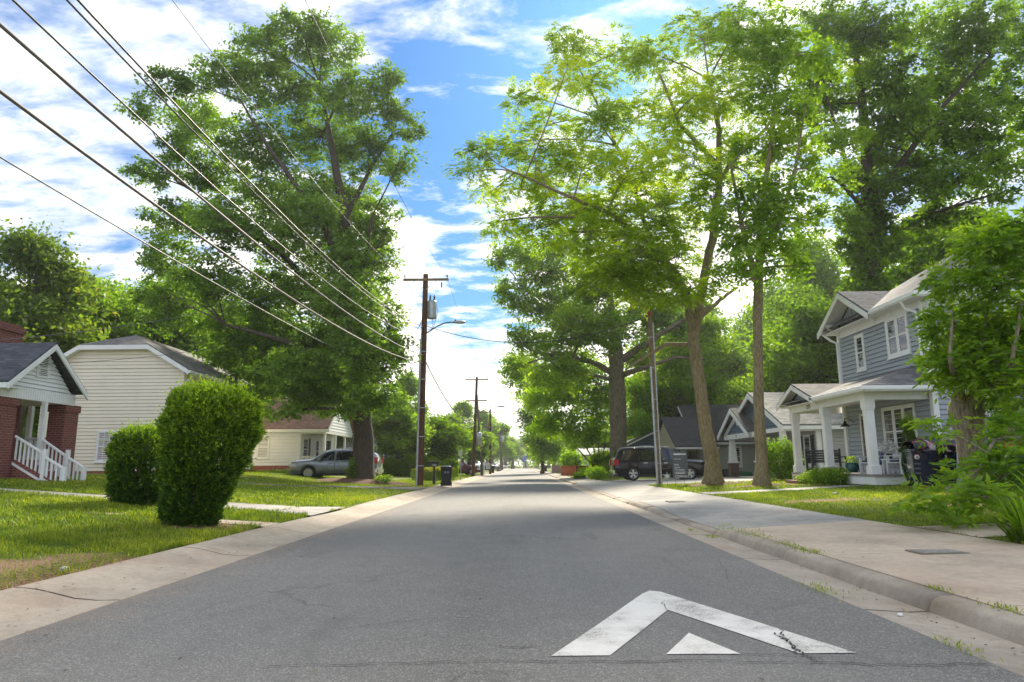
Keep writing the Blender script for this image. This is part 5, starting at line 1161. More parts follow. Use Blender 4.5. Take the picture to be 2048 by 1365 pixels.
door(hs, f1, 26.3 - 22.4, 27.2 - 22.4, PF, 2.95, simple('brown_door', (.11, .045, .03), .4))
mb = MB(); mb.box(13.40, 13.5, 28.38, 28.58, PF, 3.4); mb.build('pilaster', WHITE, hs)
def text(body, loc, rot, size, mat, parent, ext=.004, name='number', align='CENTER'):
    cu = bpy.data.curves.new(name, 'FONT'); cu.body = body; cu.size = size; cu.extrude = ext; cu.align_x = align; cu.align_y = 'CENTER'
    tmp = bpy.data.objects.new('tmp', cu); col.objects.link(tmp); bpy.context.view_layer.update()
    me = bpy.data.meshes.new_from_object(tmp.evaluated_get(bpy.context.evaluated_depsgraph_get())); bpy.data.objects.remove(tmp); bpy.data.curves.remove(cu)
    off = Vector((0, 0, 0)); p = parent
    while p is not None: off += p.location; p = p.parent
    me.materials.clear(); me.materials.append(mat); me.transform(Matrix.Translation(Vector(loc) - off) @ rot.to_4x4())
    o = bpy.data.objects.new(name, me); col.objects.link(o); o.parent = parent; return o
R_L = Matrix(((0, 0, -1), (-1, 0, 0), (0, 1, 0)))      # text lying in a plane that faces -X
R_C = Matrix(((1, 0, 0), (0, 0, -1), (0, 1, 0)))       # faces the camera (-Y)
text('1375', (11.352, 27.0, 3.32), R_L, .21, DARK, hs, name='house_number')
# wall lantern
l = thing('porch_lantern', 'black barn style wall lantern beside the brown porch door', 'lamp', (13.4, 27.75, 2.75))
mb = MB(); mb.tube([(13.46, 27.75, 2.75), (13.2, 27.75, 2.92), (13.08, 27.75, 2.9), (13.08, 27.75, 2.8)], .014, 6); mb.build('arm', DARK, l)
mb = MB(); mb.lathe([(.02, .22), (.05, .18), (.07, .1), (.2, .0), (.19, -.01), (.05, .09), (.01, .12)], (13.08, 27.75, 2.6)); mb.build('shade', DARK, l)
# steps
st = thing('porch_steps', 'brown wooden steps up to the white porch of the grey house', 'steps', (11.1, 27.3, .38))
mb = MB(); BR = simple('brown_step', (.22, .14, .10), .8, var=.25)
mb.box(10.95, 11.33, 26.75, 28.0, .3, .66); mb.build('tread', BR, st); mb = MB(); mb.box(10.6, 10.95, 26.75, 28.0, .28, .5); mb.build('tread', BR, st)

# ---------------- cottage with brick-based tapered columns
h2 = thing('cottage', 'taupe cottage with blue gables and brick-based tapered columns next to the grey house', 'house', (15.3, 40, .3))
mb = MB(); fL = FL(15.3, 35.5); fC = FC(15.3, 35.5)
lap(mb, fL, 0, 9.5, .2, 3.05); lap(mb, fC, 0, 8, .2, 3.05); mb.box(15.4, 23, 35.6, 44.9, .1, 3.0); mb.build('wall', S_TAUPE, h2)
R2X = shingle('cottage_shingles_x', (0.27, 0.265, 0.25), 'X'); R2D = shingle('cottage_shingles_dark', (0.13, 0.12, 0.115), 'X')
mb = MB(); rx0, ry0, ry1, rzz, rez = 13.35, 35.0, 45.0, 5.25, 3.12
mb.slab([(rx0, ry0, rez), (24, ry0, rez), (24, 40, rzz), (rx0, 40, rzz)], .08); mb.slab([(rx0, ry1, rez), (rx0, 40, rzz), (24, 40, rzz), (24, ry1, rez)], .08); mb.build('roof', R2X, h2)
mb = MB()
for ya in (ry0, ry1): mb.hexa([(rx0 - .04, ya, rez - .36), (rx0 + .03, ya, rez - .36), (rx0 + .03, 40, rzz - .36), (rx0 - .04, 40, rzz - .36), (rx0 - .04, ya, rez - .085), (rx0 + .03, ya, rez - .085), (rx0 + .03, 40, rzz - .085), (rx0 - .04, 40, rzz - .085)])
mb.box(rx0 + .03, 24, ry0 - .04, ry0 + .04, rez - .27, rez - .09)
mb.box(rx0 + .03, 24, ry0 + .04, 35.5, rez - .26, rez - .24)
mb.build('bargeboard', WHITE, h2)
mb = MB(); lap(mb, FL(13.75, 0), 0, 0, 3.0, 4.95, lim=lambda z: (35.3 + (z - 3.0) / 2.1 * 4.7, 44.7 - (z - 3.0) / 2.1 * 4.7)); mb.build('gable_face', S_BLUE, h2)
mb = MB(); mb.box(13.5, 13.72, 35.45, 44.8, 2.78, 3.0); mb.box(13.72, 15.3, 35.45, 35.62, 2.78, 3.0); mb.build('beam', WHITE, h2)
mb = MB(); mb.box(13.7, 15.3, 35.62, 44.8, 2.98, 3.0); mb.build('porch_ceiling', OFFW, h2)
mb = MB(); mb.box(13.3, 15.3, 35.4, 45.0, .1, .34); mb.build('porch_floor', CON_G, h2)
for cy_ in (35.8, 39.4, 44.4):
    z0 = H(13.6, cy_) - .05; cz = 1.12 + z0 * .35
    mb = MB(); mb.box(13.36, 13.88, cy_ - .26, cy_ + .26, z0, cz); c_ = mb.build('column_base', BRICK_D, h2)
    mb = MB(); mb.box(13.32, 13.92, cy_ - .30, cy_ + .30, cz, cz + .08)
    mb.hexa([(13.40, cy_ - .22, cz + .08), (13.84, cy_ - .22, cz + .08), (13.84, cy_ + .22, cz + .08), (13.40, cy_ + .22, cz + .08), (13.49, cy_ - .13, 2.78), (13.75, cy_ - .13, 2.78), (13.75, cy_ + .13, 2.78), (13.49, cy_ + .13, 2.78)])
    mb.build('column', WHITE, h2)
# front porch gable
g = 13.0; ya, yb, yp, zp = 39.5, 45.4, 42.4, 4.55
mb = MB(); mb.slab([(g, ya, 3.02), (16.5, ya, 3.02), (16.5, yp, zp), (g, yp, zp)], .07); mb.slab([(g, yb, 3.02), (g, yp, zp), (16.5, yp, zp), (16.5, yb, 3.02)], .07); mb.build('roof', R2D, h2)
mb = MB()
for y_ in (ya, yb): mb.hexa([(g - .04, y_, 2.68), (g + .03, y_, 2.68), (g + .03, yp, zp - .34), (g - .04, yp, zp - .34), (g - .04, y_, 2.945), (g + .03, y_, 2.945), (g + .03, yp, zp - .075), (g - .04, yp, zp - .075)])
mb.build('bargeboard', WHITE, h2)
mb = MB(); lap(mb, FL(13.42, 0), 0, 0, 2.95, 4.4, lim=lambda z: (39.85 + (z - 2.95) / 1.4 * 2.55, 44.95 - (z - 2.95) / 1.4 * 2.55)); mb.build('gable_face', S_BLUE, h2)
mb = MB(); mb.box(13.28, 13.5, 39.5, 45.0, 2.66, 2.95); mb.build('beam', WHITE, h2)
mb = MB(); mb.lathe([(.0, 0), (.2, 0), (.2, .03), (0, .03)], (13.37, 42.4, 3.65), 'X', 20); o = mb.build('vent', WHITE, h2)
text('29', (13.272, 42.4, 2.8), R_L, .2, DARK, h2, name='house_number')
window(h2, fL, 1.0, 1.7, 1.1, 2.55, shutters=(-1, 1)); window(h2, fL, 6.0, 7.4, 1.2, 2.5, cols=2, shutters=(-1, 1))
mb = MB(); mb.box(15.2, 15.42, 35.42, 35.6, .2, 3.0); mb.build('corner_trim', WHITE, h2)
mb = MB(); mb.box(15.14, 15.28, 38.2, 38.35, 1.5, 1.7); mb.build('letter_box', DARK, h2)

# ---------------- dark roofed house further on
h3 = thing('ranch_house', 'long house with sagging charcoal shingle roof behind the black vehicle', 'house', (13, 50, .2))
R3 = shingle('charcoal_shingles', (0.055, 0.052, 0.058), 'X', .22)
mb = MB(); f3 = FC(12.8, 50); lap(mb, f3, 0, 9, .1, 2.65); mb.box(12.9, 21.8, 50.1, 58, .05, 2.6); mb.build('wall', S_TAUPE, h3)
mb = MB(); mb.slab([(12.5, 49.5, 2.75), (22, 49.5, 2.75), (22, 54, 5.75), (12.5, 54, 5.75)], .1); mb.slab([(12.5, 58.5, 2.75), (12.5, 54, 5.75), (22, 54, 5.75), (22, 58.5, 2.75)], .1); mb.build('roof', R3, h3)
mb = MB(); mb.box(12.5, 22, 49.44, 49.54, 2.52, 2.66); mb.hexa([(12.44, 49.5, 2.52), (12.5, 49.5, 2.52), (12.5, 54, 5.5), (12.44, 54, 5.5), (12.44, 49.5, 2.66), (12.5, 49.5, 2.66), (12.5, 54, 5.66), (12.44, 54, 5.66)]); mb.build('fascia', TRIMG, h3)
mb = MB(); mb.slab([(10.3, 45.9, 2.32), (13.2, 45.9, 2.32), (13.2, 50.2, 4.55), (10.3, 50.2, 4.55)], .08); mb.slab([(10.3, 54.5, 2.32), (10.3, 50.2, 4.55), (13.2, 50.2, 4.55), (13.2, 54.5, 2.32)], .08); mb.build('roof', R3, h3)
mb = MB(); lap(mb, FL(10.55, 0), 0, 0, 2.2, 4.35, lim=lambda z: (46.3 + (z - 2.3) / 2.1 * 3.9, 54.1 - (z - 2.3) / 2.1 * 3.9)); mb.build('gable_face', S_TAN, h3)
mb = MB(); mb.box(10.3, 13.2, 45.84, 45.94, 2.12, 2.25); mb.build('fascia', TRIMG, h3)
mb = MB()
for x in (10.6, 11.8, 12.9): m2 = MB(); m2.box(x - .06, x + .06, 46.0, 46.12, .1, 2.2); m2.build('carport_post', simple('dark_timber', (.07, .05, .04), .9), h3)
mb.box(10.7, 12.92, 49.93, 49.97, .3, .4); mb.box(10.7, 12.92, 49.93, 49.97, 1.6, 1.7)
for k in range(14): mb.box(10.7 + k * .16, 10.82 + k * .16, 49.9, 49.93, .1, 2.0)
mb.build('slatted_screen', simple('dark_timber', (.07, .05, .04), .9), h3)
window(h3, f3, 2.3, 3.05, 1.05, 2.3, trim=.12); 
mb = MB(); mb.lathe([(.16, 0), (.16, .5), (.2, .52), (.2, .6), (0, .62)], (17.5, 54, 5.5), n=10); mb.build('chimney', simple('terracotta', (.35, .18, .08), .9), h3)

# ---------------- bungalow beyond, and small white house by the fence
hb = thing('bungalow', 'low bungalow with dark grey roof half hidden between the thick oak and the pole', 'house', (11, 63, .2))
mb = MB(); lap(mb, FC(8.3, 62), 0, 8, .1, 2.3); mb.box(8.4, 16, 62.1, 68, .1, 2.3); mb.build('wall', S_GREY, hb)
mb = MB(); lap(mb, FC(0, 62), 0, 0, 2.3, 4.0, lim=lambda z: (8.3 + (z - 2.3) * 2.2, 16 - (z - 2.3) * 2.2)); mb.build('gable_face', S_BLUE, hb)
mb = MB(); mb.slab([(7.9, 61.5, 2.2), (12.15, 61.5, 4.15), (12.15, 68.5, 4.15), (7.9, 68.5, 2.2)], .09); mb.slab([(16.4, 61.5, 2.2), (16.4, 68.5, 2.2), (12.15, 68.5, 4.15), (12.15, 61.5, 4.15)], .09); mb.build('roof', shingle('bungalow_shingles', (.07, .075, .085), 'Y'), hb)
mb = MB(); mb.hexa([(7.9, 61.42, 2.0), (12.15, 61.42, 3.95), (12.15, 61.5, 3.95), (7.9, 61.5, 2.0), (7.9, 61.42, 2.14), (12.15, 61.42, 4.09), (12.15, 61.5, 4.09), (7.9, 61.5, 2.14)]); mb.build('bargeboard', WHITE, hb)
hw = thing('small_white_house', 'small white house with pale roof showing over the orange fence', 'house', (8.2, 80, .2))
mb = MB(); lap(mb, FC(6.9, 80), 0, 3.5, .1, 2.3); mb.box(7, 10.3, 80.1, 84, .1, 2.3); mb.build('wall', S_WHITE, hw)
mb = MB(); mb.slab([(6.6, 79.6, 2.3), (10.6, 79.6, 2.3), (10.6, 82, 3.1), (6.6, 82, 3.1)], .08); mb.build('roof', simple('pale_roof', (.4, .4, .38), .8), hw); window(hw, FC(6.9, 80), .5, 1.0, 1.2, 2.0)

# ---------------- brick house with white porch gable, left
hk = thing('brick_house', 'red brick house with white porch gable and dark shingle roof at the left edge', 'house', (-15, 21.5, .8))
D1 = simple('white_beadboard', (0.80, 0.80, 0.80), .5, var=.03)
mb = MB(); mb.box(-30, -16.7, 19.8, 22.7, .5, 3.3); mb.build('wall', BRICK_R, hk)
for (y0, y1) in ((19.6, 20.3), (22.5, 23.2)):
    z0 = H(-15, 21) - .1; mb = MB(); mb.box(-15.6, -15.05, y0, y1, z0, 3.16); mb.box(-15.64, -15.01, y0 - .04, y1 + .04, 3.0, 3.24)
    mb.box(-15.63, -15.02, y0 - .03, y1 + .03, z0, z0 + .28); mb.build('column', BRICK_R, hk)
RB = shingle('blue_black_shingles', (0.085, 0.09, 0.105), 'X', .3); ex0 = -14.65
ye0, ye1, yp, zp, ze = 19.3, 22.95, 21.12, 5.08, 3.66
mb = MB(); mb.slab([(-32, ye0, ze), (ex0, ye0, ze), (ex0, yp, zp), (-32, yp, zp)], .06); mb.slab([(-32, ye1, ze), (-32, yp, zp), (ex0, yp, zp), (ex0, ye1, ze)], .06); mb.build('roof', RB, hk)
mb = MB()
for y_ in (ye0, ye1): mb.hexa([(ex0 - .02, y_, ze - .24), (ex0 + .035, y_, ze - .24), (ex0 + .035, yp, zp - .24), (ex0 - .02, yp, zp - .24), (ex0 - .02, y_, ze - .065), (ex0 + .035, y_, ze - .065), (ex0 + .035, yp, zp - .065), (ex0 - .02, yp, zp - .065)])
mb.box(-32, ex0 - .02, ye0 - .03, ye0 + .03, ze - .22, ze - .07); mb.box(-32, ex0 - .02, ye0 + .03, 19.9, ze - .2, ze - .18); mb.box(-32, ex0 - .02, 22.7, ye1 - .03, ze - .2, ze - .18)
mb.build('bargeboard', WHITE, hk)
mb = MB(); lap(mb, FR(-15.02, 0), 0, 0, 3.58, 4.93, .13, lim=lambda z: (19.62 + (z - 3.58) / 1.35 * 1.5, 22.62 - (z - 3.58) / 1.35 * 1.5)); mb.build('gable_face', S_WHITE, hk)
mb = MB(); mb.box(-15.10, -14.99, 19.4, 22.85, 3.22, 3.58)
for k in range(34): mb.box(-14.99, -14.983, 19.43 + k * .1, 19.50 + k * .1, 3.23, 3.57)
mb.box(-16.7, -15.10, 19.4, 19.5, 3.22, 3.58); mb.box(-30, -16.7, 19.4, 19.5, 3.3, 3.55); mb.box(-16.7, -15.10, 22.75, 22.85, 3.22, 3.58); mb.build('frieze', D1, hk)
mb = MB(); mb.box(-16.7, -15.1, 19.5, 22.75, 3.24, 3.27); mb.build('porch_ceiling', OFFW, hk)
fv = FR(-15.02, 0); mb = MB(); fv.box(mb, 20.86, 21.40, .02, .06, 3.95, 4.0); fv.box(mb, 20.86, 20.92, .02, .06, 4.0, 4.62); fv.box(mb, 21.34, 21.40, .02, .06, 4.0, 4.62); fv.box(mb, 20.86, 21.40, .02, .06, 4.62, 4.68)
for k in range(11): mb.hexa([fv.p(20.92, .02, 4.02 + k * .055), fv.p(21.34, .02, 4.02 + k * .055), fv.p(21.34, .055, 4.0 + k * .055), fv.p(20.92, .055, 4.0 + k * .055), fv.p(20.92, .02, 4.04 + k * .055), fv.p(21.34, .02, 4.04 + k * .055), fv.p(21.34, .055, 4.02 + k * .055), fv.p(20.92, .055, 4.02 + k * .055)])
vt = mb.build('gable_vent', WHITE, hk); mb = MB(); fv.box(mb, 21.06, 21.34, .021, .026, 4.0, 4.62); mb.build('backing', DARK, vt)
mb = MB(); mb.box(-16.7, -15.02, 20.3, 22.9, .6, 1.42); mb.build('porch_floor', BRICK_R, hk)
for q in ((-15.02, -14.9, 21.3, 21.42), (-16.66, -16.52, 22.98, 23.12)): mb = MB(); mb.box(*q, 1.42, 3.24); mb.build('porch_post', WHITE, hk)
mb = MB(); mb.box(-18.6, -17.3, 22.0, 23.2, 4.2, 5.75); mb.box(-18.66, -17.24, 21.94, 23.26, 5.75, 5.95); mb.box(-18.6, -17.3, 22.0, 23.2, 5.95, 6.02); mb.build('chimney', BRICK_R, hk)
window(hk, FR(-16.7, 0), 20.4, 21.2, 1.9, 3.0, trim=.07)
# stairs with brick stringer and white rails
stp = thing('brick_steps', 'brick porch steps with white wooden handrails at the left house', 'steps', (-14.5, 20.9, .7))
mb = MB()
for k in range(4): mb.box(-15.0, -14.62 + k * .33, 20.45, 21.3, .5, 1.42 - (k + 1) * .17)
mb.build('tread', BRICK_R, stp)
mb = MB(); mb.hexa([(-15.0, 20.3, .75), (-13.6, 20.3, .62), (-13.6, 20.45, .62), (-15, 20.45, .75), (-15.0, 20.3, 1.45), (-13.6, 20.3, .72), (-13.6, 20.45, .72), (-15.0, 20.45, 1.45)]); mb.build('stringer', BRICK_R, stp)
def rail(yr, x0, x1, zt0, zt1, hgt=.78):
    mb = MB()
    def bar(dz, t, w_): mb.hexa([(x0, yr - w_, zt0 + dz - t), (x1, yr - w_, zt1 + dz - t), (x1, yr + w_, zt1 + dz - t), (x0, yr + w_, zt0 + dz - t), (x0, yr - w_, zt0 + dz), (x1, yr - w_, zt1 + dz), (x1, yr + w_, zt1 + dz), (x0, yr + w_, zt0 + dz)])
    bar(0, .06, .04); bar(-hgt, .08, .03); n = max(3, int(abs(x1 - x0) / .115))
    for k in range(n): f = (k + .5) / n; x = x0 + (x1 - x0) * f; z = zt0 + (zt1 - zt0) * f; mb.box(x - .022, x + .022, yr - .018, yr + .018, z - hgt, z - .06)
    return mb.build('handrail', WHITE, stp)
rail(20.32, -15.0, -14.1, 2.13, 1.62); rail(20.32, -14.02, -13.45, 1.5, 1.18, .62); rail(21.36, -15.0, -14.1, 2.13, 1.55)
for (x, y, z) in ((-14.06, 20.32, 1.72), (-13.42, 20.32, 1.2), (-14.06, 21.36, 1.72), (-13.5, 21.36, 1.2)): mb = MB(); mb.box(x - .05, x + .05, y - .05, y + .05, .6, z); mb.build('newel_post', WHITE, stp)
mb = MB(); rail(21.36, -14.02, -13.5, 1.5, 1.18, .62)
pr_ = thing('porch_railing', 'white horizontal balustrade on the far side of the brick porch', 'railing', (-15.8, 22.9, 1.42))
mb = MB(); mb.box(-16.6, -15.1, 22.9, 22.98, 2.12, 2.18); mb.box(-16.6, -15.1, 22.9, 22.98, 1.48, 1.54)
for k in range(15): mb.box(-16.58 + k * .1, -16.54 + k * .1, 22.92, 22.96, 1.54, 2.12)
mb.build('balustrade', WHITE, pr_)

# ---------------- cream two storey house
hc = thing('cream_house', 'plain cream vinyl sided two storey house with clipped gable behind the bushes', 'house', (-20, 33, .85))
fz = FC(0, 33); XA, XB = -23.3, -16.4; EZ, TZ = 5.95, 7.05
mb = MB(); lap(mb, fz, XA, XB, 1.0, EZ, .17, .017); lap(mb, fz, 0, 0, EZ, TZ, .17, .017, lim=lambda z: (XA + (z - EZ) / 1.1 * 2.0, XB - (z - EZ) / 1.1 * 2.0)); lap(mb, FR(XB, 33), 0, 9, 1.0, EZ, .17, .017)
mb.box(XA + .1, XB - .1, 33.1, 42, .9, EZ); mb.build('wall', S_BEIGE, hc)
mb = MB(); mb.box(XA + .05, XB - .02, 33.03, 42, .5, 1.0); mb.build('foundation', simple('orange_brick', (.38, .17, .08), .9, var=.3, scale=12), hc)
RCx = shingle('warm_grey_shingles_x', (.22, .205, .195), 'X'); RCy = shingle('warm_grey_shingles_y', (.22, .205, .195), 'Y'); o_ = .35; rh = 7.95
xm = (XA + XB) / 2; e2 = EZ - .08; zc = TZ + .08; xl, xr = XA + 1.75, XB - 1.75
mb = MB(); mb.slab([(XB + o_, 32.7, e2), (XB + o_, 42.3, e2), (xm, 42.3, rh), (xm, 34.6, rh), (xr, 32.7, zc)], .07); mb.slab([(XA - o_, 32.7, e2), (xl, 32.7, zc), (xm, 34.6, rh), (xm, 42.3, rh), (XA - o_, 42.3, e2)], .07); mb.build('roof', RCy, hc)
mb = MB(); mb.slab([(xl, 32.7, zc), (xr, 32.7, zc), (xm, 34.6, rh)], .07); mb.build('roof', RCx, hc)
mb = MB()
def fas(p, q): mb.hexa([(p[0], 32.64, p[1] - .27), (q[0], 32.64, q[1] - .27), (q[0], 32.7, q[1] - .27), (p[0], 32.7, p[1] - .27), (p[0], 32.64, p[1] - .05), (q[0], 32.64, q[1] - .05), (q[0], 32.7, q[1] - .05), (p[0], 32.7, p[1] - .05)])
fas((XA - o_, e2), (xl, zc)); fas((xl, zc), (xr, zc)); fas((xr, zc), (XB + o_, e2)); mb.box(XB + o_ - .02, XB + o_ + .1, 32.66, 42.3, e2 - .2, e2 - .07)
mb.hexa([(XA - o_, 32.7, e2 - .25), (xl, 32.7, zc - .25), (xl, 33, zc - .25), (XA - o_, 33, e2 - .25), (XA - o_, 32.7, e2 - .22), (xl, 32.7, zc - .22), (xl, 33, zc - .22), (XA - o_, 33, e2 - .22)]); mb.box(xl, xr, 32.7, 33, zc - .25, zc - .22); mb.box(XB, XB + o_, 33, 42, e2 - .22, e2 - .19)
mb.hexa([(xr, 32.7, zc - .25), (XB + o_, 32.7, e2 - .25), (XB + o_, 33, e2 - .25), (xr, 33, zc - .25), (xr, 32.7, zc - .22), (XB + o_, 32.7, e2 - .22), (XB + o_, 33, e2 - .22), (xr, 33, zc - .22)])
mb.build('fascia', WHITE, hc)
pipe(hc, [(XB + .38, 33.3, e2 - .15), (XB + .2, 33.2, e2 - .4), (XB + .06, 33.1, e2 - .6), (XB + .06, 33.1, 1.0)], .05)
window(hc, fz, -20.3, -19.5, 1.5, 2.85, glass=BLINDS, trim=.07, grid=(3, 2)); window(hc, FR(XB, 33), 2.0, 3.0, 4.1, 5.4, trim=.07, shutters=(-1, 1), grid=(3, 2)); window(hc, FR(XB, 33), 5.2, 6.2, 4.1, 5.4, trim=.07, shutters=(-1, 1), grid=(3, 2))

# ---------------- white house with brown roof
hv = thing('white_house', 'white sided house with brown shingle roof and corner porch behind the silver vehicle', 'house', (-15.5, 46, .7))
fw = FC(0, 45); mb = MB(); lap(mb, fw, -19.5, -14.35, 1.22, 3.5, .21, .02); mb.box(-19.4, -14.4, 45.1, 52, 1.0, 3.5); lap(mb, FR(-14.35, 45), 0, 7, 1.22, 3.5, .21, .02); mb.build('wall', S_WHITE, hv)
mb = MB(); mb.box(-19.5, -14.3, 44.97, 52, .3, 1.22); mb.box(-14.3, -12.75, 45.03, 52, .3, 1.05); mb.build('foundation', simple('red_foundation', (.30, .11, .075), .9, var=.35, scale=8), hv)
RW = shingle('brown_shingles', (.30, .165, .12), 'X', .25)
mb = MB(); mb.slab([(-20, 44.55, 3.62), (-12.45, 44.55, 3.62), (-12.45, 48.6, 6.6), (-20, 48.6, 6.6)], .07); mb.slab([(-20, 52.6, 3.62), (-20, 48.6, 6.6), (-12.45, 48.6, 6.6), (-12.45, 52.6, 3.62)], .07); mb.build('roof', RW, hv)
mb = MB(); mb.box(-20, -12.45, 44.48, 44.56, 3.38, 3.56); mb.hexa([(-12.45, 44.55, 3.36), (-12.39, 44.55, 3.36), (-12.39, 48.6, 6.34), (-12.45, 48.6, 6.34), (-12.45, 44.55, 3.56), (-12.39, 44.55, 3.56), (-12.39, 48.6, 6.54), (-12.45, 48.6, 6.54)])
mb.box(-14.3, -12.7, 44.95, 45.15, 3.3, 3.5); mb.box(-12.9, -12.7, 45.15, 52, 3.3, 3.5); mb.box(-20, -12.45, 44.56, 45, 3.38, 3.40); mb.build('fascia', WHITE, hv)
mb = MB(); lap(mb, FR(-12.72, 0), 0, 0, 3.5, 6.3, .2, .02, lim=lambda z: (45 + (z - 3.5) / 2.9 * 3.7, 52.3 - (z - 3.5) / 2.9 * 3.7)); mb.build('gable_face', S_WHITE, hv)
for y_ in (45.05, 47.6, 50.2): mb = MB(); mb.box(-12.86, -12.72, y_ - .07, y_ + .07, 1.05, 3.3); mb.build('porch_post', WHITE, hv)
mb = MB(); mb.box(-14.3, -12.8, 45.02, 45.08, 1.75, 1.82); mb.box(-14.3, -12.8, 45.02, 45.08, 1.15, 1.2)
for k in range(13): mb.box(-14.28 + k * .115, -14.24 + k * .115, 45.03, 45.07, 1.2, 1.75)
mb.box(-12.82, -12.76, 45.1, 50.2, 1.75, 1.82)
for k in range(36): mb.box(-12.81, -12.77, 45.2 + k * .14, 45.24 + k * .14, 1.1, 1.75)
mb.build('balustrade', WHITE, hv)
fi = FC(0, 47.2); mb = MB(); lap(mb, fi, -14.35, -12.8, 1.05, 3.3, .2, .02); mb.build('wall', S_WHITE, hv)
window(hv, fw, -17.1, -16.45, 1.75, 3.1, trim=.07, glass=BLINDS); window(hv, fi, -14.0, -13.75, 1.5, 2.9, trim=.06); door(hv, fi, -13.5, -12.95, 1.05, 2.9, DARK); window(hv, FR(-14.35, 45), .5, 1.5, 1.6, 3.0, trim=.06, shutters=(1,), shmat=DARK)
# ---------------- grey gabled house
hg = thing('grey_gabled_house', 'grey sided gabled house seen between the great oak trunk and the first pole', 'house', (-14.5, 72, .5))
fg = FC(0, 70); mb = MB(); lap(mb, fg, -19, -13.9, .3, 4.4, .2, .02); lap(mb, fg, 0, 0, 4.4, 6.4, .2, .02, lim=lambda z: (-19 + (z - 4.4) * 1.2, -13.9 - (z - 4.4) * 1.2)); mb.box(-18.9, -14, 70.1, 78, .2, 4.3); lap(mb, FR(-13.9, 70), 0, 8, .3, 4.4, .2, .02); mb.build('wall', S_GREY, hg)
mb = MB(); mb.slab([(-19.4, 69.5, 4.3), (-16.45, 69.5, 6.8), (-16.45, 78, 6.8), (-19.4, 78, 4.3)], .07); mb.slab([(-13.5, 69.5, 4.3), (-13.5, 78, 4.3), (-16.45, 78, 6.8), (-16.45, 69.5, 6.8)], .07); mb.build('roof', RB, hg)
mb = MB(); mb.hexa([(-13.5, 69.44, 4.05), (-16.45, 69.44, 6.55), (-16.45, 69.5, 6.55), (-13.5, 69.5, 4.05), (-13.5, 69.44, 4.23), (-16.45, 69.44, 6.73), (-16.45, 69.5, 6.73), (-13.5, 69.5, 4.23)]); mb.box(-14.0, -13.82, 69.93, 70.05, .3, 4.4); mb.build('bargeboard', WHITE, hg)
window(hg, FR(-13.9, 70), 1, 2, 1.5, 3.0, trim=.1, grid=(2, 2))
# ================================================================== POLES AND WIRES
def pole(name, label, x, y, top, r0, r1, mat, lean=(0, 0), arms=(), group=None, conduit=False, extra=None):
    z0 = max(H(x, y), .0) if abs(x) > 4.5 else .1
    t = thing(name, label, 'utility pole', (x, y, z0), group); tx, ty = x + lean[0], y + lean[1]
    mb = MB(); n = 8; mb.tube([(x + (tx - x) * k / n, y + (ty - y) * k / n, z0 - .2 + (top - z0 + .2) * k / n) for k in range(n + 1)], [r0 + (r1 - r0) * k / n for k in range(n + 1)], 12); mb.build('shaft', mat, t)
    def P(z): f = (z - z0) / (top - z0); return x + (tx - x) * f, y + (ty - y) * f
    for (z, l, r) in arms:
        px, py = P(z); mb = MB(); mb.box(px - l, px + r, py - r1 - .11, py - r1 - .005, z - .06, z + .06); a = mb.build('crossarm', POLET if mat is not POLEG else POLEG, t)
        mb = MB()
        for s in (-1, 1): mb.tube([(px + s * .7, py - r1 - .12, z - .04), (px + s * .05, py - r1 - .06, z - .55)], .016, 5)
        mb.build('brace', STEEL, t)
        for s in (-l + .08, r - .08):
            mb = MB(); mb.lathe([(.02, 0), (.02, .08), (.06, .1), (.035, .14), (.055, .18), (.03, .22), (.0, .23)], (px + s, py - r1 - .055, z + .06), n=10); mb.build('insulator', simple('porcelain', (.28, .2, .15), .3), t)
    if conduit:
        mb = MB(); mb.tube([(x - r0 * .75, y - r0 * .85, z0 - .1), (x - r0 * .75 + lean[0] * .68, y - r0 * .8 + lean[1] * .68, z0 + (top - z0) * .68)], .055, 10); mb.build('conduit', STEEL, t)
        for k in range(5):
            z = z0 + 1 + k * 1.5; px, py = P(z); mb = MB(); mb.lathe([(r0 + .012, 0), (r0 + .012, .04)], (px, py, z), n=14); mb.build('strap', STEEL, t)
    t['P'] = 0; del t['P']; return t, P
GP = 'utility poles along the left kerb'
p1, P1 = pole('utility_pole', 'tall reddish brown utility pole with transformer and street lamp beside the great oak', -5.2, 36, 11.45, .19, .14, POLE, (.14, 0), [(11.1, 1.18, 1.28)], GP, True)
# transformer and hardware on pole 1
px, py = P1(9.5); mb = MB(); mb.lathe([(0, 0), (.24, 0), (.25, .04), (.25, .92), (.22, .98), (0, 1.0)], (px + .40, py - .1, 8.95), n=18); tr = mb.build('transformer', STEEL, p1)
for dx in (-.1, .12): mb = MB(); mb.lathe([(.035, 0), (.06, .05), (.035, .09), (.06, .14), (.035, .18), (.05, .24), (.02, .3)], (px + .4 + dx, py - .1, 9.95), n=8); mb.build('bushing', simple('brown_glaze', (.1, .05, .04), .25), tr)
mb = MB(); mb.box(px + .12, px + .2, py - .15, py + .05, 9.1, 9.7); mb.build('bracket', DARK, p1)
mb = MB(); mb.tube([(px - .1, py - .2, 8.9), (px - .25, py - .25, 8.5), (px + .35, py - .3, 8.1), (px + .5, py - .25, 8.6), (px + .45, py - .2, 9.0)], .014, 5); mb.tube([(px + .6, py - .1, 9.9), (px + .75, py - .2, 9.3), (px + .5, py - .2, 8.4), (px + .1, py - .2, 8.3)], .012, 5); mb.tube([(px - .1, py - .2, 8.0), (px - .4, py - .2, 8.3), (px - .1, py - .2, 8.75)], .014, 5); mb.build('lead', DARK, p1)
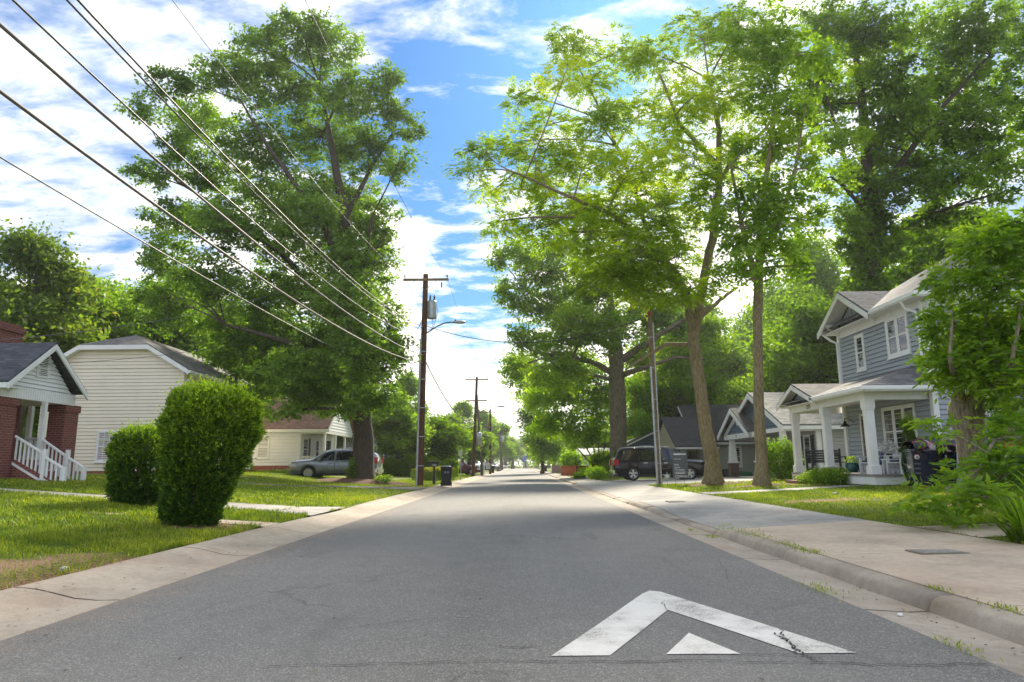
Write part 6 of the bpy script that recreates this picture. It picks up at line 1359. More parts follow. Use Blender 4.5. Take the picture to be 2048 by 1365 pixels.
def lamp(parent, P, z, reach, rise, length, s=1.0):
    px, py = P(z); pts = [(px + .1, py, z)] + [(px + .1 + reach * f, py, z + rise * math.sin(f * pi / 2)) for f in (.25, .5, .75, 1)]
    mb = MB(); mb.tube(pts, .035 * s, 8); a = mb.build('lamp_arm', DARK, parent); x0, z0 = pts[-1][0], pts[-1][2]
    mb = MB(); mb.lathe([(.0, -.05), (.05, 0), (.1, .12), (.15, .35), (.16, .52), (.10, .68), (0, .72)], (x0, py, z0), 'X', 14)
    for i, v in enumerate(mb.v): mb.v[i] = (x0 + (v[0] - x0) * length / .7, v[1], z0 + (v[2] - z0) * .62)
    h_ = mb.build('lamp_head', STEEL, a); mb = MB(); mb.lathe([(.05, 0), (.05, .07), (0, .08)], (x0 + length * .3, py, z0 + .07), n=8); mb.build('photocell', DARK, a)
lamp(p1, P1, 8.15, 1.35, .62, .78)
mb = MB(); px, py = P1(11.1); mb.lathe([(.02, 0), (.04, .05), (.03, .3), (0, .32)], (px + .9, py - .2, 10.65), n=8); mb.build('fuse_cutout', DARK, p1)
p2, P2_ = pole('utility_pole', 'second dark utility pole with two crossarms, left of the leaning pole', -4.6, 68, 9.9, .17, .12, POLE, (.35, 0), [(9.6, 1.15, 1.15), (7.5, .9, 1.1)], GP)
p2b, P2b = pole('utility_pole', 'weathered grey pole leaning left behind the second pole, carrying a small street lamp', -4.15, 76, 8.9, .16, .11, POLEG, (-.6, 0), [], GP)
lamp(p2b, P2b, 6.9, 2.0, .7, 1.0)
mb = MB(); px, py = P2_(3.6); mb.lathe([(0, 0), (.3, 0), (.3, 1.25), (0, 1.3)], (px + .45, py, 3.1), n=14); mb.build('transformer', STEEL, p2)
p3, P3 = pole('utility_pole', 'third utility pole with one long crossarm and a short dark one', -3.95, 92, 8.6, .17, .12, POLE, (0, 0), [(8.2, 1.5, 1.5), (6.2, .6, 1.2)], GP)
p4, P4 = pole('utility_pole', 'fourth small distant pole carrying a round transformer', -3.95, 140, 8.2, .17, .12, POLEG, (0, 0), [(7.6, .9, .9)], GP)
mb = MB(); mb.lathe([(0, 0), (.4, 0), (.4, 1.2), (0, 1.2)], (-3.6, 139.8, 5.8), n=12); mb.build('transformer', STEEL, p4)
pole('utility_pole', 'far thin pole at the right side of the street end', 6.6, 215, 9.5, .2, .14, POLEG, (0, 0), [], None)
rp, PR = pole('service_pole', 'bare wooden pole with metal conduits standing beside the for sale sign', 6.5, 32.6, 8.4, .145, .11, POLET, (-.12, 0), [], None, True)
mb = MB(); mb.tube([(6.56, 32.42, .1), (6.50, 32.45, 7.9)], .03, 8); mb.build('conduit', STEEL, rp)
mb = MB(); mb.lathe([(.13, 0), (.12, .25), (0, .27)], (6.38, 32.6, 8.25), n=10); mb.build('cap', simple('red_cap', (.3, .06, .05), .7), rp)
mb = MB(); mb.box(6.33, 6.40, 32.40, 32.52, 1.55, 1.9); mb.build('junction_box', STEEL, rp)

def wire(label, a, b, sag, r=.012, mat=None, name='power_line', n=28, extend=None):
    a = Vector(a); b = Vector(b); pts = []
    for k in range(n + 1):
        f = k / n; p = a.lerp(b, f); p.z -= sag * 4 * f * (1 - f); pts.append(p)
    t = MB(); t.tube(pts, r, 6); o = t.build(name, mat or DARK); tag(o, label, 'cable', 'overhead cables'); return o
CABG = simple('grey_cable', (.14, .12, .12), .6)
ax, ay = P1(6.8)
wire('thick grey cable bundle from the first pole, upper of the two bundles', (ax, ay - .2, 6.95), (-5.2, -14, 6.9), 1.45, .021, CABG)
wire('second thick grey cable bundle just below the upper bundle', (ax, ay - .2, 6.55), (-5.3, -14, 6.3), 1.55, .021, CABG)
wire('thin black wire above the two thick bundles at left', (ax, ay - .15, 7.9), (-5.1, -14, 7.5), 1.9, .013)
wire('left one of a close pair of black wires leaving the top edge', (ax, ay - .15, 8.3), (-5.15, -14, 8.0), 1.75, .013)
wire('right one of a close pair of black wires leaving the top edge', (ax, ay - .15, 8.5), (-5.1, -14, 8.2), 1.85, .015)
wire('high thin conductor from the left end of the first crossarm', (-6.25, 35.8, 11.3), (-6.3, -14, 11.0), 1.6, .008)
wire('high thin conductor from the right end of the first crossarm', (-3.9, 35.8, 11.3), (-3.9, -14, 11.0), 1.5, .008)
wire('lowest black wire crossing behind the great oak at far left', (-8.1, 33.5, 6.4), (-8.6, -12, 6.8), .5, .015)
a = at(0, 716, 17); b_ = at(560, 585, 32)
wire('pale service cable sagging over the cream house roof toward the oak', (a.x - 2, 15.5, a.z), tuple(b_), .45, .012, CABG)
a = at(0, 752, 17); b_ = at(470, 688, 33)
wire('thin dark service cable crossing the white gable and cream siding', (a.x - 2, 15.5, a.z), tuple(b_), .3, .009)
wire('black cable spanning the road between the first pole and the bare service pole', (P1(8.6)[0], 35.85, 8.6), (6.38, 32.6, 8.3), 1.15, .018)
wire('thick cable bundle sagging from the first pole to the second pole', (ax, ay, 6.9), (-4.45, 67.9, 5.4), 1.1, .035)
wire('thin cable under the bundle between the first and second poles', (ax, ay, 6.5), (-4.45, 67.9, 5.2), 1.5, .02)
wire('right conductor from the first crossarm to the second pole', (-3.9, 35.9, 11.3), (-3.25, 67.8, 9.9), .7, .007)
wire('left conductor from the first crossarm to the second pole', (-6.2, 35.9, 11.3), (-5.4, 67.8, 9.9), .7, .007)
for k, (q, lab) in enumerate([((-3.25, 67.8, 9.9), 'right'), ((-5.4, 67.8, 9.9), 'left')]):
    wire(lab + ' conductor from the second pole crossarm to the third pole', q, (-2.55 - 2.8 * k, 91.8, 8.45), .5, .01)
    wire(lab + ' conductor from the third pole crossarm to the fourth pole', (-2.55 - 2.8 * k, 91.8, 8.45), (-3.2 - 1.5 * k, 139.8, 7.85), .8, .012)
wire('low cable bundle from the second pole to the third pole', (-4.45, 67.9, 5.3), (-3.95, 91.9, 5.2), .6, .03)

# ================================================================== VEHICLES
def paint_(name, c, metal=.0, rough=.25, coat=1.0):
    m_, nt, p = newmat(name); p.inputs['Base Color'].default_value = (*c, 1); p.inputs['Metallic'].default_value = metal; p.inputs['Roughness'].default_value = rough; p.inputs['Coat Weight'].default_value = coat if sum(c) > .2 else .25; p.inputs['Specular IOR Level'].default_value = .5 if sum(c) > .2 else .35; p.inputs['Coat Roughness'].default_value = .03
    v = pos(nt, obj=True); n = noise(nt, v, 2.5, 4); L(nt, ramp(nt, n, [(.35, tuple(x * .85 for x in c)), (.65, tuple(min(1, x * 1.12) for x in c))]), p.inputs['Base Color'])
    bump(nt, p, noise(nt, v, 1.1, 2), .05, .05); return m_
RUB = simple('tyre_rubber', (.018, .018, .02), .85, obj=True); RIM = simple('alloy', (.55, .55, .56), .3, metal=.8, obj=True); REDL = simple('red_lens', (.42, .015, .02), .15, obj=True); CLEARL = simple('headlight_lens', (.6, .62, .65), .1, obj=True)
TRIMB = simple('black_trim', (.02, .02, .022), .5, obj=True); CHR = simple('chrome', (.7, .7, .72), .12, metal=1.0, obj=True)
def car(name, label, cat, paint, st, wheels, rw, W, wins, zb=.28, loc=(0, 0, 0), rot=0, chrome=True, group=None, spokes=5, tail=(.9, 1.25), rails=True, ws=None, rg=None, rimmat=None, far=False):
    """st: stations (x, half width, belt z, roof z, roof half width); nose at +x"""
    t = thing(name, label, cat, (0, 0, 0), group)
    def ring(s):
        x, w_, zbt, zr, wr = s
        half = [(0, zb), (w_ * .88, zb), (w_ * .985, zb + .16), (w_, (zb + zbt) * .5), (w_ * .985, zbt - .08), (w_ * .95, zbt), (wr, zr - .07), (wr * .86, zr), (0, zr + .025)]
        return [(x, -y, z) for y, z in half] + [(x, y, z) for y, z in half[-2:0:-1]]
    mb = MB(); R = [ring(s) for s in st]; n = len(R[0]); V = [p for r in R for p in r]; F = []
    for i in range(len(R) - 1):
        for k in range(n): F.append((i * n + k, i * n + (k + 1) % n, (i + 1) * n + (k + 1) % n, (i + 1) * n + k))
    F.append(tuple(range(n))); F.append(tuple((len(R) - 1) * n + k for k in range(n - 1, -1, -1))); mb.add(V, F, True)
    body = mb.build('body', paint, t)
    cm = MB()
    for wx in wheels:
        for s in (-1, 1): cm.lathe([(0, 0), (rw * 1.16, 0), (rw * 1.16, .34), (0, .34)], (wx, (-W - .06) if s < 0 else (W - .28), rw), 'Y', 28, False)
    cut = cm.build('cutter', None); md = body.modifiers.new('b', 'BOOLEAN'); md.object = cut; md.operation = 'DIFFERENCE'; md.solver = 'EXACT'; md.use_self = True
    bpy.context.view_layer.update(); dg = bpy.context.evaluated_depsgraph_get(); me = bpy.data.meshes.new_from_object(body.evaluated_get(dg)); body.modifiers.clear(); old = body.data; body.data = me; me.name = 'body'; bpy.data.meshes.remove(old); bpy.data.objects.remove(cut)
    me.materials.clear(); me.materials.append(paint)
    for p in me.polygons: p.use_smooth = True; p.material_index = 0
    try:
        me.set_sharp_from_angle(angle=radians(32))
    except Exception: pass
    mb = MB(); mb.box(st[0][0] + .3, st[-1][0] - .3, -W + .3, W - .3, zb - .06, zb + .5); mb.build('underbody', TRIMB, t)
    def lerp_s(x):
        for a, b in zip(st, st[1:]):
            if x <= b[0]: f = (x - a[0]) / (b[0] - a[0]); return tuple(a[i] + (b[i] - a[i]) * f for i in range(5))
        return st[-1]
    for (xa, xb, xc, xd) in wins:      # bottom rear, bottom front, top front, top rear
        for s in (-1, 1):
            V = []; F = []; m_ = 8; q = 4
            for j in range(q + 1):
                f = j / q; x0 = xa + (xd - xa) * f; x1 = xb + (xc - xb) * f
                for i in range(m_ + 1):
                    x = x0 + (x1 - x0) * i / m_; _, w_, zbt, zr, wr = lerp_s(x); g = .06 + .84 * f
                    V.append((x, s * (w_ * .95 + (wr - w_ * .95) * g + .012), zbt + (zr - .07 - zbt) * g))
            for j in range(q):
                for i in range(m_): a = j * (m_ + 1) + i; F.append((a, a + 1, a + m_ + 2, a + m_ + 1))
            mb = MB(); mb.add(V, F, True); mb.build('window', CARGLASS, t)
    # windscreen and rear glass: across the top between two stations
    for (x0, x1) in (ws, rg):
        a = lerp_s(x0); b = lerp_s(x1); V = []; F = []; up = .02
        for f in (.06, .35, .65, .94):
            x = x0 + (x1 - x0) * f; s_ = lerp_s(x); wr = s_[4] * .84; zr = s_[3] + up
            for g in (-1, -.5, 0, .5, 1): V.append((x + (.012 if x1 < x0 else -.012), g * wr, zr + .018 * (1 - g * g)))
        for j in range(3):
            for i in range(4): a_ = j * 5 + i; F.append((a_, a_ + 1, a_ + 6, a_ + 5))
        mb = MB(); mb.add(V, F, True); mb.build('windscreen' if x0 > 0 else 'rear_window', CARGLASS, t)
    for wx in wheels:
        for s in (-1, 1):
            mb = MB(); y0 = s * (W - .02); y1 = s * (W - .25)
            pr = [(rw * .66, -.0), (rw * .70, .012), (rw * .92, .012), (rw, -.02), (rw, -.21), (rw * .9, -.24), (rw * .4, -.24)]
            mb.lathe([(r, s * (W - .02) + s * h) for r, h in pr], (wx, 0, rw), 'Y', 28); wl = mb.build('wheel', RUB, t)
            mb = MB(); rim = [(0, -.02), (rw * .14, -.015), (rw * .16, -.05)]; mb.lathe([(r, s * (W - .02) + s * h) for r, h in rim], (wx, 0, rw), 'Y', 16)
            mb.lathe([(r, s * (W - .02) + s * h) for r, h in [(rw * .67, -.0), (rw * .60, -.02), (rw * .58, -.10)]], (wx, 0, rw), 'Y', 28)
            for k in range(spokes):
                th = 2 * pi * k / spokes + .3; c_, s_ = cos(th), sin(th); ww = rw * (.10 if spokes > 6 else .17); yy0, yy1 = sorted((s * (W - .035), s * (W - .07)))
                mb.hexa([(wx + c_ * a + -s_ * b, y, rw + s_ * a + c_ * b) for y in (yy0, yy1) for a, b in ((rw * .1, -ww * .6), (rw * .62, -ww), (rw * .62, ww), (rw * .1, ww * .6))])
            mb.build('rim', rimmat or RIM, wl)
            mb = MB(); mb.lathe([(rw * .58, s * (W - .13)), (0, s * (W - .13))], (wx, 0, rw), 'Y', 20); mb.build('hub_shadow', TRIMB, wl) if False else mb.build('hub_shade_disc', TRIMB, wl)  # black disc behind the spokes stands in for shade inside the wheel
    x0, x1 = st[0][0], st[-1][0]; w0 = lerp_s(x0 + .1)[1]; w1 = lerp_s(x1 - .12)[1]
    for s in (-1, 1):
        mb = MB(); mb.box(x0 - .02, x0 + .28, s * (w0 - .02), s * (w0 + .03), tail[0], tail[1]); mb.box(x0 - .03, x0 + .02, s * (w0 - .22), s * (w0 + .03), tail[0], tail[1]); mb.build('tail_light', REDL, t, bevel=.015)
        mb = MB(); zb_ = lerp_s(x1 - .2)[2]; mb.box(x1 - .42, x1 + .0, s * (w1 - .05), s * (w1 + .045), zb_ - .28, zb_ - .1); mb.box(x1 - .05, x1 + .03, s * (w1 - .35), s * (w1 + .04), zb_ - .28, zb_ - .1); mb.build('headlight', CLEARL, t, bevel=.015)
        xm = wins[-1][1] - .25; wm = lerp_s(xm)[1]; zm = lerp_s(xm)[2]; mb = MB(); mb.box(xm - .1, xm + .08, s * (wm - .02), s * (wm + .2), zm + .0, zm + .17); mb.build('mirror', paint, t, bevel=.03)
        for (xa, xb, xc, xd) in wins[-2:]:
            mb = MB(); wz = lerp_s(xa + .2)[1]; mb.box(xa + .1, xa + .32, s * (wz - .0), s * (wz + .035), lerp_s(xa)[2] - .16, lerp_s(xa)[2] - .12); mb.build('door_handle', paint if not chrome else CHR, t)
        mb = MB(); mb.box(wheels[0] + rw * 1.25, wheels[1] - rw * 1.25, s * (W - .06), s * (W + .012), zb + .02, zb + .10); mb.build('side_step', TRIMB, t)
        # shut lines
        mb = MB()
        for (xa, xb, xc, xd) in wins[-2:]:
            for xx in (xa - .04, xb + .03):
                a = lerp_s(xx)
                if abs(xx - wheels[0]) > rw * 1.1 and abs(xx - wheels[1]) > rw * 1.1: mb.box(xx - .006, xx + .006, s * (a[1] - .01), s * (a[1] + .004), zb + .2, a[2] - .1)
        if mb.v: mb.build('shut_line', TRIMB, t)
        if rails: mb = MB(); xa = wins[0][0] + .2; xb = wins[-1][2] - .1; mb.tube([(xa, s * lerp_s(xa)[4] * .88, lerp_s(xa)[3] + .04), ((xa + xb) / 2, s * lerp_s((xa + xb) / 2)[4] * .88, lerp_s((xa + xb) / 2)[3] + .075), (xb, s * lerp_s(xb)[4] * .88, lerp_s(xb)[3] + .04)], .018, 6); mb.build('roof_rail', TRIMB if not chrome else CHR, t)
    mb = MB(); mb.box(x0 - .07, x0 + .25, -w0 * .97, w0 * .97, zb + .08, zb + .34); mb.build('bumper', CHR if chrome and not far else paint, t, bevel=.04)
    mb = MB(); mb.box(x1 - .3, x1 + .07, -w1 * .95, w1 * .95, zb + .02, zb + .30); mb.build('bumper', paint, t, bevel=.05)
    mb = MB(); zg = lerp_s(x1 - .2)[2]; mb.box(x1 - .05, x1 + .025, -w1 * .6, w1 * .6, zb + .34, zg - .1); mb.build('grille', TRIMB, t)
    t.location = loc; t.rotation_euler = (0, 0, rot); return t
BLK = paint_('black_paint', (.006, .006, .009), 0, .12); SIL = paint_('silver_grey_paint', (.21, .23, .26), .6, .3); NAVY = paint_('navy_paint', (.015, .03, .06), .2, .25); WHT = paint_('white_car_paint', (.7, .7, .7), 0, .3); MAR = paint_('maroon_paint', (.10, .02, .03), .1, .3)
BIG = [(-2.84, .88, 1.04, 1.10, .80), (-2.78, .96, 1.12, 1.30, .78), (-2.52, .99, 1.16, 1.80, .76), (-2.25, 1.0, 1.17, 1.90, .78), (-1.2, 1.01, 1.17, 1.95, .79), (.2, 1.01, 1.16, 1.95, .79), (.70, 1.01, 1.15, 1.90, .78), (1.0, 1.01, 1.15, 1.70, .80), (1.45, 1.005, 1.14, 1.28, .86), (1.55, 1.0, 1.13, 1.24, .88), (2.3, .99, 1.08, 1.19, .84), (2.62, .96, 1.03, 1.12, .80), (2.80, .88, .92, .98, .74), (2.84, .80, .75, .80, .66)]
xw = [(-2.48, -1.30, -1.35, -2.22), (-1.18, -.12, -.14, -1.18), (.0, 1.12, .58, .0)]
car('sport_utility_vehicle', 'long black sport utility vehicle parked side-on in the right driveway', 'car', BLK, BIG, (-1.72, 1.62), .40, 1.01, xw, loc=(8.42, 42.2, H(8.4, 42.2) + .02), rot=0, ws=(1.45, .72), rg=(-2.77, -2.54))
MIDS = [(-2.55, .84, .98, 1.06, .72), (-2.47, .93, 1.06, 1.34, .70), (-2.2, .96, 1.09, 1.60, .70), (-1.9, .965, 1.09, 1.67, .71), (-1.0, .97, 1.08, 1.72, .72), (.1, .97, 1.06, 1.71, .72), (.55, .97, 1.05, 1.62, .73), (1.2, .965, 1.07, 1.22, .82), (1.38, .96, 1.07, 1.18, .84), (2.15, .945, 1.04, 1.13, .82), (2.42, .93, 1.01, 1.09, .80), (2.53, .86, .90, .98, .72)]
mw = [(-2.1, -1.25, -1.25, -1.75), (-1.15, -.15, -.2, -1.15), (-.05, 1.05, .42, -.05)]
car('sport_utility_vehicle', 'silver grey sport utility vehicle parked on the lawn partly behind the great oak trunk', 'car', SIL, MIDS, (-1.5, 1.42), .40, .97, mw, loc=(-10.9, 41.2, H(-10.9, 41.2) - .02), rot=pi, ws=(1.25, .5), rg=(-2.5, -2.1), spokes=12).scale = (1, 1, 1.02)
car('sport_utility_vehicle', 'dark blue car mostly hidden behind the crape tree at the right edge', 'car', NAVY, MIDS, (-1.5, 1.42), .37, .97, mw, loc=(14.6, 18.0, H(14.6, 18) + .02), rot=0, ws=(1.25, .5), rg=(-2.5, -2.1), chrome=False)
SED = [(-2.3, .78, .90, .96, .66), (-2.2, .86, .96, 1.02, .66), (-1.6, .89, .98, 1.08, .66), (-1.0, .9, .97, 1.40, .60), (-.2, .9, .96, 1.44, .62), (.35, .9, .95, 1.40, .62), (1.15, .9, .93, 1.02, .72), (1.9, .87, .86, .92, .66), (2.2, .80, .76, .80, .58), (2.3, .70, .62, .66, .5)]
sw_ = [(-1.25, -.45, -.5, -.95), (-.35, .85, .3, -.35)]
GC = 'cars parked along the far left kerb'
for (nm, lab, pt, xx, yy_, rz_, prof, wn, ww_) in (('parked_car', 'dark maroon car nosing out beside the second utility pole', MAR, -6.6, 72, .35, SED, sw_, (1.15, .4)), ('parked_car', 'white high-bodied car behind the white signpost in the distance', WHT, -6.8, 105, -pi / 2, MIDS, mw, (1.25, .5)),
                                       ('parked_car', 'dark car in the distance behind the small grey kerbside bin', NAVY, -6.2, 124, pi / 2, SED, sw_, (1.15, .4)), ('parked_car', 'pale car farthest along the left kerb', SIL, -5.4, 150, pi / 2, SED, sw_, (1.15, .4)), ('parked_car', 'silver car crossing at the far end of the street', WHT, -7, 262, 0, SED, sw_, (1.15, .4))):
    car(nm, lab, 'car', pt, prof, (-1.35, 1.4), .33, .9 if prof is SED else .97, wn, zb=.24, loc=(xx, yy_, max(H(xx, yy_), 0) + .02), rot=rz_, ws=ww_, rg=(-1.6, -1.0) if prof is SED else (-2.5, -2.1), chrome=False, group=GC, rails=False, far=True)

# ================================================================== BINS, SIGNS, FENCES
def bin_(label, x, y, rot, s=1.0, mat=None, group=None, lidtilt=0, mark=None, z=None):
    mat = mat or BLACKP; t = thing('wheeled_bin', label, 'bin', (0, 0, 0), group)
    mb = MB(); w0, d0, w1, d1, h = .23, .24, .30, .34, .96
    mb.hexa([(-w0, -d0, .04), (w0, -d0, .04), (w0, d0, .04), (-w0, d0, .04), (-w1, -d1, h), (w1, -d1, h), (w1, d1, h), (-w1, d1, h)]); b_ = mb.build('body', mat, t, bevel=.02)
    mb = MB(); mb.box(-w1 - .02, w1 + .02, -d1 - .03, d1 + .02, h, h + .035); mb.build('rim', mat, t, bevel=.008)
    mb = MB(); n = 8; V = []; F = []
    for j in range(n + 1):
        f = j / n; yy_ = -d1 - .04 + (2 * d1 + .08) * f; zz_ = .10 * sin(f * pi) ** .6
        for x_, k in ((-w1 - .03, .0), (-w1 * .6, 1), (w1 * .6, 1), (w1 + .03, 0)): V.append((x_, yy_, h + .04 + zz_ * (.25 + .75 * k)))
    for j in range(n):
        for i in range(3): a = j * 4 + i; F.append((a, a + 1, a + 5, a + 4))
    for j in range(n + 1): x_ = 0
    mb.add(V, F, True); ld = mb.build('lid', mat, t); md = ld.modifiers.new('solid', 'SOLIDIFY'); md.thickness = .02
    if lidtilt: pass
    mb = MB(); mb.tube([(-.25, d1 + .07, h - .02), (.25, d1 + .07, h - .02)], .018, 8); mb.box(-.25, -.21, d1 - .02, d1 + .07, h - .04, h); mb.box(.21, .25, d1 - .02, d1 + .07, h - .04, h); mb.build('handle', mat, t)
    for q in (-1, 1): mb = MB(); mb.lathe([(0, q * .24), (.13, q * .24), (.13, q * .30), (0, q * .30)], (0, d0 + .04, .13), 'X', 16); mb.build('wheel', RUB, t)
    mb = MB()
    for k in range(4): mb.box(-.2, .2, -.345 + .02 * k, -.335 + .02 * k, .2, .22) if False else None
    if mark:
        for dx in (-.09, .03): pass
        mb = MB(); mb.hexa([(-.12, -.318, .70), (-.02, -.318, .70), (-.02, -.30, .70), (-.12, -.30, .70), (-.12, -.335, .80), (-.02, -.335, .80), (-.02, -.30, .80), (-.12, -.30, .80)]); mb.hexa([(.03, -.318, .70), (.14, -.318, .70), (.14, -.30, .70), (.03, -.30, .70), (.03, -.335, .80), (.14, -.335, .80), (.14, -.30, .80), (.03, -.30, .80)])
        mb.build('printed_panel', simple('grey_print', (.22, .23, .25), .6, obj=True), t)
    t.location = (x, y, z if z is not None else max(H(x, y), .1)); t.rotation_euler = (0, 0, rot); t.scale = (s, s, s); return t
bin_('large black wheeled bin with pale printed panel standing on the left kerb', -3.95, 37.2, .1, 1.0, mark=1, z=.06)
bin_('dark bin beside the third utility pole', -3.75, 93.5, .1, z=.1); bin_('small grey bin at the far left kerb near the parked cars', -3.75, 118, 0, .9, simple('grey_plastic', (.10, .11, .12), .5), z=.1)
bin_('black bin standing at the right kerb beyond the pink fence', 4.05, 112, 0, 1.0, mark=1, z=.12)
NVP = simple('navy_bin_plastic', (.012, .018, .035), .22, var=.3, coat=.6)
b1_ = bin_('left one of two glossy dark wheeled bins by the porch corner, with a round emblem', 12.0, 20.9, -.25, 1.07, NVP, 'two bins beside the porch'); b2_ = bin_('right one of two glossy dark wheeled bins by the porch corner', 12.72, 21.1, -.12, 1.07, NVP, 'two bins beside the porch')
EMW = simple('emblem_white', (.7, .72, .74), .5, obj=True); EMG = simple('emblem_green', (.02, .25, .2), .5, obj=True); EMR = simple('emblem_red', (.45, .05, .08), .5, obj=True)
def kid(mb, name, mat, t):
    me_o = mb.build(name, mat, None); me_o.parent = t; return me_o
mb = MB(); mb.lathe([(0, -.335), (.075, -.335), (.075, -.322), (0, -.322)], (-.17, 0, .82), 'Y', 20); e_ = kid(mb, 'emblem', EMR, b1_); mb = MB(); mb.lathe([(0, -.339), (.062, -.339), (.062, -.33), (0, -.33)], (-.17, 0, .82), 'Y', 20); kid(mb, 'emblem_face', EMW, e_); mb = MB(); mb.lathe([(0, -.343), (.03, -.343), (.03, -.33), (0, -.33)], (-.17, 0, .82), 'Y', 14); kid(mb, 'emblem_centre', EMG, e_)
mb = MB(); mb.box(-.02, .02, -.345, -.32, .78, .86); kid(mb, 'latch', EMW, b2_)
mb = MB()
for k in range(3): mb.box(-.24, -.10, -.315 + .006 * k, -.25, .62 - .13 * k, .66 - .13 * k)
kid(mb, 'stamped_text', simple('grey_stamp', (.10, .11, .13), .5, obj=True), b1_)
# draped cover on the bins
RT_ = random.Random(4); mb = MB(); V = []; F = []; nx_, ny_ = 14, 10
for j in range(ny_):
    for i in range(nx_):
        u, v = i / (nx_ - 1), j / (ny_ - 1); xx = 11.66 + 1.42 * u; yy_ = 20.5 + .75 * v
        zz_ = 1.62 + .30 * sin(v * pi) ** .7 * (.6 + .4 * sin(u * pi)) + .035 * sin(u * 17) * sin(v * 9) + RT_.uniform(-.012, .012)
        V.append((xx, yy_, zz_ - (.16 if j == 0 else 0)))
for j in range(ny_ - 1):
    for i in range(nx_ - 1): a = j * nx_ + i; F.append((a, a + 1, a + nx_ + 1, a + nx_))
mb.add(V, F, True); tp = newmat('tarp'); m_, nt, p = tp; n_ = noise(nt, pos(nt), 3.0, 4, .6, 1.2)
L(nt, ramp(nt, n_, [(.42, (.012, .012, .018)), (.52, (.02, .02, .03)), (.56, (.30, .03, .06)), (.62, (.5, .48, .48))]), p.inputs['Base Color']); p.inputs['Roughness'].default_value = .15; bump(nt, p, noise(nt, pos(nt), 9, 3), .4, .03)
o = mb.build('plastic_cover', m_); md = o.modifiers.new('solid', 'SOLIDIFY'); md.thickness = .012; tag(o, 'crumpled glossy black and red plastic cover draped over the two porch-corner bins', 'cover')

# for sale yard sign
sg = thing('for_sale_sign', 'dark grey real estate yard sign with white lettering on a thin wire frame', 'sign', (7.05, 30.6, H(7, 30.6)))
SGM = simple('sign_grey', (.085, .095, .11), .5); R_s = Matrix.Rotation(radians(2), 3, 'Y'); zs = H(7, 30.6)
mb = MB(); mb.box(6.70, 7.36, 30.55, 30.58, zs + .34, zs + 1.50); mb.build('panel', SGM, sg)
mb = MB(); mb.tube([(6.8, 30.6, zs - .05), (6.8, 30.6, zs + 1.5)], .008, 5); mb.tube([(7.2, 30.6, zs - .05), (7.2, 30.6, zs + 1.5)], .008, 5); mb.tube([(6.8, 30.6, zs + .14), (7.2, 30.6, zs + .14)], .008, 5); mb.build('wire_frame', DARK, sg)
SW_ = simple('sign_white', (.8, .8, .8), .5)
text('COMPASS', (6.78, 30.545, zs + .42), R_C, .125, SW_, sg, name='lettering', align='LEFT'); text('FOR SALE', (6.78, 30.545, zs + 1.17), R_C, .07, SW_, sg, name='lettering', align='LEFT')
text('Polly', (6.78, 30.545, zs + .93), R_C, .10, SW_, sg, name='lettering', align='LEFT'); text('Lynne', (6.78, 30.545, zs + .82), R_C, .10, SW_, sg, name='lettering', align='LEFT'); text('McCloskey', (6.78, 30.545, zs + .71), R_C, .10, SW_, sg, name='lettering', align='LEFT')
mb = MB(); mb.box(6.76, 7.30, 30.54, 30.55, zs + 1.36, zs + 1.41); mb.box(6.78, 7.26, 30.54, 30.55, zs + .60, zs + .62); mb.box(6.78, 7.22, 30.54, 30.55, zs + .54, zs + .56); mb.build('stripe', SW_, sg)
text('2375beautiful.com', (6.78, 30.535, zs + 1.3), R_C, .05, SW_, sg, name='lettering', align='LEFT') if False else None
ss = thing('starburst_stake', 'small silver starburst yard stake left of the dark for sale sign', 'garden stake', (6.52, 30.9, H(6.5, 30.9)))
z_ = H(6.5, 30.9); mb = MB(); mb.tube([(6.52, 30.9, z_ - .05), (6.52, 30.9, z_ + .42)], .005, 5); mb.build('stem', DARK, ss); mb = MB()
for k in range(12): th = k * pi / 6 + .1; r_ = .19 if k % 2 else .13; mb.tube([(6.52, 30.9, z_ + .44), (6.52 + cos(th) * r_, 30.9 + (.04 if k % 3 else -.04), z_ + .44 + sin(th) * r_)], [.018, .008], 5)
mb.build('burst', simple('silver_star', (.55, .58, .62), .4), ss)
# security signs
def yard_sign(label, x, y, s):
    z = H(x, y); t = thing('yard_sign', label, 'sign', (x, y, z), 'blue security yard signs'); mb = MB(); mb.tube([(x, y, z - .05), (x, y, z + .35)], .012, 6); mb.build('stake', WHITE, t)
    mb = MB(); V = [(x + s * .11 * cos(a) * (1 if abs(cos(a)) < .9 else 1), z + .48 + s * .19 * sin(a)) for a in [k * 2 * pi / 16 for k in range(16)]]; mb.slab([(a, y - .01, b) for a, b in V], .02, (0, 1, 0)); p_ = mb.build('plate', simple('security_blue', (.02, .08, .30), .4), t)
    mb = MB(); mb.slab([(x + s * .075 * cos(k * pi / 4), y - .016, z + .48 + s * .09 * sin(k * pi / 4)) for k in range(8)], .005, (0, 1, 0)); mb.build('badge', simple('badge_pale', (.45, .62, .68), .5), p_)
yard_sign('round-topped blue security sign below the nearest porch column', 11.9, 23.35, .85); yard_sign('larger blue security sign on a stake between the conifer and the bins', 12.15, 21.55, 1.1)
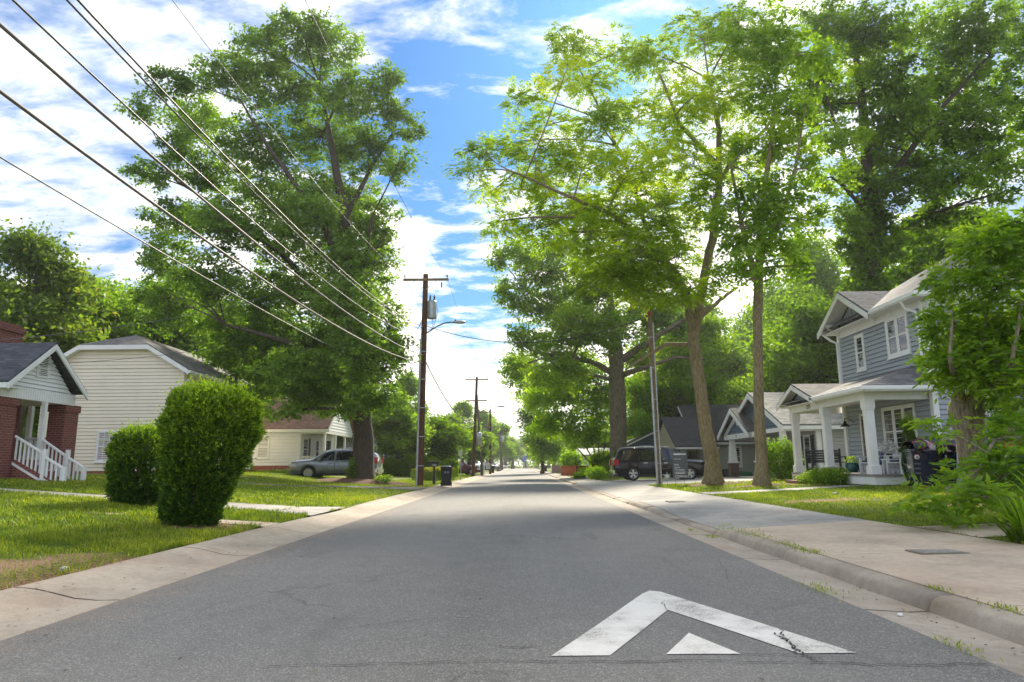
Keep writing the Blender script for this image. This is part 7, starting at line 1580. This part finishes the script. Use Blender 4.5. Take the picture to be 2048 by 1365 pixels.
# mailbox
mx, my = -4.85, 39.2; z = H(mx, my); mbx = thing('mailbox', 'black roadside mailbox with numbered side and small shelf roof left of the black bin', 'mailbox', (mx, my, z))
mb = MB(); mb.box(mx - .05, mx + .05, my - .05, my + .05, z - .1, z + 1.0); mb.box(mx - .08, mx + .08, my - .08, my + .08, z, z + .45); mb.build('post', DARK, mbx)
mb = MB(); mb.box(mx - .24, mx + .24, my - .09, my + .09, z + 1.0, z + 1.16); V = []
for k in range(9): th = pi * k / 8; V.append((cos(th) * .09, sin(th) * .09))
for i in range(8): mb.quad((mx - .24, my + V[i][0], z + 1.16 + V[i][1]), (mx + .24, my + V[i][0], z + 1.16 + V[i][1]), (mx + .24, my + V[i + 1][0], z + 1.16 + V[i + 1][1]), (mx - .24, my + V[i + 1][0], z + 1.16 + V[i + 1][1]))
mb.build('box', DARK, mbx); mb = MB(); mb.box(mx - .32, mx + .34, my - .13, my + .13, z + 1.27, z + 1.31); mb.build('cover', simple('grey_board', (.25, .24, .23), .7), mbx)
text('1380', (mx, my - .095, z + 1.08), R_C, .13, WHITE, mbx, name='house_number')
# sign post seen edge on, white signpost
sx, sy = -4.3, 50; z = H(-4.55, sy) + .02; sp = thing('road_sign', 'grey metal road sign on a steel post seen from behind, right of the black bin', 'sign', (sx, sy, z)); mb = MB(); mb.tube([(sx + .05, sy, z - .1), (sx, sy, z + 2.15)], .03, 6); mb.build('post', STEEL, sp)
mb = MB(); mb.box(sx - .14, sx + .13, sy - .05, sy - .03, z + 1.72, z + 2.14); mb.build('plate', simple('sign_back', (.45, .47, .42), .5), sp)
sx, sy = -4.35, 84; z = .12; sp = thing('hanging_signpost', 'white wooden signpost with short arm by the far left lawn', 'signpost', (sx, sy, z)); mb = MB(); mb.box(sx - .06, sx + .06, sy - .06, sy + .06, z - .1, z + 1.45); mb.box(sx - .15, sx + .8, sy - .04, sy + .04, z + 1.15, z + 1.25); mb.build('post', WHITE, sp)
mb = MB(); mb.box(sx + .2, sx + .75, sy - .02, sy + .02, z + .6, z + 1.12); mb.build('panel', simple('pale_panel', (.5, .5, .52), .6), sp)
sx, sy = 1.9, 282; sp = thing('banner_post', 'thin post with a blue and white banner beyond the end of the road', 'sign', (sx - 2, sy, 0)); mb = MB(); mb.tube([(sx, sy, -.1), (sx, sy, 7)], .12, 6); mb.build('post', STEEL, sp); mb = MB(); mb.box(sx - .9, sx + .9, sy - .2, sy - .1, 2.4, 4.9); mb.build('banner', simple('banner_blue', (.02, .08, .4), .5), sp); mb = MB(); mb.box(sx - .9, sx + .9, sy - .2, sy - .1, 4.9, 5.6); mb.build('banner_top', WHITE, sp)
# fences
def fence(label, x0, y0, x1, y1, h, mat):
    n = int(math.hypot(x1 - x0, y1 - y0) / .15); z0 = .12; t = thing('wooden_fence', label, 'fence', (x0, y0, z0)); r = random.Random(3); dx, dy = (x1 - x0) / n, (y1 - y0) / n; l = math.hypot(dx, dy); ux, uy = dx / l, dy / l
    mb = MB()
    for k in range(n): a = (x0 + dx * k, y0 + dy * k); b = (a[0] + dx * .93, a[1] + dy * .93); hh = h + r.uniform(-.02, .02); mb.slab([(a[0], a[1], z0), (b[0], b[1], z0), (b[0], b[1], z0 + hh), (a[0], a[1], z0 + hh)], .02, (-uy, ux, 0))
    mb.build('pickets', mat, t); mb = MB()
    for zz_ in (.2, h - .2): mb.slab([(x0, y0, z0 + zz_), (x1, y1, z0 + zz_), (x1, y1, z0 + zz_ + .08), (x0, y0, z0 + zz_ + .08)], .05, (-uy * 1.0, ux, 0))
    mb.build('rail', mat, t)
def fencemat(name, c): return simple(name, c, .8, var=.3, scale=7, bmp=.2)
fence('orange stained wooden fence section facing the road beside the right kerb', 4.0, 68, 5.35, 66.6, .95, fencemat('orange_stain', (.50, .15, .06)))
fence('shade-darkened wooden fence section between the orange fence and the dark tree stem', 5.38, 66.6, 6.7, 67.5, .95, fencemat('orange_stain_shaded', (.33, .09, .04)))  # same orange stain darkened, shade of the turned section put into the colour
fence('weathered pinkish wooden fence farther along the right kerb', 4.1, 90, 5.5, 87.0, 1.0, fencemat('pink_grey_stain', (.33, .2, .17)))
# ================================================================== PORCH FURNITURE
PF = .78
def adirondack(label, x, y, rot):
    t = thing('porch_chair', label, 'chair', (0, 0, 0), 'white chairs on the porch')
    # seat faces local -x
    mb = MB(); mb.hexa([(-.30, -.26, .36), (.25, -.26, .24), (.25, .26, .24), (-.30, .26, .36), (-.30, -.26, .39), (.25, -.26, .27), (.25, .26, .27), (-.30, .26, .39)]); mb.build('seat', WHITE, t)
    mb = MB()
    for k in range(5): y0 = -.26 + k * .106; hh = .95 + .06 * sin((k + .5) / 5 * pi); mb.hexa([(.18, y0, .25), (.20, y0, .25), (.20, y0 + .09, .25), (.18, y0 + .09, .25), (.46, y0, hh), (.48, y0, hh), (.48, y0 + .09, hh), (.46, y0 + .09, hh)])
    mb.build('backrest', WHITE, t)
    for s in (-1, 1):
        mb = MB(); y0 = s * .32; mb.box(-.36, .38, y0 - .06, y0 + .06, .58, .61); mb.build('arm', WHITE, t)
        mb = MB(); mb.box(-.30, -.20, y0 - .02, y0 + .02, 0, .58); mb.build('leg', WHITE, t)
        mb = MB(); mb.hexa([(-.25, y0 - .02, .26), (.55, y0 - .02, .0), (.55, y0 + .02, .0), (-.25, y0 + .02, .26), (-.25, y0 - .02, .38), (.55, y0 - .02, .12), (.55, y0 + .02, .12), (-.25, y0 + .02, .38)]); mb.build('leg', WHITE, t)
    NV = simple('navy_cushion', (.02, .035, .09), .8, obj=True)
    mb = MB(); mb.hexa([(-.28, -.23, .39), (.2, -.23, .29), (.2, .23, .29), (-.28, .23, .39), (-.27, -.22, .46), (.2, -.22, .36), (.2, .22, .36), (-.27, .22, .46)]); mb.build('seat_cushion', NV, t, bevel=.03)
    mb = MB(); mb.hexa([(.12, -.2, .36), (.22, -.2, .34), (.22, .2, .34), (.12, .2, .36), (.28, -.2, .80), (.38, -.2, .78), (.38, .2, .78), (.28, .2, .80)]); mb.build('back_cushion', simple('patterned_cushion', (.10, .13, .22), .8, var=.9, scale=14, obj=True), t, bevel=.04)
    t.location = (x, y, PF); t.rotation_euler = (0, 0, rot); return t
adirondack('white slatted porch chair with navy cushions nearest the conifer', 12.55, 22.95, .15); adirondack('white slatted porch chair with navy cushions behind the nearest porch column', 12.45, 24.6, .1)
tb = thing('side_table', 'small white side table between the two white porch chairs', 'table', (12.6, 23.75, PF)); mb = MB(); mb.box(12.4, 12.8, 23.55, 23.95, PF + .46, PF + .5); mb.build('table_top', WHITE, tb)
for a_ in (12.44, 12.76):
    for b_ in (23.59, 23.91): mb = MB(); mb.box(a_ - .02, a_ + .02, b_ - .02, b_ + .02, PF, PF + .46); mb.build('leg', WHITE, tb)
vs = thing('vase_of_flowers', 'dark pot of white flowers on the porch side table', 'flower pot', (12.6, 23.75, PF + .5)); mb = MB(); mb.lathe([(.0, 0), (.08, 0), (.11, .1), (.09, .18), (.07, .18)], (12.6, 23.75, PF + .5), n=14); mb.build('pot', DARK, vs)
rngf = np.random.default_rng(3); u = unit(rngf, 420) * (rngf.uniform(.2, 1, 420) ** .5)[:, None]; p = np.array([12.6, 23.75, PF + .88]) + u * np.array([.30, .30, .22]); v, tt = leafquads(p, .075, rngf, 1.1, .4, rngf.uniform(0, 1, 420)); npmesh('flowers', v, 4, 420, simple('white_petals', (.75, .75, .72), .7), vs, tone=tt)
cn = hedge_bush('potted_conifer', 'narrow cone-shaped green conifer at the near corner of the white porch', (12.35, 22.0, .62), [(0, .17, 0), (.35, .26, 0), (.9, .24, 0), (1.4, .15, 0), (1.85, .03, 0)], 7, n=14000, leaf=.032, stems=False, dark=.12)
cn['category'] = 'conifer'; mb = MB(); mb.lathe([(0, 0), (.17, 0), (.21, .3), (.19, .3), (.17, .26), (0, .26)], (12.35, 22.0, .42), n=16); mb.build('pot', DARK, cn)
# grey slatted glider bench
bn = thing('porch_bench', 'dark grey slatted glider bench at the far end of the white porch', 'bench', (12.35, 28.1, PF)); GB = simple('charcoal_wood', (.035, .038, .045), .6)
mb = MB()
for k in range(5): mb.box(11.75, 13.05, 28.45 + .02 * k, 28.48 + .02 * k, PF + .42 + k * .1, PF + .50 + k * .1)
mb.build('backrest', GB, bn); mb = MB()
for k in range(5): mb.box(11.75, 13.05, 27.95 + .1 * k, 28.03 + .1 * k, PF + .38, PF + .41)
mb.build('seat', GB, bn)
for x_ in (11.72, 13.08):
    mb = MB(); mb.box(x_ - .03, x_ + .03, 27.85, 28.5, PF + .60, PF + .64); mb.box(x_ - .03, x_ + .03, 27.9, 27.97, PF, PF + .60); mb.box(x_ - .03, x_ + .03, 28.42, 28.5, PF, PF + .95)
    mb.box(x_ - .03, x_ + .03, 27.97, 28.42, PF + .1, PF + .16); mb.build('side_frame', GB, bn)
tp_ = thing('teal_pot', 'round teal planter standing beside the grey porch bench', 'planter', (13.2, 27.0, PF)); mb = MB(); mb.lathe([(0, 0), (.16, 0), (.24, .12), (.25, .26), (.2, .36), (.22, .38), (.17, .36), (0, .34)], (12.95, 26.2 + 1.0, PF), n=20); mb.build('pot', simple('teal_glaze', (.01, .10, .09), .2), tp_)
rngf = np.random.default_rng(8); u = unit(rngf, 150); p = np.array([12.95, 27.2, PF + .46]) + u * np.array([.2, .2, .15]); v, tt = leafquads(p, .1, rngf, 2.5, .4, rngf.uniform(0, 1, 150)); npmesh('plant', v, 4, 150, LF_MID, tp_, tone=tt)
gb_ = thing('storage_box', 'low green covered box beside the cottage column base', 'box', (15.0, 48.6, .2)); mb = MB(); mb.hexa([(14.6, 48.4, .15), (16.2, 48.4, .15), (16.2, 49.2, .15), (14.6, 49.2, .15), (14.7, 48.45, .75), (16.1, 48.45, .55), (16.1, 49.1, .55), (14.7, 49.1, .75)]); mb.build('box', simple('green_box', (.015, .14, .08), .5), gb_); mb = MB(); mb.box(14.2, 14.55, 48.4, 49.0, .15, .8); mb.build('grey_lid', simple('grey_lid', (.1, .11, .12), .5), gb_)
# loose stones and litter
def stone(label, x, y, s, c, nm='stone', z=None):
    r = random.Random(int(x * 100)); mb = MB(); V = []; F = []
    for j in range(5):
        for i in range(8):
            th = 2 * pi * i / 8; ph = pi * j / 4; k = r.uniform(.85, 1.1); V.append((x + s * sin(ph) * cos(th) * k, y + s * .8 * sin(ph) * sin(th) * k, (z if z is not None else max(H(x, y), 0)) + s * .55 * (1 + cos(ph) * k) - .01))
    for j in range(4):
        for i in range(8): F.append((j * 8 + i, j * 8 + (i + 1) % 8, (j + 1) * 8 + (i + 1) % 8, (j + 1) * 8 + i))
    mb.add(V, F, True); o = mb.build(nm, simple('stone_%s' % nm, c, .9, var=.3, scale=20)); tag(o, label, nm.replace('_', ' '))
stone('round pinkish white stone lying on the right front lawn', 8.85, 19.75, .075, (.62, .50, .42))
stone('pale crumpled paper scrap on the bare soil by the left gutter', -4.72, 7.3, .05, (.7, .68, .64), 'paper_scrap'); stone('flat pale stone on the soil mound before the great oak', -8.1, 34.7, .11, (.5, .48, .45), 'flat_stone')
for k, (x, y, l_) in enumerate([(2.9, 5.55, 'small white paper scrap in the right gutter nearest the curb joint')]): stone(l_, x, y, .025, (.75, .74, .72), 'litter', 0.0)

# ------------------------------------------------------------------ air
HZ = True
if HZ:
    mb = MB(); mb.box(-345, 345, -25, 345, -1.2, 42); m_ = bpy.data.materials.new('haze'); m_.use_nodes = True; nt = m_.node_tree; nt.nodes.clear()
    pv = N(nt, 'ShaderNodeVolumePrincipled', inp={'Color': (.95, .97, 1.0, 1), 'Density': 0.00035, 'Anisotropy': 0.55}); oo = N(nt, 'ShaderNodeOutputMaterial'); L(nt, pv.outputs[0], oo.inputs['Volume'])
    o = mb.build('haze', m_); o['kind'] = 'stuff'
